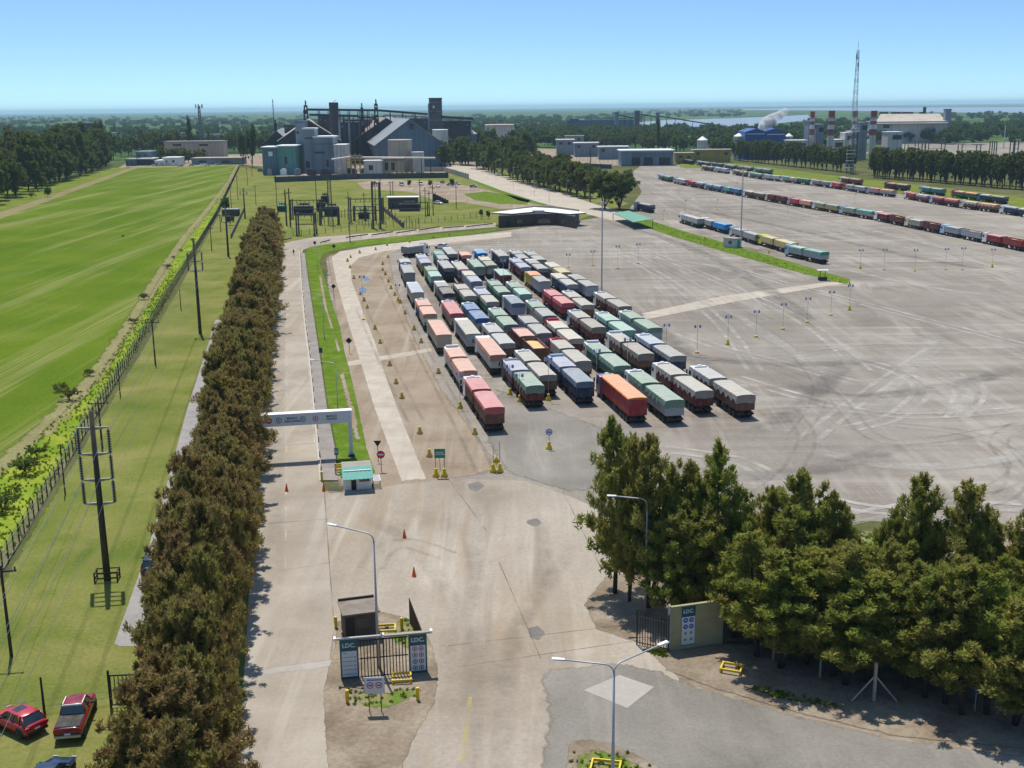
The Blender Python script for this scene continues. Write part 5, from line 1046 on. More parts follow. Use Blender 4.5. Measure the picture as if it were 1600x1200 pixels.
def text_mesh(body, size, m, extr=.004, bold=0.0, align='CENTER'):
    cu = bpy.data.curves.new('lettering', 'FONT'); cu.body = body; cu.size = size; cu.align_x = align; cu.align_y = 'CENTER'; cu.extrude = extr; cu.offset = bold; cu.resolution_u = 3; cu.space_line = 1.0
    o = bpy.data.objects.new('tmp', cu); COL.objects.link(o); dg = bpy.context.evaluated_depsgraph_get(); me = bpy.data.meshes.new_from_object(o.evaluated_get(dg)); bpy.data.objects.remove(o); bpy.data.curves.remove(cu)
    me.materials.clear(); me.materials.append(m); return me
def lettering(body, size, m, parent, loc, rot=(math.pi/2, 0, 0), bold=0.0, align='CENTER'):
    o = link('lettering', text_mesh(body, size, m, .004, bold, align), parent, loc); o.rotation_euler = rot; return o
def disc(mb, x, z, r, y, th=.01, n_=20, hole=0.0):
    k = [(math.cos(2*math.pi*i/n_), math.sin(2*math.pi*i/n_)) for i in range(n_)]
    if not hole: mb.prism([(x+c*r, z+s_*r) for c, s_ in k], y-th, y, 'y')
    else:
        vs = [(x+c*r, y-th, z+s_*r) for c, s_ in k]+[(x+c*hole, y-th, z+s_*hole) for c, s_ in k]; mb.add(vs, [(i, (i+1) % n_, (i+1) % n_+n_, i+n_) for i in range(n_)])
# gantry: two posts and a deep box beam with white top
gp, gh = up(549, 712, 545, 640); gz = gh - .25
lp = V(405, 662, G(398, 716).y)
gl = G(392, 722); ang = math.atan2(gp.y-gl.y, gp.x-gl.x); Lg = (gp-gl).length
gan = thing('road_gantry', 'white box beam gantry with prohibition symbols spanning the works road beside the casuarinas', 'gantry', (gl.x, gl.y, 0), ang)
gz = gh; bh_ = 1.45
MB().box(-.2, Lg+.22, -.5, .5, gz-bh_, gz-.02).obj('beam', M['signwhite'], gan)
MB().box(-.24, Lg+.26, -.54, .54, gz-.018, gz+.04).obj('beam_top', M['white'], gan)
for x in (0, Lg): MB().box(x-.22, x+.22, -.3, .3, 0, gz-bh_-.002).obj('leg', M['signwhite'], gan)
MB().box(Lg-.4, Lg+.4, -.7, .5, 0, .3).obj('footing', M['black'], gan)
for (tx, xf) in (('DESVIO\nDE TRANSITO', .09), ('MARCO\nDESCARGA', .43), ('MARCO\nPROPIO', .82)): lettering(tx, .36, M['signteal'], gan, (Lg*xf, -.506, gz-bh_*.5), bold=.012)
for (xf, c1, kind) in ((.205, 'signred', 1), (.30, 'black', 0), (.535, 'black', 0), (.66, 'signred', 0)):
    sy = thing('x', None, None); bpy.data.objects.remove(sy)
    mb = MB(); disc(mb, 0, 0, .34, 0, .008); 
    if kind: mb.obj('symbol', M[c1], gan, (Lg*xf, -.504, gz-bh_*.5)); MB().box(-.22, .22, -.012, -.009, -.06, .06).obj('symbol_bar', M['signwhite'], gan, (Lg*xf, -.504, gz-bh_*.5))
    else:
        mb.obj('symbol', M[c1], gan, (Lg*xf, -.504, gz-bh_*.5)); k2 = MB(); disc(k2, 0, 0, .26, -.009, .004); k2.obj('symbol_field', M['signwhite'], gan, (Lg*xf, -.504, gz-bh_*.5))
        k3 = MB(); k3.box(-.05, .05, -.017, -.014, -.16, .16); k3.box(-.12, .12, -.017, -.014, -.02, .06); k3.obj('symbol_mark', M['signblue'], gan, (Lg*xf, -.504, gz-bh_*.5))
# kiosk with teal awning
kb = G(560, 768); a = G(538, 768); c = G(581, 765); Wk = (c-a).length; kr = math.atan2((c-a).y, (c-a).x)
ko = thing('checkpoint_kiosk', 'small white kiosk with tan flat roof and teal sloping awning beside the gantry', 'kiosk', a, kr)
MB().box(0, Wk, 0, 2.6, .12, 2.35).obj('wall', M['white'], ko); MB().box(-.12, Wk+.12, .45, 3.0, 2.352, 2.5).obj('roof', M['roofbrown'], ko)
aw = MB(); nrib = 14
for i in range(nrib): 
    x0 = -.15+(Wk+.3)*i/nrib; x1 = -.15+(Wk+.3)*(i+1)/nrib; z_ = .03 if i % 2 else 0
    aw.add([(x0, -1.0, 1.62+z_), (x1, -1.0, 1.62+z_), (x1, .62, 2.62+z_), (x0, .62, 2.62+z_), (x0, -1.0, 1.57+z_), (x1, -1.0, 1.57+z_), (x1, .62, 2.57+z_), (x0, .62, 2.57+z_)], [(0,1,2,3), (7,6,5,4), (0,4,5,1), (1,5,6,2), (2,6,7,3), (3,7,4,0)])
aw.obj('awning', M['teal'], ko)
MB().box(.8, 1.35, -.03, 0, .12, 2.0).obj('door', M['black'], ko); w1 = MB().box(1.7, Wk-.2, -.025, 0, 1.0, 1.6).obj('window', M['glass'], ko); MB().box(-.1, Wk+.1, -1.0, 0, 0, .118).obj('plinth', M['concrete_post'], ko)
st = MB()
for i in range(8): st.box(Wk+.25, Wk+1.0, .1+i*.28, .22+i*.28, .9+.0*i, .95)
st.box(Wk+.22, Wk+.27, 0, 2.3, 0, 1.0); st.box(Wk+.98, Wk+1.03, 0, 2.3, 0, 1.0); tag(st.obj('slatted_bench', M['roofwhite'], None, a, kr), 'white slatted bench rack beside the kiosk', 'rack')
fn = MB()
for i in range(9): fn.box(-1.7+i*.19, -1.62+i*.19, -.1, -.05, .1, .75)
fn.box(-1.72, -.1, -.12, -.1, .3, .38); tag(fn.obj('picket_fence', M['concrete_post'], None, a, kr), 'low pale picket fence at the left of the kiosk', 'fence')
yb = MB(); yb.box(-.1, .9, -.06, .06, 1.1, 1.3); yb.box(-.1, .9, -.06, .06, .5, .7); yb.box(-.1, .06, -.06, .06, 0, 1.4); yb.box(.76, .9, -.06, .06, 0, 1.4); yb.obox(Vector((.4, -.08, .9)), .5, .05, .1, 0)
p = G(525, 742); tag(yb.obj('barrier_stand', M['yellow'], None, p, rad(30)), 'yellow barrier stand at the left corner of the kiosk', 'barrier')
bp_, bh2 = up(503, 752, 503, 735); tag(MB().cyl((0, 0), .14, 0, 1.1, 12).cyl((0, 0), .16, 1.1, 1.18, 12).obj('bollard', M['yellow'], None, bp_), 'yellow bollard at the near end of the striped rail', 'bollard', 'yellow bollards')
def sign(name, label, bx, by, tx, ty, shape, face, back=None, text=None, size=.6, legs=1, rot=0, group=None, tcol='signwhite', wd=None, post='darkpole'):
    b, h = up(bx, by, tx, ty); root = thing(name, label, 'sign', (b.x, b.y, 0), rot, group); wd = wd or size
    zc = h-size/2
    for i in range(legs):
        x = 0 if legs == 1 else (-.36+.72*i)*wd; MB().cyl((x, .03), .04, 0, h-.05, 8).obj('sign_post', M[post], root)
    mb = MB()
    if shape == 'rect': mb.box(-wd/2, wd/2, -.045, -.015, h-size, h)
    elif shape == 'round': disc(mb, 0, zc, size/2, -.015, .03)
    elif shape == 'diamond': mb.prism([(0, zc-size*.6), (size*.6, zc), (0, zc+size*.6), (-size*.6, zc)], -.045, -.015, 'y')
    elif shape == 'tri': mb.prism([(0, zc-size*.5), (size*.6, zc+size*.45), (-size*.6, zc+size*.45)], -.045, -.015, 'y')
    mb.obj('sign_panel', M[face], root)
    if text: lettering(text, text_size if 0 else size*.26, M[tcol], root, (0, -.052, zc), bold=.006)
    return root, zc
S1, zc = sign('no_entry_sign', 'round red no entry sign right of the kiosk', 596, 737, 596, 704, 'round', 'signred', size=.95); MB().box(-.32, .32, -.055, -.048, zc-.09, zc+.09).obj('symbol_bar', M['signwhite'], S1)
sign('give_way_sign', 'dark triangular sign seen from behind, above the no entry sign', 591, 722, 590, 688, 'tri', 'black', size=.8)
sign('direction_sign', 'small green sign left of the kiosk beside the gantry leg', 527, 735, 526, 700, 'rect', 'signgreen', text='SUR\nROSARIO' if 0 else 'PESO\nMAX', size=.85, wd=.5)
sign('warning_sign', 'black diamond sign seen from behind on the lane side, nearest of three', 546, 552, 545, 528, 'diamond', 'black', size=.95, group='diamond signs'); sign('warning_sign', 'black diamond sign, middle one of three beside the lane', 522, 466, 522, 444, 'diamond', 'black', size=.95, group='diamond signs'); sign('warning_sign', 'black diamond sign on the curved verge, farthest of three', 522, 393, 522, 382, 'diamond', 'black', size=1.0, group='diamond signs')
sign('information_sign', 'small dark blue sign on the median grass between two lamp posts', 502, 567, 501, 543, 'rect', 'signteal', size=.9, wd=.6); sign('information_sign', 'tiny sign post on the grass at the head of the median', 492, 385, 492, 377, 'rect', 'black', size=.9, wd=.8)
BELLP = [(.40, 0), (.42, .10), (.30, .42), (.17, .62), (.19, .66), (.19, .92), (.12, .98)]
def bell_mesh():
    mb = MB(); n_ = 12; mb.loft([[(r*math.cos(2*math.pi*k/n_), r*math.sin(2*math.pi*k/n_), z) for k in range(n_)] for r, z in BELLP]); return mb.mesh('barrel_block', [M['bell']], True)
M['bell'] = paint('faded_yellow_concrete', (.62, .42, .10), .8, .25, 3.0, dirt=((.33,.24,.15), .7)); M['bellnew'] = paint('fresh_yellow_concrete', (.72, .54, .03), .6, .12, 2.0, dirt=((.3,.24,.1), .4))
BELL = bell_mesh(); BELL2 = BELL.copy(); BELL2.materials[0] = M['bellnew']
colA = [(655,677),(650,625) if 0 else (629,622),(619,597),(610,569),(594,534),(586,518),(581,505),(570,481),(562,460),(555,420),(548,414)][:0]
left_col = [(656,678), (628,623), (619,600), (609,572), (594,537), (586,515), (574,482), (569,471), (563,461), (553,436), (547,419), (543,409), (548,403), (562,396)]
right_col = [(742,679), (685,584), (658,536), (647,516), (633,491), (625,474), (617,462), (611,452), (607,441), (602,430), (598,423), (598,414), (606,403)]
for cl, wh in ((left_col, 'line beside the pale lane'), (right_col, 'line beside the first truck lane')):
    for k, (x, y) in enumerate(cl):
        p = G(x, y); o = link('concrete_bollard', BELL, None, (p.x, p.y, .05), k*.7); s = 1.0+.08*math.sin(k*3); o.scale = (s, s, s*.97)
        tag(o, f"yellow bell-shaped concrete block, {(ORD+['last but one','last','last'])[k]} in the {wh}", 'bollard', 'bell-shaped concrete blocks')
for k, (x, y, lb) in enumerate([(671,714,'yellow bell block left of the green board'), (640,379,'dull bell block on the verge above the lane head'), (605,384,'dull bell block near the turning truck'), (587,391,'dull bell block beside a broken post'), (677,372,'dull bell block beyond the white hatchback'), (702,368,'farthest dull bell block toward the low office'), (668,660,'') ][:6]):
    p = G(x, y); tag(link('concrete_bollard', BELL, None, (p.x, p.y, .05)), lb, 'bollard', 'bell-shaped concrete blocks')
# green board on twin bells, arrow board, weight sign
def on_bells(name, label, bx, by, xs, h, builder, cat='sign'):
    p = G(bx, by); root = thing(name, label, cat, (p.x, p.y, .05))
    for x in xs: link('concrete_base', BELL2, root, (x, 0, 0))
    builder(root, h); return root
def gb_(root, h):
    for x in (-.5, 0, .5): MB().cyl((x, 0), .035, .6, h-.3, 6).obj('sign_post', M['darkpole'], root)
    MB().box(-.62, .62, -.05, -.01, h-1.1, h).obj('sign_panel', M['signgreen'], root); lettering('TRUCK\nPARKING' if 0 else 'INGRESO\nCAMIONES', .22, M['signwhite'], root, (0, -.056, h-.55), bold=.008)
on_bells('green_board', 'green board on three thin posts over twin yellow concrete bases', 688, 745, (-.48, .48), 3.3, gb_)
def ar_(root, h):
    for x in (-.38, .38): MB().cyl((x, .1), .03, .5, 3.6 if x > 0 else 3.1, 6).obj('sign_post', M['darkpole'], root)
    MB().prism([(-.45, 1.25), (0, .85), (.45, 1.25), (.30, 1.5), (0, 1.9), (-.30, 1.5)], -.06, 0, 'y').obj('sign_panel', M['bellnew'], root); MB().box(-.3, .3, -.075, -.062, 1.28, 1.36).obj('sign_stripe', M['black'], root)
on_bells('arrow_marker', 'yellow marker board with two tall rods on twin yellow bases', 776, 738, (-.40, .40), 3.6, ar_)
def rs_(root, h):
    MB().cyl((0, 0), .035, .9, h-.5, 6).obj('sign_post', M['darkpole'], root); a_, b_ = MB(), MB(); disc(a_, 0, h-.42, .42, -.04, .03); a_.obj('sign_panel', M['signblue'], root); disc(b_, 0, h-.42, .33, -.073, .004); b_.obj('symbol_field', M['signwhite'], root); MB().box(-.22, .16, -.083, -.079, h-.52, h-.34).box(.16, .26, -.083, -.079, h-.52, h-.42).obj('symbol_truck', M['signblue'], root)
on_bells('round_sign', 'round blue rimmed sign with truck symbol on a yellow base', 858, 702, (0,), 2.6, rs_)
# number plates on tall poles
def number_pole(x, y, ty, label, base='pad', hh=None, plates=2):
    b, h = up(x, y, x, ty); root = thing('bay_number_pole', label, 'sign pole', (b.x, b.y, .05), rad(random.uniform(-8, 8)), 'bay number poles')
    if base == 'bell': link('concrete_base', BELL2, root)
    else: link('concrete_base', cached('pad', lambda: MB().loft([[(r*math.cos(2*math.pi*k/10), r*math.sin(2*math.pi*k/10), z) for k in range(10)] for r, z in ((.42, 0), (.36, .22), (.2, .3))]).mesh('concrete_base', [M['bell']])), root)
    MB().cyl((0, 0), .035, .2, h, 6).obj('pole_shaft', M['galv'], root)
    for s in ((-1, 1) if plates == 2 else (1,)):
        pl = MB().box(s*.42-.19, s*.42+.19, -.03, 0, h-.66, h-.1).obj('number_plate', M['signwhite'], root)
        MB().box(s*.42-.09, s*.42-.03, -.04, -.033, h-.6, h-.2).box(s*.42+.03, s*.42+.12, -.04, -.033, h-.65, h-.2).box(s*.42-.03, s*.42+.03, -.04, -.033, h-.46, h-.4).obj('plate_figure', M['signblue'], pl)
    MB().box(-.5, .5, .0, .03, h-.45, h-.40).obj('bracket', M['galv'], root)
NP = [(1089,552,507,'pad','tall bay number pole nearest the right end truck lane'), (1137,539,492,'bell','bay number pole on a bright yellow block, second from that lane'), (1181,527,484,'pad','bay number pole, third of the slanting row'), (1223,515,473,'pad','bay number pole, fourth of the slanting row'), (1261,504,464,'pad','bay number pole, fifth of the slanting row'), (1298,493,454,'pad','bay number pole, sixth of the slanting row'), (1327,485,444,'bell','bay number pole on a yellow block at the end of the slanting row'),
      (1344,420,389,'bell','far bay number pole, leftmost of the long row before the middle trucks'), (1381,422,388,'pad','far bay number pole, second of the long row'), (1429,424,389,'pad','far bay number pole, third of the long row'), (1477,422,387,'pad','far bay number pole, fourth of the long row'), (1503,422,386,'pad','far bay number pole, fifth of the long row'), (1550,418,388,'bell','far bay number pole on a yellow block, sixth of the long row'),
      (965,420,383,'pad','bay number pole right of the tall mast in the empty yard'), (997,412,380,'pad','bay number pole farther right of the tall mast'), (888,418,396,'pad','bay number pole beyond the far end of the truck lanes'), (926,415,391,'pad','bay number pole just left of the tall mast'), (622,471,443,'bell','bay number pole beside the first truck lane'), (857,628 if 0 else 626,558,'bell','bay number pole between third and fourth lanes, near end'),
      (797,617,569,'bell','bay number pole on the grassy gap left of the green tarp truck'), (812,628,583,'bell','second pole on the grassy gap, slightly nearer'), (719,638,580,'bell','bay number pole beside the salmon truck of the first lane'), (932,610,545,'pad','bay number pole behind the orange lorry'), (980,590,527,'pad','bay number pole between sixth and seventh lanes'), (1041,545,505,'pad','bay number pole at the right side of the green truck'), (568,500,430,'pad','thin pole in the dirt beside the puddles'), (787,460,405,'pad','bay number pole above the blue tarp trailers')]
for x, y, ty, bs, lb in NP: number_pole(x, y, ty, lb, bs)
for i, (x, y) in enumerate([(1036,343),(1070,328),(1120,327),(1150,300),(1230,330),(1290,300),(1335,318),(1060,302)]):
    number_pole(x, y, y-16, f"distant bay marker post, {(['leftmost']+NTH[1:])[i]} scattered over the empty part of the yard", 'pad', plates=1)

# --- lamps
def lamp_head(): return MB().add([(-.12, 0, 0), (.12, 0, 0), (.17, .75, .02), (-.17, .75, .02), (-.10, 0, .10), (.10, 0, .10), (.13, .75, .09), (-.13, .75, .09)], [(3,2,1,0), (4,5,6,7), (0,1,5,4), (1,2,6,5), (2,3,7,6), (3,0,4,7)]).mesh('lamp_head', [M['white']])
def street_lamp(bx, by, h, label, arms, r=.10, al=2.6, group=None):
    b = G(bx, by); root = thing('street_lamp', label, 'street lamp', (b.x, b.y, 0), 0, group)
    MB().tube([(0, 0, 0), (0, 0, h*.45), (0, 0, h*.45+.05), (0, 0, h-.5)], r, 10, 0, r*.6).obj('pole_shaft', M['galv'], root, smooth=True)
    for a_, l_ in arms:
        dx, dy = math.sin(a_), math.cos(a_); pts = []
        for i in range(7):
            t_ = i/6*math.pi/2; pts.append((dx*.6*(1-math.cos(t_)), dy*.6*(1-math.cos(t_)), h-.6+.6*math.sin(t_)))
        pts.append((dx*l_, dy*l_, h+.22)); MB().tube(pts, .05, 6).obj('lamp_arm', M['galv'], root, smooth=True)
        o = link('lamp_head', cached('lh', lamp_head), root, (dx*(l_-.1), dy*(l_-.1), h+.18)); o.rotation_euler = (rad(4), 0, -a_)
def hh_(bx, by, tx, ty): return up(bx, by, tx, ty)[1]
street_lamp(592, 1043, hh_(592,1043,583,830)-.2, 'tall grey lamp post with one arm to the left, behind the barred gate', [(rad(-68), 3.2)], .12)
bh_y = 1256; b = G(957, bh_y); street_lamp(957, bh_y, V(957, 1038, b.y).z, 'double armed lamp post in the foreground road', [(rad(-86), 3.0), (rad(56), 3.5)], .12)
street_lamp(1008, 962, hh_(1008,962,1010,775)-.2, 'lamp post with a short left arm in front of the roadside stand', [(rad(-90), 2.6)], .10)
for i, (bx, by, tx, ty) in enumerate([(528,640,530,567), (507,530,508,460), (448,392,447,330) if 0 else (497,425,497,385), (547,380,546,325)]):
    street_lamp(bx, by, hh_(bx, by, tx, ty), f"slim lamp post on the median grass, {ORD[i]} from the gantry", [(rad(-72), 3.4 if i < 2 else 2.5)], .07, group='lamps along the median')
for i, (bx, by, ty) in enumerate([(752,270,238),(775,283,250),(802,295,262),(835,307,268),(858,318,290),(885,308,283)]):
    street_lamp(bx, by, up(bx, by, bx, ty)[1], f"slim lamp post, {NTH[i]} along the plant road counting from its far end", [(rad(60), 2.6)], .08, group='lamps along the plant road')
def mast(bx, by, tx, ty, label, r=.22, crown=True, mat_='darkpole'):
    b, h = up(bx, by, tx, ty); root = thing('light_mast', label, 'mast', (b.x, b.y, 0)); MB().tube([(0, 0, 0), (0, 0, h)], r, 10, 0, r*.6).obj('pole_shaft', M[mat_], root)
    if crown:
        MB().box(-.9, .9, -.06, .06, h-.15, h).box(-.06, .06, -.9, .9, h-.14, h-.01).obj('crossbar', M['galv'], root)
        for x, y in ((-.8, 0), (.8, 0), (0, -.8), (0, .8)): MB().box(x-.22, x+.22, y-.22, y+.22, h, h+.3).obj('floodlight', M['galv'], root)
mast(940,472,935,318,'tall grey light mast standing right of the truck lanes',.2,True,'galv'); mast(1157,386,1160,266,'light mast beside the small white hut on the grass strip',.22,True,'galv'); mast(922,316,922,230,'dark mast between the avenue and the tree pair',.3,False)
mast(734,574 if 0 else 640,733,560,'thin pole with plate beside the pink truck',.06,False) if 0 else None

# --- traffic cones, bollards, yellow frames
CONE = MB().loft([[(r*math.cos(2*math.pi*k/10), r*math.sin(2*math.pi*k/10), z) for k in range(10)] for r, z in ((.17, .03), (.03, .75))]).box(-.2, .2, -.2, .2, 0, .03).mesh('traffic_cone', [M['orange']])
for (x, y, lb) in [(448,768,'orange cone on the works road left of the kiosk'), (506,768,'orange cone at the end of the striped rail'), (632,841,'orange cone in the open junction below the kiosk'), (647,901,'orange cone nearest to the barred gate')]:
    p = G(x, y); o = link('traffic_cone', CONE, None, (p.x, p.y, .06)); o.scale = (1.15, 1.15, 1.2); tag(o, lb, 'cone', 'traffic cones')
for (x, y, lb) in [(525,982,'yellow bollard left of the brown guardhouse'), (543,1099,'yellow bollard on the lawn below the left board'), (653,1095,'yellow bollard on the lawn below the right board'), (628,984,'yellow bollard in the grass behind the gate')]:
    p = G(x, y); tag(MB().cyl((0, 0), .13, 0, .95, 12).cyl((0, 0), .10, .95, 1.0, 12).obj('bollard', M['yellow'], None, (p.x, p.y, .05)), lb, 'bollard', 'yellow bollards')
def yframe(x, y, w_, d_, rot, label, z0=.2):
    p = G(x, y); root = thing('yellow_frame', label, 'barrier frame', (p.x, p.y, .06), rot, 'yellow frames'); mb = MB(); t_ = .11
    mb.box(-w_, w_, -d_, -d_+t_, z0, z0+.16); mb.box(-w_, w_, d_-t_, d_, z0, z0+.16); mb.box(-w_, -w_+t_, -d_+t_+.002, d_-t_-.002, z0, z0+.16); mb.box(w_-t_, w_, -d_+t_+.002, d_-t_-.002, z0, z0+.16); mb.obj('rail', M['yellow'], root)
    for sx in (-1, 1):
        for sy in (-1, 1): MB().box(sx*w_*.93-.06, sx*w_*.93+.06, sy*d_*.93-.06, sy*d_*.93+.06, 0, z0-.002).obj('leg', M['yellow'], root)
yframe(628,1064,.72,.62,rad(6),'yellow frame on the lawn in front of the barred gate'); yframe(604,987,.75,.62,rad(6),'yellow frame on the grass right of the guardhouse'); yframe(1143,1049,.78,.62,rad(-22),'yellow frame on the bare verge below the billboard'); yframe(946,1205,.95,.75,rad(-12),'yellow frame around the foot of the foreground lamp post')
# --- guardhouse, boards, barred gate
ga, gb2 = G(540, 1003), G(592, 996); Wg = (gb2-ga).length; gr = math.atan2((gb2-ga).y, (gb2-ga).x)
gh_ = thing('guardhouse', 'small brown guardhouse with flat tan roof behind the barred gate', 'guardhouse', ga, gr)
MB().box(0, Wg, 0, 2.3, 0, 2.3).obj('wall', M['brownwall'], gh_); M['oldroof'] = paint('old_felt_roof', (.20, .165, .13), .9, .2, 1.2, dirt=((.32,.28,.22), .5)); MB().box(-.2, Wg+.15, -.35, 2.6, 2.302, 2.42).obj('roof', M['oldroof'], gh_); MB().box(-.15, Wg+.1, 2.45, 2.58, 2.422, 2.60).obj('parapet', M['rust'], gh_)
MB().box(.9, 1.9, -.03, 0, 1.0, 1.8).obj('window', M['glass'], gh_); MB().box(.1, .75, -.03, 0, .02, 1.95).obj('door', M['black'], gh_)
la, rb = G(533, 1062), G(668, 1050); gd = (rb-la); Lq = gd.length; gq = math.atan2(gd.y, gd.x)
def board(root, x, w_, h, top, kind):
    MB().box(x, x+w_, -.12, .12, 0, h).obj('board_panel', M['signteal'], root)
    MB().box(x+.12, x+w_-.12, -.135, -.123, h*.08, h*.72).obj('board_face', M['signwhite'], root); lettering('LDC.', w_*.34, M['signwhite'], root, (x+w_/2, -.13, h*.86), bold=.012)
hB = V(545, 1000, la.y).z
lbd = thing('sign_board', 'dark teal notice board with white text panel at the left end of the barred gate', 'sign board', la, gq); board(lbd, 0, 1.35, hB, 0, 1)
for k in range(6):
    z = hB*.68 - k*hB*.105; MB().box(.18+.0, .18+(.35 if k == 0 else .75), -.142, -.137, z-.03, z).obj('text_line', M['signteal'], lbd)
    if k: MB().box(1.02, 1.14, -.142, -.137, z-.05, z+.02).obj('text_line', M['signteal'], lbd)
rbd = thing('sign_board', 'dark teal board with rows of red prohibition circles right of the gate', 'sign board', la, gq); board(rbd, Lq-1.35, 1.35, hB, 0, 2)
for i in range(2):
    for j in range(4):
        x = Lq-1.35+.44+i*.48; z = hB*.64 - j*hB*.16; c_ = 'signred' if j < 2 else 'black'
        mb = MB(); disc(mb, x, z, .19, -.137, .006, 16, .14); mb.obj('symbol', M[c_], rbd); MB().box(x-.08, x+.08, -.15, -.147, z-.02, z+.02).box(x-.025, x+.025, -.147, -.144, z-.1, z+.1).obj('symbol', M['black'], rbd)
bg_ = thing('barred_gate', 'black barred gate panel between the two teal notice boards', 'gate', la, gq); mb = MB(); x = 1.50
while x < Lq-1.45: mb.box(x, x+.07, -.03, .03, .12, hB*.93); x += .235
mb.box(1.4, Lq-1.4, -.045, .045, hB*.93, hB*.93+.1); mb.box(1.4, Lq-1.4, -.045, .045, hB*.48, hB*.48+.07); mb.box(1.4, Lq-1.4, -.045, .045, .06, .118); mb.obj('bars', M['black'], bg_); MB().box(Lq*.5-.05, Lq*.5+.05, -.06, .06, 0, hB).obj('gate_post', M['black'], bg_)
tb = thing('gate_beam', 'grey steel beam with white ends lying along the top of the barred gate', 'beam', la, gq); MB().box(-.25, Lq*.5, -.08, .08, hB+.01, hB+.15).obj('beam', M['steel'], tb); MB().box(Lq*.5+.002, Lq+.25, -.17, .17, hB+.01, hB+.13).obj('beam', M['roofbrown'], tb)
for x in (-.42, Lq*.5-.1, Lq+.26): MB().box(x, x+.17, -.2, .2, hB+.008, hB+.22).obj('beam_cap', M['white'], tb)
fl, zt_ = up(661, 1003, 641, 934); fl2 = G(658, 985)
tri = MB(); a = G(663, 1012); b3 = G(640, 975); zt = V(641, 934, b3.y).z; tri.add([a, b3, Vector((b3.x, b3.y, zt)), Vector((a.x, a.y, .9)), a+Vector((.06, 0, 0)), b3+Vector((.06, 0, 0)), Vector((b3.x+.06, b3.y, zt)), Vector((a.x+.06, a.y, .9))], [(0,1,2,3), (7,6,5,4), (3,2,6,7), (0,3,7,4), (1,5,6,2)])
tag(tri.obj('metal_screen', M['rust']), 'dark triangular metal screen standing edge-on behind the right notice board', 'screen')
p = G(587, 1114); ns = thing('notice', 'grey notice panel with two round symbols on two legs below the gate', 'sign', p, rad(3)); hN = V(585, 1058, p.y).z
for x in (-.42, .42): MB().cyl((x, .02), .035, 0, hN-.1, 6).obj('sign_post', M['black'], ns)
MB().box(-.70, .70, -.04, 0, hN-1.25, hN).obj('sign_panel', M['signwhite'], ns)
for x in (-.3, .3): mb = MB(); disc(mb, x, hN-.6, .24, -.044, .006, 16, .18); mb.obj('symbol', M['signred'], ns); MB().box(x-.12, x+.12, -.056, -.052, hN-.64, hN-.56).obj('symbol', M['black'], ns)
MB().box(-.5, .5, -.045, -.041, hN-.24, hN-.16).obj('text_line', M['signblue'], ns)
# billboard under the stand
ba, bb = G(1047, 1018), G(1129, 1006); Lb = (bb-ba).length; br = math.atan2((bb-ba).y, (bb-ba).x); hb = V(1047, 949, ba.y).z; M['olivewall'] = paint('olive_wall', (.34, .31, .17), .85, .1, 1.0)
bw_ = thing('billboard_wall', 'olive rendered wall carrying a teal and white safety panel, shaded by the stand', 'wall', ba, br); MB().box(0, Lb, 0, .25, 0, hb).obj('wall', M['olivewall'], bw_); MB().box(-.12, -.002, -.05, .3, 0, hb+.1).obj('wall_post', M['concrete_post'], bw_)
x0 = Lb*.2; wv_ = Lb*.26; MB().box(x0, x0+wv_, -.03, -.003, .35, hb*.97).obj('board_panel', M['signteal'], bw_); MB().box(x0+.02, x0+wv_-.03, -.045, -.032, .42, hb*.74).obj('board_face', M['signwhite'], bw_); lettering('LDC.', wv_*.36, M['signwhite'], bw_, (x0+wv_/2, -.036, hb*.86), bold=.01)
for i in range(2):
    for j in range(4):
        x = x0+wv_*(.29+.42*i); z = hb*(.665-.145*j); mb = MB(); disc(mb, x, z, wv_*.17 if j < 2 else wv_*.11, -.047, .006); o = mb.obj('symbol', M['signblue' if j < 2 else 'pict'], bw_)
        if j < 2: MB().box(x-.07, x+.07, -.06, -.056, z-.03, z+.06).obj('symbol', M['signwhite'], bw_)
def bars(label, a, b, h, sp_=.22, name='barred_fence', m_='black'):
    A_, B_ = G(*a), G(*b); L_ = (B_-A_).length; root = thing(name, label, 'fence', A_, math.atan2((B_-A_).y, (B_-A_).x)); mb = MB(); x = 0; 
    while x < L_: mb.box(x, x+.05, -.025, .025, .08, h); x += sp_
    mb.box(0, L_, -.035, .035, h*.8, h*.8+.05); mb.box(0, L_, -.035, .035, .25, .30); mb.obj('bars', M[m_], root)
    n_ = max(1, int(L_/3)); 
    for i in range(n_+1): MB().box(i*L_/n_-.05, i*L_/n_+.05, -.045, .045, 0, h+.1).obj('fence_post', M[m_], root)
bars('black barred gate left of the olive billboard wall', (995,1008), (1044,1019), 3.0); bars('black barred fence running right from the olive billboard wall', (1131,1008), (1215,1010), 2.6)
CP = MB().tube([(0, 0, 0), (0, 0, 2.1), (-.0, -.3, 2.45)], .08, 5).mesh('fence_post', [M['concrete_post']])
for i, (x, y, s) in enumerate([(1208,1033,1.0), (1281,1060,1.05), (1443,1086,1.0)]):
    p = G(x, y); o = link('fence_post', CP, None, p); o.scale = (1, 1, s*1.15); tag(o, ['concrete post below the stand, just right of the barred fence', 'concrete post below the stand, second to the right of the fence', 'concrete post in deep shade right of the braced one'][i], 'post', 'concrete posts')
p = G(1365, 1096); o = MB().box(-.1, .1, -.1, .1, 0, 3.0).tube([(-1.6, 0, 0), (-.08, 0, 1.9)], .07, 5).tube([(1.6, -.1, .05), (.08, 0, 1.9)], .07, 5).obj('braced_post', M['concrete_post'], None, p); tag(o, 'thick concrete corner post with two slanting braces below the stand', 'post')
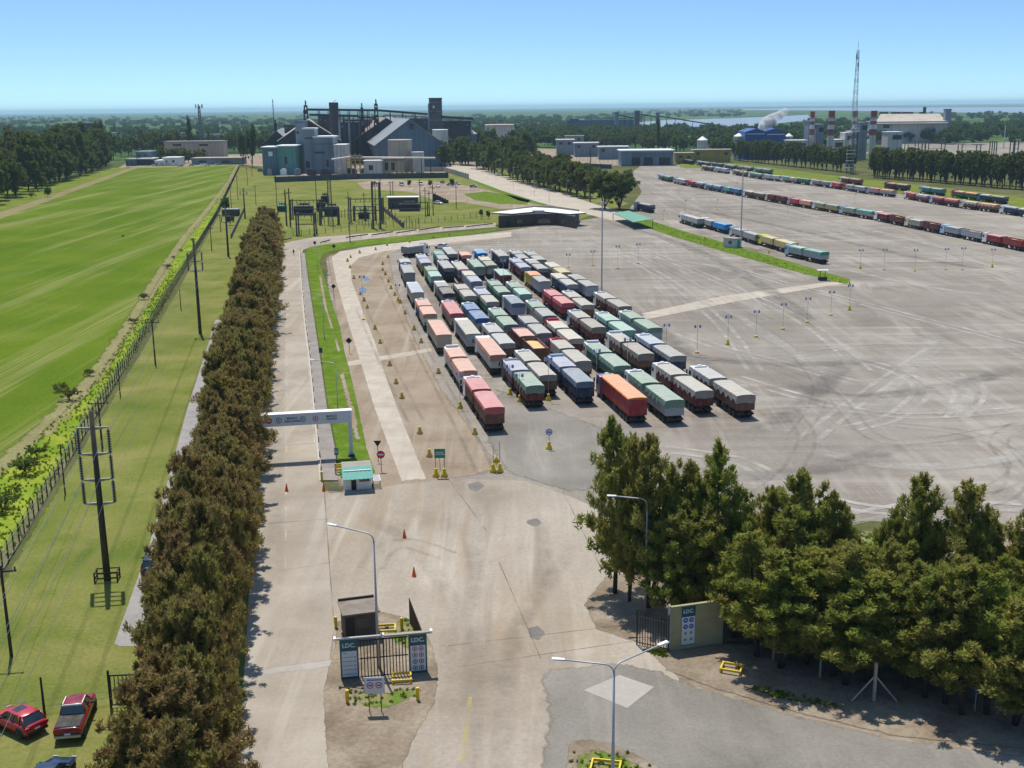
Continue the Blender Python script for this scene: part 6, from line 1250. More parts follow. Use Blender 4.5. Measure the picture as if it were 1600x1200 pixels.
sign('roadside_sign', 'dark blue sign on a pole before the right part of the stand', 1523, 1113, 1523, 1060, 'rect', 'signblue', size=1.0, wd=.5, post='galv'); sign('roadside_sign', 'small white notice hanging by the fence at the far right', 1563, 1075, 1563, 1038, 'rect', 'signwhite', size=.6, wd=.5, post='galv')
# walker on the works road
def person(x, y, label, shirt, trousers, rz):
    p = G(x, y); root = thing('person', label, 'person', (p.x, p.y, .05), rz)
    me = bpy.data.meshes.new('body'); J = [(0,0,.95),(0,0,1.2),(0,.02,1.42),(0,.03,1.52),(0,.03,1.66),(.10,0,.92),(.12,.10,.50),(.12,.02,.08),(.12,.16,.03),(-.10,0,.92),(-.12,-.06,.50),(-.12,-.2,.08),(-.12,-.06,.03),(.19,.02,1.40),(.25,-.06,1.12),(.25,.06,.88),(.25,.1,.80),(-.19,.02,1.40),(-.25,.08,1.12),(-.25,.18,.90),(-.25,.22,.82)]
    E_ = [(0,1),(1,2),(2,3),(3,4),(0,5),(5,6),(6,7),(7,8),(0,9),(9,10),(10,11),(11,12),(2,13),(13,14),(14,15),(15,16),(2,17),(17,18),(18,19),(19,20)]
    me.from_pydata(J, E_, []); o = link('body', me, root); o.modifiers.new('skin', 'SKIN'); R_ = [.15,.14,.15,.06,.10,.10,.07,.05,.04,.10,.07,.05,.04,.07,.05,.04,.035,.07,.05,.04,.035]
    for v, r_ in zip(me.skin_vertices[0].data, R_): v.radius = (r_, r_*.85)
    me.skin_vertices[0].data[0].use_root = True; s_ = o.modifiers.new('sub', 'SUBSURF'); s_.levels = 1; s_.render_levels = 1; me.materials.append(M[shirt])
    MB().loft([[(math.cos(a_)*r_, .03+math.sin(a_)*r_, z) for a_ in [i*math.pi/5 for i in range(10)]] for z, r_ in ((1.66, .115), (1.74, .12), (1.79, .08), (1.80, .02))]).obj('hair', M['black'], root)
person(459, 399, 'person in dark clothes walking on the far part of the works road', 'black', 'black', rad(170))
# --- low office at the head of the yard
def gable(root, name, P, z0, z1, m_):      # flat ground polygon extruded
    mb = MB(); n_ = len(P); vs = [(p[0], p[1], z0) for p in P] + [(p[0], p[1], z1) for p in P]
    mb.add(vs, [tuple(range(n_))[::-1], tuple(range(n_, 2*n_))] + [(i, (i+1) % n_, (i+1) % n_+n_, i+n_) for i in range(n_)]); return mb.obj(name, M[m_], root)
M['stonewall'] = paint('dark_stone_wall', (.075, .058, .048), .95, .35, 1.6); M['fascia'] = flat('green_fascia', (.03, .10, .085), .5)
of = thing('yard_office', 'low dark stone office with wide white V shaped roof and green fascia', 'building')
f = [G(779,356), G(838,352), G(870,352), G(898,357)]; back = [G(905,345), G(860,338), G(835,338), G(785,346)]
gable(of, 'wall', f+back, 0, 4.1, 'stonewall')
rp = [G(x_, y_, 4.5) for x_, y_ in ((768,332.5),(800,334),(845,330),(890,334.5),(916,332.5),(905,330.5),(868,326),(835,324),(800,328))]; rp = [Vector((p_.x, p_.y, 0)) for p_ in rp]; gable(of, 'roof', [p for p in rp], 4.15, 4.5, 'fascia'); rp2 = [Vector((p.x*1.0, p.y, 0)) for p in rp]; gable(of, 'roof_covering', rp2, 4.502, 4.56, 'roofwhite')
p = V(841, 331, G(841,350).y); MB().box(-2.2, 2.2, -.12, 0, 4.2, 5.0).obj('name_board', M['signwhite'], of, (p.x, G(841,350).y-1.2, 0))
for (px, w_) in ((812, 1.0), (882, 1.2), (850, 2.2)): q = G(px, 354); MB().box(-w_, w_, -.25, 0, 1.2, 2.6).obj('window', M['glass'], of, (q.x, q.y-.35, 0))
q = G(795, 355); MB().box(-.8, .8, -.3, 0, 0, 2.4).obj('door', M['black'], of, (q.x, q.y-.3, 0))
# green shelter by the tree pair
gs = thing('shelter', 'open shelter with pale green sloping roof at the head of the grass strip', 'shelter'); mb = MB(); q = [G(958,333, 2.6), G(990,347, 2.6), G(1020,342, 3.2), G(982,329, 3.2)]; mb.add(q+[p-Vector((0, 0, .15)) for p in q], [(0,1,2,3), (7,6,5,4), (0,4,5,1), (1,5,6,2), (2,6,7,3), (3,7,4,0)]); M['palegreen'] = paint('pale_green_sheet', (.10, .27, .17), .6, .1, .5); mb.obj('roof', M['palegreen'], gs)
for p in q: MB().cyl((p.x, p.y), .12, 0, p.z-.12, 8).obj('shelter_post', M['darkpole'], gs)
# hut
ha = G(1130, 386); hb_ = G(1148, 388); W_ = (hb_-ha).length; hu_ = thing('hut', 'small white hut with flat tan roof beside the light mast', 'hut', ha, math.atan2((hb_-ha).y, (hb_-ha).x)); MB().box(0, W_, 0, 3, 0, 2.7).obj('wall', M['paleblock'], hu_); MB().box(-.2, W_+.2, -.2, 3.2, 2.702, 2.85).obj('roof', M['roofbrown'], hu_); MB().box(W_*.45, W_*.72, -.05, 0, 1.1, 2.1).obj('window', M['glass'], hu_)
p = G(1152, 387); tag(MB().cyl((0, 0), .8, 0, 2.3, 14).cyl((0, 0), .5, 2.3, 2.5, 14).obj('water_tank', M['tankblue'] if 'tankblue' in M else M['teal'], None, p), 'pale teal water tank beside the white hut', 'tank')
p = G(1285, 438); tw_ = thing('parking_shelter', 'small post shelter with pale roof at the tip of the grass strip', 'shelter', p); MB().box(-1.3, 1.3, -.7, .7, 2.4, 2.5).obj('roof', M['roofwhite'], tw_)
for x in (-.6, .6): MB().cyl((x, 0), .08, .8, 2.4, 6).obj('shelter_post', M['darkpole'], tw_)
MB().box(-1.0, 1.0, -.5, .5, 0, .8).obj('base', M['darkpole'], tw_)
for (x, y, lb) in [(1311,441,'yellow block at the tip of the grass strip'), (1327,446,'second yellow block at the tip of the grass strip'), (1201,396,'yellow block beside the yellow tarp truck'), (1101,374,'dark block on the edge of the grass strip')]:
    p = G(x, y); tag(link('concrete_bollard', BELL2, None, (p.x, p.y, .05)), lb, 'bollard', 'blocks on the grass strip')
# ================================================================== DISTANT WORKS
def Vx(px, py, D): return V(px, py, D)
def block(root, name, px0, px1, pyt, D, dep, m_, z0=0.0, pyb=None):
    a, c = V(px0, pyt, D), V(px1, pyt, D); z1 = (a.z+c.z)/2; zb = z0 if pyb is None else V(px0, pyb, D).z
    return MB().box(a.x, c.x, D, D+dep, zb, z1).obj(name, M[m_], root)
def bld(name, label, cat, px0, px1, pyt, D, dep, m_, roof='lead', rt=.6, over=.8, openings=(), rname='roof'):
    root = thing(name, label, cat); block(root, 'wall', px0, px1, pyt, D, dep, m_)
    a, c = V(px0, pyt, D), V(px1, pyt, D); z = (a.z+c.z)/2
    MB().box(a.x-over, c.x+over, D-over, D+dep+over, z+.01, z+rt).obj(rname, M[roof], root)
    for (kind, x0, x1, y0, y1, mm) in openings:
        p, q = V(x0, y0, D), V(x1, y1, D); MB().box(p.x, q.x, D-.12, D-.01, min(p.z, q.z), max(p.z, q.z)).obj(kind, M[mm], root)
    return root
def gshed(label, apex, le, Df, Db, re_px, m_wall, m_roof, foot=None, name='storage_shed', shift=0.0, rootless=None):
    """A-frame store: gable towards the camera at depth Df, running back to Db"""
    A = V(*apex, Df); Lh = V(*le, Df); Rh = Vector((2*A.x-Lh.x if re_px is None else V(*re_px, Df).x, Df, Lh.z)); fl_ = Lh.x-(A.x-Lh.x)*.0 if foot is None else V(foot[0], foot[1], Df).x
    root = thing(name, label, 'shed'); sx = shift
    fr = 2*A.x - fl_
    prof = [(fl_, 0), (Lh.x, Lh.z), (A.x, A.z), (Rh.x, Rh.z), (fr, 0)]
    mb = MB(); vs = [(x, Df, z) for x, z in prof]+[(x+sx, Db, z) for x, z in prof]
    mb.add(vs, [(0,1,2,3,4), (9,8,7,6,5), (0,5,6,1), (3,8,9,4)]); mb.obj('wall', M[m_wall], root)
    rb = MB(); t_ = .5; o_ = 1.0
    for (i, j) in ((1, 2), (2, 3)):
        (xa, za), (xb, zb) = prof[i], prof[j]
        rb.add([(xa, Df-o_, za+.05), (xb, Df-o_, zb+.05), (xb+sx, Db, zb+.05), (xa+sx, Db, za+.05), (xa, Df-o_, za+.05+t_), (xb, Df-o_, zb+.05+t_), (xb+sx, Db, zb+.05+t_), (xa+sx, Db, za+.05+t_)], [(3,2,1,0), (4,5,6,7), (0,1,5,4), (1,2,6,5), (2,3,7,6), (3,0,4,7)])
    rb.obj('roof', M[m_roof], root); return root, prof
# the great A-frame store
root, prof = gshed('huge grey A-frame store with dark blue gable in the middle of the works', (640,187), (585,229), 800, 1070, None, 'bluewall', 'lead', (600,248), shift=-46)
A = V(645, 190, 800); MB().box(A.x-2.2, A.x+.2, 799.2, 799.8, A.z-5, A.z-1.5).obj('gable_vent', M['plantdark'], root)
gshed('older brown roofed store joined to the left of the huge grey one', (604,185), (551,221), 900, 1150, None, 'plantdark', 'rustroof', (548,235), shift=-42)
gshed('tan roofed store behind the narrow silo tower', (482,188), (433,222), 800, 980, None, 'plantdark', 'tan', (430,232), shift=-31)
gshed('dark roofed store left of the tan roofed one', (432,205), (414,222), 830, 960, None, 'plantdark', 'lead', (410,240), shift=-20)
def towerlike(label, px0, px1, pyt, D, dep, m_, extras=(), name='process_tower', cat='tower'):
    root = thing(name, label, cat); block(root, 'tower_body', px0, px1, pyt, D, dep, m_); a, c = V(px0, pyt, D), V(px1, pyt, D)
    for z in np.arange(6, a.z-2, 6.5): MB().box(a.x-.25, c.x+.25, D-.3, D+dep+.3, z, z+.5).obj('floor_band', M['plantgrey'], root) if m_ != 'plantgrey' and a.z > 12 else None
    MB().box(a.x-.5, c.x+.5, D-.5, D+dep+.5, a.z+.01, a.z+.5).obj('tower_cap', M['plantdark'], root)
    for e in extras: block(root, e[0], e[1], e[2], e[3], D-.6, 2.0, e[4], pyb=e[5])
    return root
M['elev'] = paint('elevator_concrete', (.10, .095, .095), .85, .2, .12)
towerlike('tall dark square elevator tower right of the huge store', 670, 689, 154, 900, 12, 'elev', [('window', 676, 679, 165, 'signwhite', 169), ('window', 677, 680, 174, 'black', 177), ('stair_shaft', 668.5, 670.5, 162, 'plantgrey', 200)])
rt = thing('process_tower', 'round topped dark cylindrical tower behind the blue clad block', 'tower'); a, c = V(513, 160, 840), V(527, 160, 840); r_ = (c.x-a.x)/2; MB().cyl(((a.x+c.x)/2, 840+r_), r_, 0, a.z-1.5, 20).cyl(((a.x+c.x)/2, 840+r_), r_*1.06, a.z-10, a.z, 20).obj('tower_body', M['plantdark'], rt)
MB().tube([((a.x+c.x)/2, 840+r_, a.z), ((a.x+c.x)/2+1, 840+r_, a.z+1.5), ((a.x+c.x)/2+2.4, 840+r_, a.z+1.3)], .15, 5).obj('hoop', M['plantdark'], rt)
def lattice_clump(label, px, pyt, pyb, wpx, D, seed, name='frame_tower'):
    r = random.Random(seed); root = thing(name, label, 'tower'); t_ = V(px, pyt, D); w0 = wpx/FP*D; mb = MB(); H_ = t_.z
    for sx in (-1, 1):
        for sy in (-1, 1): mb.tube([(t_.x+sx*w0*.5, D+sy*w0*.5, 0), (t_.x+sx*w0*.14, D+sy*w0*.14, H_*.93)], .35, 4)
    for k in range(1, 9):
        z = H_*k/9.3; hw = w0*(.5-.36*k/9); mb.box(t_.x-hw, t_.x+hw, D-hw, D+hw, z, z+.35)
        mb.tube([(t_.x-hw, D-hw, z), (t_.x+hw*.8, D-hw, z+H_/9.3)], .2, 3)
    mb.obj('tower_frame', M['plantdark'], root); eq = MB()
    for k in range(7):
        z = H_*r.uniform(.45, .95); eq.box(t_.x+r.uniform(-.3, .0)*w0, t_.x+r.uniform(.05, .3)*w0, D-.5, D+1.2, z-1.5, z+r.uniform(0, 1.8))
    eq.cyl((t_.x, D), .5, H_*.9, H_, 6); eq.obj('machinery', M['plantdark'], root); return root
lattice_clump('spiky dark frame tower at the left end of the long conveyor', 477, 157, 200, 13, 860, 1); lattice_clump('spiky dark frame tower right of the middle of the long conveyor', 587, 155, 205, 12, 900, 2); lattice_clump('short forked frame above the conveyor left of the spiky tower', 565, 161, 185, 9, 900, 3)
lattice_clump('small dark frame tower among trees at the left of the works', 430, 187, 225, 7, 830, 4)
def conveyor(label, p0, D0, p1, D1, w_=2.2, h_=1.6, legs=6, m_='plantdark'):
    a, b = V(*p0, D0), V(*p1, D1); root = thing('conveyor_bridge', label, 'conveyor'); d_ = b-a; n_ = Vector((-d_.y, d_.x, 0)).normalized()*w_/2; u_ = Vector((0, 0, h_))
    MB().add([a-n_, b-n_, b+n_, a+n_, a-n_+u_, b-n_+u_, b+n_+u_, a+n_+u_], [(3,2,1,0), (4,5,6,7), (0,1,5,4), (1,2,6,5), (2,3,7,6), (3,0,4,7)]).obj('gallery', M[m_], root)
    for i in range(1, legs):
        p = a.lerp(b, i/legs); MB().tube([p-n_*1.0, (p.x-n_.x*2.2, p.y-n_.y*2.2, 0)], .3, 4).tube([p+n_*1.0, (p.x+n_.x*2.2, p.y+n_.y*2.2, 0)], .3, 4).obj('trestle', M['plantdark'], root)
    return root
conveyor('long high conveyor bridge from the left spiky tower to the elevator tower', (482,173), 862, (590,174), 900, legs=7); conveyor('sloping conveyor bridge from the spiky tower down to the elevator tower', (590,174), 903, (668,180), 903, legs=4); conveyor('lower parallel conveyor below the long high one', (484,181), 880, (560,183), 900, 2.0, 1.6, 5)
conveyor('pale roofed conveyor behind the huge store ridge', (600,181), 930, (668,184), 930, 3, 1.2, 4, 'tan'); conveyor('dark conveyor right of the elevator tower leading to the round silo', (689,184), 905, (737,187), 880, 2.5, 1.6, 3)
# dark process building mass between
bld('process_building', 'dark low process building behind the cylindrical tower', 'building', 486, 560, 192, 900, 40, 'plantdark', 'plantdark', .5, .3, [('window', 495, 500, 196, 199, 'plantgrey'), ('window', 530, 536, 196, 200, 'plantgrey')])
bld('process_building', 'dark blocky process building left of the brown roofed store', 'building', 540, 575, 187, 960, 30, 'plantdark', 'lead', .5, .3, [('window', 545, 550, 192, 196, 'plantgrey')])
for i, (px, pt, w_, D) in enumerate([(530,188,3,830),(537,186,4,835),(545,190,3,832),(552,188,3,838)]):
    a = V(px, pt, D); tag(MB().cyl((a.x, D), w_/FP*D/2, 0, a.z, 10).cyl((a.x, D), w_/FP*D/2*.5, a.z, a.z+2, 8).obj('process_column', M['plantdark' if i % 2 else 'plantgrey']), f"slender process column, {NTH[i]} from left beside the cylindrical tower", 'column', 'process columns')
for (x0, x1, y, D, lb) in [(560, 600, 183, 1010, 'dark stepped process building under the sloping conveyor'), (498, 512, 183, 880, 'narrow dark process block left of the cylindrical tower'), (690, 735, 190, 930, 'long dark machinery block right of the elevator tower'), (640, 668, 186, 1000, 'dark machinery block between the huge store and the elevator tower'), (444, 462, 196, 900, 'dark low process block left of the blue capped annex')]:
    bld('process_building', lb, 'building', x0, x1, y, D, 14, 'plantdark', 'plantdark', .6, .3, [('window', x0+2, x0+4, y+3, y+5, 'plantgrey'), ('window', x1-5, x1-3, y+4, y+6, 'plantgrey'), ('door', x0+5, x0+8, y+9, y+14, 'rust')])
# light-blue clad blocks in front
bld('clad_tower', 'narrow pale blue clad tower with white roof left of the blue clad block', 'building', 473, 491, 202, 770, 14, 'plantgrey', 'white', .9, .4, [('vent', 476, 488, 215, 217, 'plantdark'), ('door', 478, 484, 252, 262, 'black')])
bld('clad_tower', 'blue capped annex behind the narrow clad tower', 'building', 461, 476, 193, 785, 12, 'plantgrey', 'bluewall', 2.0, .4, [('window', 463, 467, 205, 209, 'glass')])
bld('clad_block', 'wide blue grey clad block with white roof and dark louvre', 'building', 490, 520, 215, 768, 22, 'plantgrey', 'white', .9, .6, [('louvre', 491, 508, 237, 240, 'plantdark'), ('band', 490.5, 519.5, 224, 226, 'bluewall'), ('door', 510, 514, 250, 261, 'black')])
bld('clad_block', 'pale corrugated box right of the blue grey clad block', 'building', 521, 540, 227, 764, 18, 'paleblock', 'white', .5, .3, [('seam', 526, 526.5, 229, 258, 'plantgrey'), ('seam', 533, 533.5, 229, 258, 'plantgrey')])
bld('green_hall', 'green hall with thin white roof at the left corner of the works', 'building', 432, 461, 229, 760, 22, 'greenhall', 'white', .7, .8, [('door', 445, 449, 245, 256, 'plantdark')])
bld('green_hall', 'dark blue green hall with a white gate left of the green hall', 'building', 409, 431, 231, 758, 20, 'bluewall', 'white', .7, .8, [('gate', 419, 426, 237, 244, 'white')])
# tanks
def tank(label, px, pyt, wpx, D, m_, roofm=None, cone=.0, group=None, rib=True):
    a = V(px, pyt, D); r_ = wpx/FP*D/2; root = thing('storage_tank', label, 'tank', (a.x, D+r_, 0), 0, group); MB().cyl((0, 0), r_, 0, a.z, 28).obj('tank_shell', M[m_], root, smooth=False)
    MB().tube([(0, 0, a.z+.01), (0, 0, a.z+.25+cone)], r_*1.03, 28, 0, r_*(.12 if cone else .98)).obj('tank_roof', M[roofm or m_], root)
    for z in (a.z*.35, a.z*.68): MB().cyl((0, 0), r_*1.012, z, z+.3, 28).obj('hoop', M[roofm or m_], root)
    ld = MB()
    for i in range(10): t_ = -2.4+i*.16; ld.box(math.cos(t_)*r_*1.05-.3, math.cos(t_)*r_*1.05+.3, math.sin(t_)*r_*1.05-.3, math.sin(t_)*r_*1.05+.3, a.z*i/10, a.z*i/10+.25)
    ld.obj('stair', M['plantgrey'], root); return root
tank('large tan tank in front of the huge store gable', 623, 219, 37, 748, 'tan'); tank('small pale tank right of the large tan tank', 652, 238, 19, 745, 'paleblock'); tank('white tank behind the grove beside the elevator tower', 687, 203, 24, 850, 'paleblock', 'white')
tank('round silo with pale conical roof right of the elevator tower', 726, 209.5, 37, 935, 'plantgrey', 'tan', 5.6); tank('white dome topped tank among far trees', 1099, 219, 16, 930, 'paleblock', 'white', 2.5)
gshed('pale roofed hall behind the grove right of the silo', (784,196), (757,196.5), 1010, 1060, (803,197), 'paleblock', 'tan', (757,212), name='hall')
# pipe rack, yard clutter, boundary walls
pr_ = thing('pipe_rack', 'long pale pipe on thin legs running in front of the tanks', 'pipe'); a, b = V(548, 246, 735), V(680, 247, 735); MB().tube([a, b], .6, 8).tube([V(518,249,730), V(548,245,733), a], .5, 8).obj('pipe', M['roofwhite'], pr_)
for i in range(9): p = a.lerp(b, (i+.5)/9); MB().box(p.x-.25, p.x+.25, p.y-.25, p.y+.25, 0, p.z-.5).obj('pipe_support', M['plantdark'], pr_)
M['ochre'] = paint('ochre_steel', (.40, .27, .06), .7, .2, .2)
lf = thing('steel_gantry', 'ochre steel process frame in front of the pale corrugated box', 'frame')
for i in range(4): p = V(541+i*7, 240, 735); MB().box(p.x-.35, p.x+.35, 734, 734.7, 0, p.z).obj('column', M['ochre'], lf)
for y in (243, 250, 256): a, c = V(539, y, 735), V(566, y, 735); MB().box(a.x, c.x, 733.8, 736, a.z-.4, a.z).obj('beam', M['ochre'], lf)
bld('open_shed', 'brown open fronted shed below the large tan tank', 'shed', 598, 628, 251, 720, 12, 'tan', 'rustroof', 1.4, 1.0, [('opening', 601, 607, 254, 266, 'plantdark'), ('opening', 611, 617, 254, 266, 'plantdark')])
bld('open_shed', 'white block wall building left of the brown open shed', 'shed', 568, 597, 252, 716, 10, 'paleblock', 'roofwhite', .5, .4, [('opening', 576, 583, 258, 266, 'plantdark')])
pile = MB(); p = V(630, 262, 712); r2 = random.Random(3)
for i in range(14): pile.loft([[(p.x+math.cos(t_)*k*r2.uniform(2.2, 3.2)+(i % 5)*3.2-6, 712+math.sin(t_)*k*2.6, z*r2.uniform(.8, 1.3)) for t_ in [j*math.pi/4 for j in range(8)]] for z, k in ((0, 1), (1.6, .8), (2.8, .3))])
tag(pile.obj('scrap_heap', M['ochre']), 'brown scrap heap right of the brown open shed', 'heap', None, 'stuff')
bx_ = 0
for i in range(26):
    x = 385+i*7.3; D = G(x, 268+ (i % 3)*3).y; p = V(x, 268+(i % 3)*3, D); c_ = ['white','plantdark','rust','plantgrey','tan','tan','plantdark','rust'][i % 8] if i > 2 else 'tan'
    s_ = 1.4+(i*7 % 5)*.5
    if 405 < x < 570: bx_ += 1; tag(MB().box(-s_, s_, -1.2, 1.2, 0, 1.6+(i % 3)).box(-s_*.7, s_*.4, -.9, .9, 1.6+(i % 3), 2.3+(i % 3)).obj('equipment_crate', M[c_], None, (p.x, p.y, .04), i*.4), f"{dict(white='white', plantdark='dark', rust='rusty', plantgrey='grey', tan='tan')[c_]} equipment case, {(NTH+ORD[9:15]+['sixteenth','seventeenth','eighteenth','nineteenth','twentieth','twenty-first','twenty-second','twenty-third'])[bx_-1]} from left behind the dark boundary wall", 'equipment', 'equipment cases behind the boundary wall')
def wall(label, pts, h, m_, name='boundary_wall', th=.3):
    P = [G(*p) for p in pts]; root = thing(name, label, 'wall'); mb = MB()
    for a, b in zip(P, P[1:]):
        d_ = (b-a).normalized(); n_ = Vector((-d_.y, d_.x, 0))*th/2; u_ = Vector((0, 0, h)); mb.add([a-n_, b-n_, b+n_, a+n_, a-n_+u_, b-n_+u_, b+n_+u_, a+n_+u_], [(4,5,6,7), (0,1,5,4), (1,2,6,5), (2,3,7,6), (3,0,4,7)])
    mb.obj('wall', M[m_], root); L_ = sum((b-a).length for a, b in zip(P, P[1:])); mb = MB()
    for a, b in zip(P, P[1:]):
        k = max(1, int((b-a).length/8))
        for i in range(k+1): p = a.lerp(b, i/k); mb.box(p.x-.3, p.x+.3, p.y-.3, p.y+.3, 0, h+.25)
    mb.obj('wall_pier', M[m_], root)
wall('dark boundary wall behind the substation lawn', [(430,285),(560,280),(700,278)], 3.2, 'darkwall'); wall('grey wall climbing beside the plant road in front of the grove', [(640,268),(693,268),(732,280)], 3.0, 'concrete_post'); wall('dark wall between the avenue and the yard', [(905,262),(955,264)], 3.0, 'darkwall')
# ---- substation
M['galvdark'] = paint('weathered_steel', (.07, .075, .07), .7, .25, 1.0)
def portal(label, pxs, by, ty, name='substation_gantry', depth=0, w_=.22, bars_=2, grp='steel gantries of the substation'):
    b0 = G(pxs[0], by); D = b0.y; root = thing(name, label, 'gantry', (0, 0, 0), 0, grp); h = V(pxs[0], ty, D).z
    for px in pxs: x = G(px, by).x; MB().box(x-w_, x+w_, D-w_, D+w_, 0, h).box(x-w_*2, x+w_*2, D-w_*2, D+w_*2, 0, .4).obj('column', M['galvdark'], root)
    xa, xb = G(pxs[0], by).x, G(pxs[-1], by).x
    for k in range(bars_): z = h-.4-k*h*.45; MB().box(xa-.3, xb+.3, D-.16, D+.16, z, z+.3).obj('beam', M['galvdark'], root)
    n_ = max(2, int((xb-xa)/1.6))
    for i in range(n_): link('insulator', cached(('ins', .1), lambda: MB().cyl((0, 0), .10, -1.5, -.4, 6).cyl((0, 0), .16, -1.2, -1.1, 6).mesh('insulator', [M['insul']])), root, (xa+(xb-xa)*(i+.5)/n_, D, h))
    if depth:
        for px in pxs: x = G(px, by).x; MB().box(x-w_, x+w_, D+depth-w_, D+depth+w_, 0, h).box(x-.1, x+.1, D, D+depth, h-.3, h-.1).obj('column', M['galvdark'], root)
for i, a in enumerate([((464,491),369,333,'low four legged portal at the left front of the substation',4), ((500,528),352,325,'low portal between the transformers and the white path',3), ((546,597),350,310,'long portal under the right bundle of poles',5), ((553,570,586),345,322,'three legged portal in the centre right of the substation',3), ((455,500),343,312,'left rear portal beside the twin pole',4), ((612,668),338,316,'portal in front of the white roofed switch room',0), ((583,594),358,285,'tall slender frame in the pole bundle',2)]):
    portal(a[3], a[0], a[1], a[2], depth=a[4])
def transf(label, px, by, sx, sz, m_='plantdark'):
    p = G(px, by); root = thing('transformer', label, 'transformer', p, 0, 'transformers of the substation'); MB().box(-sx, sx, -1.4, 1.4, .3, sz).obj('transformer_tank', M[m_], root)
    fb = MB(); x = -sx+.1
    while x < sx: fb.box(x, x+.10, -2.0, -1.41, .5, sz-.3); x += .35
    fb.obj('radiator', M['galvdark'], root)
    for x in (-sx*.6, 0, sx*.6): MB().cyl((x, 0), .12, sz, sz+1.5, 8).cyl((x, 0), .22, sz+.3, sz+.4, 8).cyl((x, 0), .20, sz+.8, sz+.9, 8).obj('bushing', M['insul'], root)
    MB().tube([(-sx*.5, .8, sz+.7), (sx*.5, .8, sz+.7)], .4, 10).obj('expansion_vessel', M[m_], root); MB().box(-sx-.4, sx+.4, -2.3, 1.8, 0, .298).obj('plinth', M['concrete_post'], root)
transf('wide dark transformer bank at the left of the substation', 475, 336, 3.8, 3.6); transf('reddish transformer in the middle of the substation', 502, 330, 1.8, 3.6, 'rust'); transf('dark finned transformer right of the reddish one', 519, 338, 2.8, 3.8); transf('small transformer set under the right pole bundle', 569, 342, 2.0, 2.6); transf('dark transformer row in front of the white roofed switch room', 640, 330, 4.2, 3.0); transf('small square control transformer behind the reddish one', 508, 318, 1.6, 3.4)
transf('small green cabinet set behind the left twin pole', 441, 331, 1.8, 2.6, 'greenhall')
bld('switch_room', 'low switch room with bright white roof right of the substation lawn', 'building', 606, 652, 309, G(625,326).y, 5, 'brownwall', 'white', .35, .6, [('door', 612, 616, 315, 325, 'black'), ('door', 640, 644, 315, 325, 'black')])
for i, (bx, by, tx, ty, r_, lb) in enumerate([(448,353,449,296,.32,'left dark twin pole of the substation'), (454,355,453,294,.30,'right dark twin pole of the substation'), (433,325,430,272,.16,'tall slim pole at the rear left corner of the substation'), (495,325,494,275,.2,'tall dark pole at the rear middle of the substation'), (547,378,545,300,.16,'tall steel pole at the curb of the curved road'), (596,345,594,280,.2,'tall pole, right edge of the right pole bundle'), (588,350,587,283,.16,'tall pole, inside the right pole bundle'), (610,305,610,283,.2,'first of two short thick poles behind the switch room'), (614,305,613,283,.2,'second of two short thick poles behind the switch room'),
        (657,327,656,280,.2,'first of three tall poles right of the switch room'), (665,339,665,293,.2,'second of three tall poles right of the switch room'), (671,338,671,298,.2,'third of three tall poles right of the switch room'), (677,337,675,288,.2,'tall pole beside the substation steps'), (713,326,712,288,.16,'tall pole between steps and grass oval'), (570,345,566,300,.16,'pole in the middle of the right bundle')]):
    b_, h_ = up(bx, by, tx, ty); rt_ = thing('substation_pole', lb, 'pole', (b_.x, b_.y, 0), 0, 'poles of the substation'); MB().tube([(0, 0, 0), (0, 0, h_)], r_, 8, 0, r_*.65).obj('pole_shaft', M['darkpole'], rt_); MB().box(-1.0, 1.0, -.08, .08, h_*.88, h_*.88+.18).obj('cross_arm', M['darkpole'], rt_)
for i in range(26):
    px, by = 470+ (i*37 % 190), 338+(i*13 % 22); b_ = G(px, by); D_ = 2.6+(i % 3)*.9
    tag(cached(('arr', i % 3), lambda: 1) and MB().cyl((0, 0), .12, 0, D_*.55, 6).cyl((0, 0), .07, D_*.55, D_, 6).cyl((0, 0), .18, D_*.62, D_*.67, 8).cyl((0, 0), .18, D_*.75, D_*.80, 8).cyl((0, 0), .18, D_*.88, D_*.93, 8).obj('insulator_post', M['galvdark'], None, b_), 'short insulator post standing among the substation gantries', 'insulator', 'insulator posts of the substation')
def lattice_mast(label, bx, by, tx, ty, wb, wt, m_, redw=None, name='lattice_mast', nseg=14, r_=.12, depth=None):
    b_, h_ = up(bx, by, tx, ty); root = thing(name, label, 'mast', (b_.x, b_.y, 0)); segs = {}
    for k in range(nseg):
        z0, z1 = h_*k/nseg, h_*(k+1)/nseg; w0, w1 = wb+(wt-wb)*k/nseg, wb+(wt-wb)*(k+1)/nseg; mk = m_ if not redw else redw[k % 2]; mb = segs.setdefault(mk, MB())
        c0 = [(-w0, -w0, z0), (w0, -w0, z0), (w0, w0, z0), (-w0, w0, z0)]; c1 = [(-w1, -w1, z1), (w1, -w1, z1), (w1, w1, z1), (-w1, w1, z1)]
        for i in range(4):
            j = (i+1) % 4; mb.tube([c0[i], c1[i]], r_, 4); mb.tube([c0[i], c1[j]], r_*.6, 3); mb.tube([c1[i], c0[j]], r_*.6, 3); mb.tube([c1[i], c1[j]], r_*.6, 3)
    for mk, mb in segs.items(): mb.obj('mast_frame', M[mk], root)
    return root, b_, h_
M['mastgrey'] = paint('mast_grey', (.20, .23, .25), .6, .1, .2); M['mastred'] = paint('mast_red', (.34, .07, .05), .6, .1, .2); M['mastwhite'] = paint('mast_white', (.6, .6, .6), .6, .1, .2)
r1_, b1_, h1_ = lattice_mast('tall pale lattice radio mast rising between the two windbreaks', 1330, 268, 1342, 78, 2.0, .55, 'mastgrey', ('mastgrey', 'mastwhite'), 'radio_mast', 22, .10)
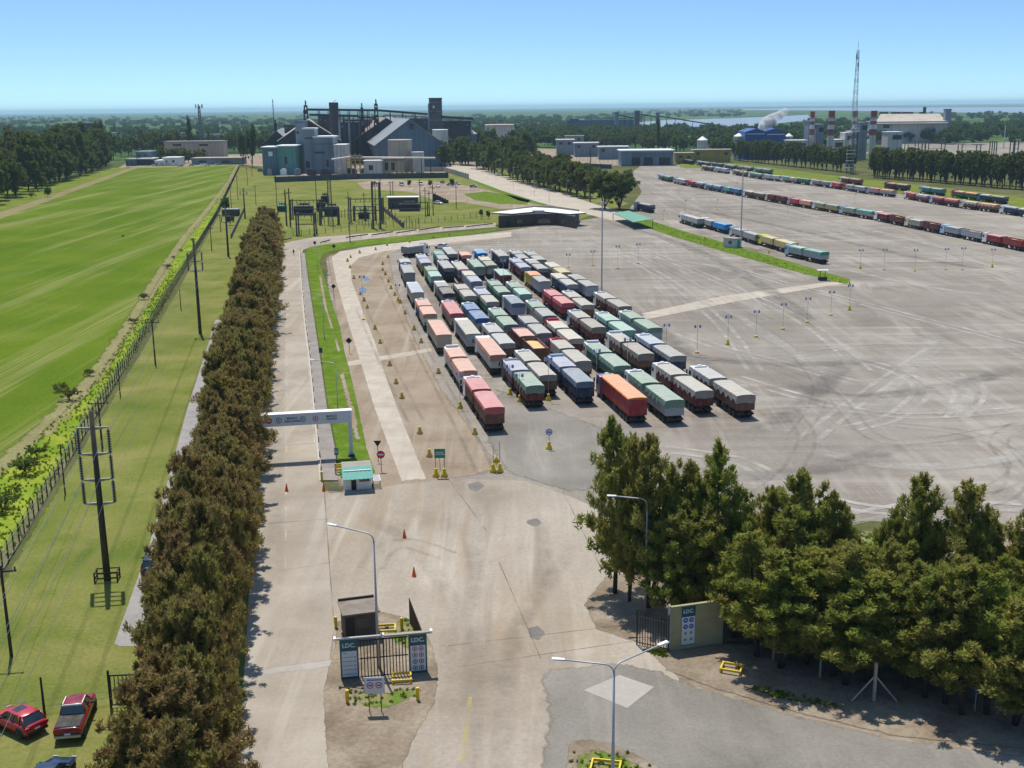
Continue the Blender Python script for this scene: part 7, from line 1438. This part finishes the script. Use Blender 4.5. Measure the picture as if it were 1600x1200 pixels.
MB().box(-1.0, -.2, -.3, .3, h1_*.93, h1_*.97).box(.2, .9, -.3, .3, h1_*.86, h1_*.9).cyl((0, 0), .1, h1_, h1_+5, 5).obj('antenna', M['mastgrey'], r1_); MB().tube([(-1.1, -.5, h1_*.76), (-1.5, -.5, h1_*.76)], .6, 12).obj('dish', M['white'], r1_)
hk = thing('mast_base_tower', 'grey steel stair tower at the foot of the radio mast', 'tower'); a = G(1327, 272); 
for z in range(0, 13, 2): MB().box(a.x-2.2, a.x+2.2, a.y-1.5, a.y+1.5, z+1.7, z+2.0).obj('landing', M['mastwhite' if z % 4 else 'mastgrey'], hk)
for sx in (-2, 2): MB().box(a.x+sx-.2, a.x+sx+.2, a.y-.2, a.y+.2, 0, 15).obj('column', M['mastgrey'], hk)
lattice_mast('slim lattice phone mast with antenna ring left of the works', 316, 240, 314, 166, 1.6, .8, 'mastgrey', None, 'phone_mast', 12, .28)
b_, h_ = up(316, 240, 314, 166); o = thing('antenna_ring', 'ring of panel antennas on top of the slim phone mast', 'antenna', (b_.x, b_.y, 0))
for i in range(6): MB().box(-.25, .25, -.25, .25, h_-2, h_+2).obj('panel', M['mastgrey'], o, (math.cos(i)*3.4, math.sin(i)*3.4, 0))
MB().box(-3.4, 3.4, -.15, .15, h_-.3, h_).box(-.15, .15, -3.4, 3.4, h_-.3, h_).obj('ring_frame', M['mastgrey'], o)
lattice_mast('thin lattice mast inside the substation', 517, 352, 517, 280, .9, .5, 'galvdark', None, 'lattice_mast', 10, .07); lattice_mast('very thin antenna mast at the left of the works', 432, 262, 431, 155, .5, .2, 'mastgrey', None, 'antenna_mast', 16, .08)
# ---- sheds and works on the right
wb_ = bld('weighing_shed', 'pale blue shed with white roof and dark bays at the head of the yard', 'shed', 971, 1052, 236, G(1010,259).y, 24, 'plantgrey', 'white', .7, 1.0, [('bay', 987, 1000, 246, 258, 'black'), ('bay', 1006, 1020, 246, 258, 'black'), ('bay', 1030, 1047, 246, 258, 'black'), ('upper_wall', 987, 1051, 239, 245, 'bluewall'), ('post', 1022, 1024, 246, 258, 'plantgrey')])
for i, (x0, x1, y, D, lb) in enumerate([(870,897,219,1030,'long white roofed tin shed, left end piece'), (898,935,224,985,'long white roofed tin shed, middle piece'), (936,982,230,930,'long white roofed tin shed, right piece'), (884,912,213,1130,'grey flat shed behind the left end of the white roofed sheds'), (1057,1084,240,850,'low ochre frame shelter right of the pale blue shed'), (1084,1142,235,860,'long low brown canopy shelter before the windbreak')]):
    bld('tin_shed', lb, 'shed', x0, x1, y, D, 14 if i < 3 else 10, 'plantgrey' if i < 4 else 'ochre', 'roofwhite' if i < 3 else 'tan', .7, .8, [('door', x0+4, x0+9, y+3, y+7, 'plantdark'), ('door', x1-10, x1-5, y+3, y+7, 'plantdark')])
cb = thing('blue_building', 'bright cobalt blue clad building with gabled roof and pale band', 'building'); D = 900; a, m_, c = V(1165, 206, D), V(1197, 204, D), V(1228, 206, D); az = V(1192, 201, D).z
MB().box(a.x, c.x, D, D+30, 0, a.z).obj('wall', M['cobalt'], cb); MB().box(a.x+1, m_.x-1, D-.15, D-.01, V(1165,210,D).z, V(1165,208.8,D).z).obj('band', M['roofwhite'], cb); MB().box(m_.x+1, c.x-1, D-.15, D-.01, V(1165,211,D).z, V(1165,209.8,D).z).obj('band', M['roofwhite'], cb)
mb = MB()
for x0, x1 in ((a.x, m_.x), (m_.x, c.x)): xm = (x0+x1)/2; mb.add([(x0, D-.3, a.z), (xm, D-.3, a.z+2.4), (x1, D-.3, a.z), (x0, D+30, a.z), (xm, D+30, a.z+2.4), (x1, D+30, a.z)], [(0,2,1), (3,4,5), (0,1,4,3), (1,2,5,4)])
mb.obj('roof', M['cobalt'], cb)
for px, w_, lb in ((1156,16,'white dome roof tank left of the cobalt building'), (1234,12,'white round tank right of the cobalt building'), (1103,15,'')): 
    if lb: tank(lb, px, 213, w_, 915, 'paleblock', 'white', 2.0)
# steam
m, t, b, out = _new('steam_mat'); t.nodes.remove(b); vol = t.nodes.new('ShaderNodeVolumePrincipled'); vol.inputs['Color'].default_value = (1, 1, 1, 1); vol.inputs['Anisotropy'].default_value = .2
vec = _coords(t); den = _math(t, 'MULTIPLY', _ramp(t, _noise(t, vec, .25, 4, .6), [(.42, 0.0), (.60, 1.0)]), .8); t.links.new(den, vol.inputs['Density']); t.links.new(vol.outputs[0], out.inputs['Volume']); M['steam'] = m
mb = MB(); pts = [V(1188, 203, 905), V(1194, 197, 905), V(1201, 190, 905), V(1210, 184, 905), V(1222, 178, 905), V(1230, 171, 905)]; rs_l = [2.4, 4.0, 4.6, 3.8, 3.2, 1.8]; rings = []
for p, r_ in zip(pts, rs_l): rings.append([(p.x+math.cos(k*math.pi/5)*r_*.9-math.sin(k*math.pi/5)*0, p.y+math.sin(k*math.pi/5)*r_, p.z+math.cos(k*math.pi/5)*-r_*.75) for k in range(10)])
mb.loft(rings); tag(mb.obj('steam_plume', M['steam'], smooth=True), 'white steam plume drifting up right from the cobalt blue building', None, None, 'stuff')
# chimneys and boilers of the power plant
for i, (px, D, lb) in enumerate([(1270,880,'red and white chimney, leftmost of four'), (1300,850,'red and white chimney, second of four'), (1337,870,'red and white chimney, third of four beside the mast'), (1366,850,'red and white chimney, rightmost of four')]):
    a = V(px, 173 if i else 174, D); r_ = 2.3 if i % 2 else 1.7; rt_ = thing('chimney', lb, 'chimney', (a.x, D, 0), 0, 'chimneys of the power plant'); H_ = a.z
    MB().cyl((0, 0), r_, 0, H_*.52, 16).obj('chimney_shaft', M['paleblock'], rt_)
    for k, (z0, z1, mm) in enumerate(((.52, .64, 'mastred'), (.64, .73, 'mastwhite'), (.73, .80, 'mastred'), (.80, .88, 'mastwhite'), (.88, 1.0, 'mastred'))): MB().cyl((0, 0), r_*1.02, H_*z0+.01, H_*z1, 16).obj('painted_band', M[mm], rt_)
    MB().cyl((0, 0), r_*1.3, H_*.86, H_*.87, 16).cyl((0, 0), r_*1.3, H_*.62, H_*.63, 16).obj('platform', M['plantdark'], rt_)
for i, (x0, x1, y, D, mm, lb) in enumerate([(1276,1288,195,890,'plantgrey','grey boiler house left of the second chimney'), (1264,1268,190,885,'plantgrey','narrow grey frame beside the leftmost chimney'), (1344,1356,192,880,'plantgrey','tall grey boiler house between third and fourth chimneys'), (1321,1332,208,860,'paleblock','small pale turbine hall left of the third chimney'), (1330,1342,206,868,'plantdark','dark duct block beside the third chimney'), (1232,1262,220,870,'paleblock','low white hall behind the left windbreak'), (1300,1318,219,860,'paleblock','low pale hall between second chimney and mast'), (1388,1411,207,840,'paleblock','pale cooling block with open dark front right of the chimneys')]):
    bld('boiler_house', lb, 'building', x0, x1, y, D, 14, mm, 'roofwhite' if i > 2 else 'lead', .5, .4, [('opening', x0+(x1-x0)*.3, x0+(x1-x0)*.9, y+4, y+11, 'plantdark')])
bld('river_store', 'long pale roofed grain store by the river at the right', 'shed', 1369, 1480, 190, 1230, 30, 'paleblock', 'roofwhite', .5, 1, [('door', 1380, 1390, 195, 200, 'plantdark')])
rsx = thing('river_store_roof', 'sloping pale roof of the long grain store with dark ridge boxes', 'roof'); q = [V(1367,193,1225), V(1482,192,1225), V(1468,177.5,1290), V(1376,178,1290)]; mb = MB(); mb.add(q+[p-Vector((0, 0, .6)) for p in q], [(0,1,2,3), (7,6,5,4), (0,4,5,1), (1,5,6,2), (2,6,7,3), (3,7,4,0)]); mb.obj('roof', M['tan'], rsx)
for x0, x1 in ((1376,1388),(1394,1400),(1402,1408),(1411,1420),(1421,1427),(1438,1446)): a, c = V(x0, 175, 1292), V(x1, 178.5, 1292); MB().box(a.x, c.x, 1292, 1296, c.z-1, a.z).obj('ridge_box', M['plantdark'], rsx)
a = V(1446, 167, 1292); MB().box(a.x-1.5, a.x+1.5, 1293, 1295, a.z-9, a.z).obj('ridge_tower', M['plantdark'], rsx)
towerlike('dark blue grey tower right of the long river store', 1478, 1487, 171, 1240, 6, 'plantgrey')
for i, (px, yt, yb_, lb) in enumerate([(964,176,198,'left of three silos towers by the river'), (996,174,202,'middle of three silo towers by the river'), (1028,177,198,'right of three silo towers by the river')]):
    towerlike(lb, px-2.6 if i != 1 else px-3.5, px+2.6 if i != 1 else px+3.5, yt, 1650, 7, 'plantgrey' if i != 1 else 'elev')
conveyor('thin conveyor bridge between the left and middle river towers', (966,181), 1652, (996,186), 1652, 3, 1.6, 3); conveyor('thin conveyor bridge between middle and right river towers', (996,179), 1655, (1028,184), 1655, 3, 1.6, 3); conveyor('long thin conveyor descending right from the river towers', (1028,182), 1655, (1110,195), 1640, 3, 1.6, 6)
bld('barge_quay', 'long dark blue moored barge or quay left of the river towers', 'quay', 886, 990, 188, 1680, 14, 'navywall' if 'navywall' in M else 'bluewall', 'bluewall', .6, .3, [('superstructure', 890, 905, 185.5, 188, 'bluewall')])
# switchyard right
for i, (pxs, by, ty, lb) in enumerate([((1418,1448),243,226,'left steel portal of the right switchyard'), ((1450,1478),243,223,'second steel portal of the right switchyard'), ((1502,1534),246,226,'third steel portal of the right switchyard'), ((1552,1556),248,221,'narrow steel pylon of the right switchyard'), ((1584,1590),248,219,'rightmost steel pylon of the right switchyard'), ((1434,1446),240,221,'green steel frame of the right switchyard')]):
    portal(lb, pxs, by, ty, depth=8, w_=.3, grp='steel frames of the right switchyard')
lattice_mast('lone light pole behind the right switchyard', 1568, 232, 1569, 196, .3, .15, 'mastwhite', None, 'light_pole', 8, .12)
# village and halls, left
for i, (x0, x1, y, D, wm_, rm_, lb, yb_) in enumerate([(256,348,222,1010,'tan','lead','long pale industrial hall with grey roof beyond the crop field',0), (212,235,238,925,'bluewall','lead','blue grey house behind the parked cars',0), (216,238,249,912,'plantdark','roofwhite','low dark canopy in front of the blue grey house',0), (254,279,247.5,905,'white','white','bright white marquee block beyond the field',0), (242,258,252,903,'white','white','low white tent left of the marquee block',0), (299,378,248,915,'plantgrey','tan','long low wall-like store with pale top beyond the field',0),
        (163,182,209,1250,'paleblock','lead','house with pale gable among the left trees',0), (108,144,193,1500,'plantdark','plantgrey','distant blue apartment block above the woodland',0), (270,290,209,1250,'paleblock','lead','pale house behind the slim tall tree',0), (318,345,211,1250,'paleblock','lead','pale roofed house right of the phone mast',0), (196,210,250,905,'bluewall','lead','small blue shed at the left of the parking',0)]):
    bld('village_building', lb, 'building', x0, x1, y, D, 16, wm_, rm_, .8, .5, [('window', x0+(x1-x0)*.15, x0+(x1-x0)*.3, y+3, y+6, 'plantdark'), ('window', x0+(x1-x0)*.6, x0+(x1-x0)*.75, y+3, y+6, 'plantdark')])
# small shed and scrap yard on the pole line, leaning beam
sh = thing('small_shed', 'small dark shed with grey green roof under the round tree by the pole line', 'shed'); a, c = G(347, 338), G(371, 338); MB().box(a.x, c.x, a.y, a.y+4, 0, 2.6).obj('wall', M['brownwall'], sh); MB().box(a.x-.3, c.x+.3, a.y-.3, a.y+4.3, 2.602, 2.8).obj('roof', M['lead'], sh)
p, q = G(361, 373), G(381, 330); w3 = thing('low_wall', 'dark low wall leading back from the mown strip to the fourth pole', 'wall'); n_ = Vector((.12, 0, 0)); u_ = Vector((0, 0, 1.5)); MB().add([p-n_, q-n_, q+n_, p+n_, p-n_+u_, q-n_+u_, q+n_+u_, p+n_+u_], [(4,5,6,7), (0,1,5,4), (1,2,6,5), (2,3,7,6), (3,0,4,7)]).obj('wall', M['brownwall'], w3)
wall('brown wall with pale foot running down the lawn right of the right pole bundle', [(595,325),(606,335),(630,356)], 1.7, 'brownwall', th=.4)
stp = thing('steps', 'rusty stair ramp beside the white sedan', 'stair'); p = G(677, 318); 
for i in range(6): MB().box(p.x+i*1.1, p.x+i*1.1+1.1, p.y, p.y+3, 0, 4.2-i*.55).obj('step', M['rust'], stp)
fs = thing('substation_fence', 'thin dark fence along the road side of the substation', 'fence'); a, b = G(432, 372), G(632, 353); d_ = (b-a).normalized(); fence_run(fs, a, d_, (b-a).length, 3.2, 2.0, M['galvdark'], 60, panel=False)
fs = thing('substation_fence', 'faint low fence on the lawn behind the curved road, right half', 'fence'); a, b = G(632, 353), G(762, 338); fence_run(fs, a, (b-a).normalized(), (b-a).length, 3.5, 1.8, M['galvdark'], 60, panel=False)
yf = thing('yard_fence', 'line of thin posts along the far side of the avenue yard', 'fence'); a, b = G(868, 246), G(965, 258); fence_run(yf, a, (b-a).normalized(), (b-a).length, 9, 4.5, M['galvdark'], 40, panel=False)
# ------------------------------------------------------------------ the air
m = bpy.data.materials.new('haze_mat'); m.use_nodes = True; t = m.node_tree; t.nodes.clear(); out = t.nodes.new('ShaderNodeOutputMaterial'); vol = t.nodes.new('ShaderNodeVolumePrincipled')
vol.inputs['Color'].default_value = (.55, .80, 1.0, 1); vol.inputs['Density'].default_value = HAZE; vol.inputs['Anisotropy'].default_value = .0; t.links.new(vol.outputs[0], out.inputs['Volume'])
if HAZE > 0: tag(MB().box(-42000, 42000, -42000, 42000, -1, 92).obj('haze', m), kind='stuff')
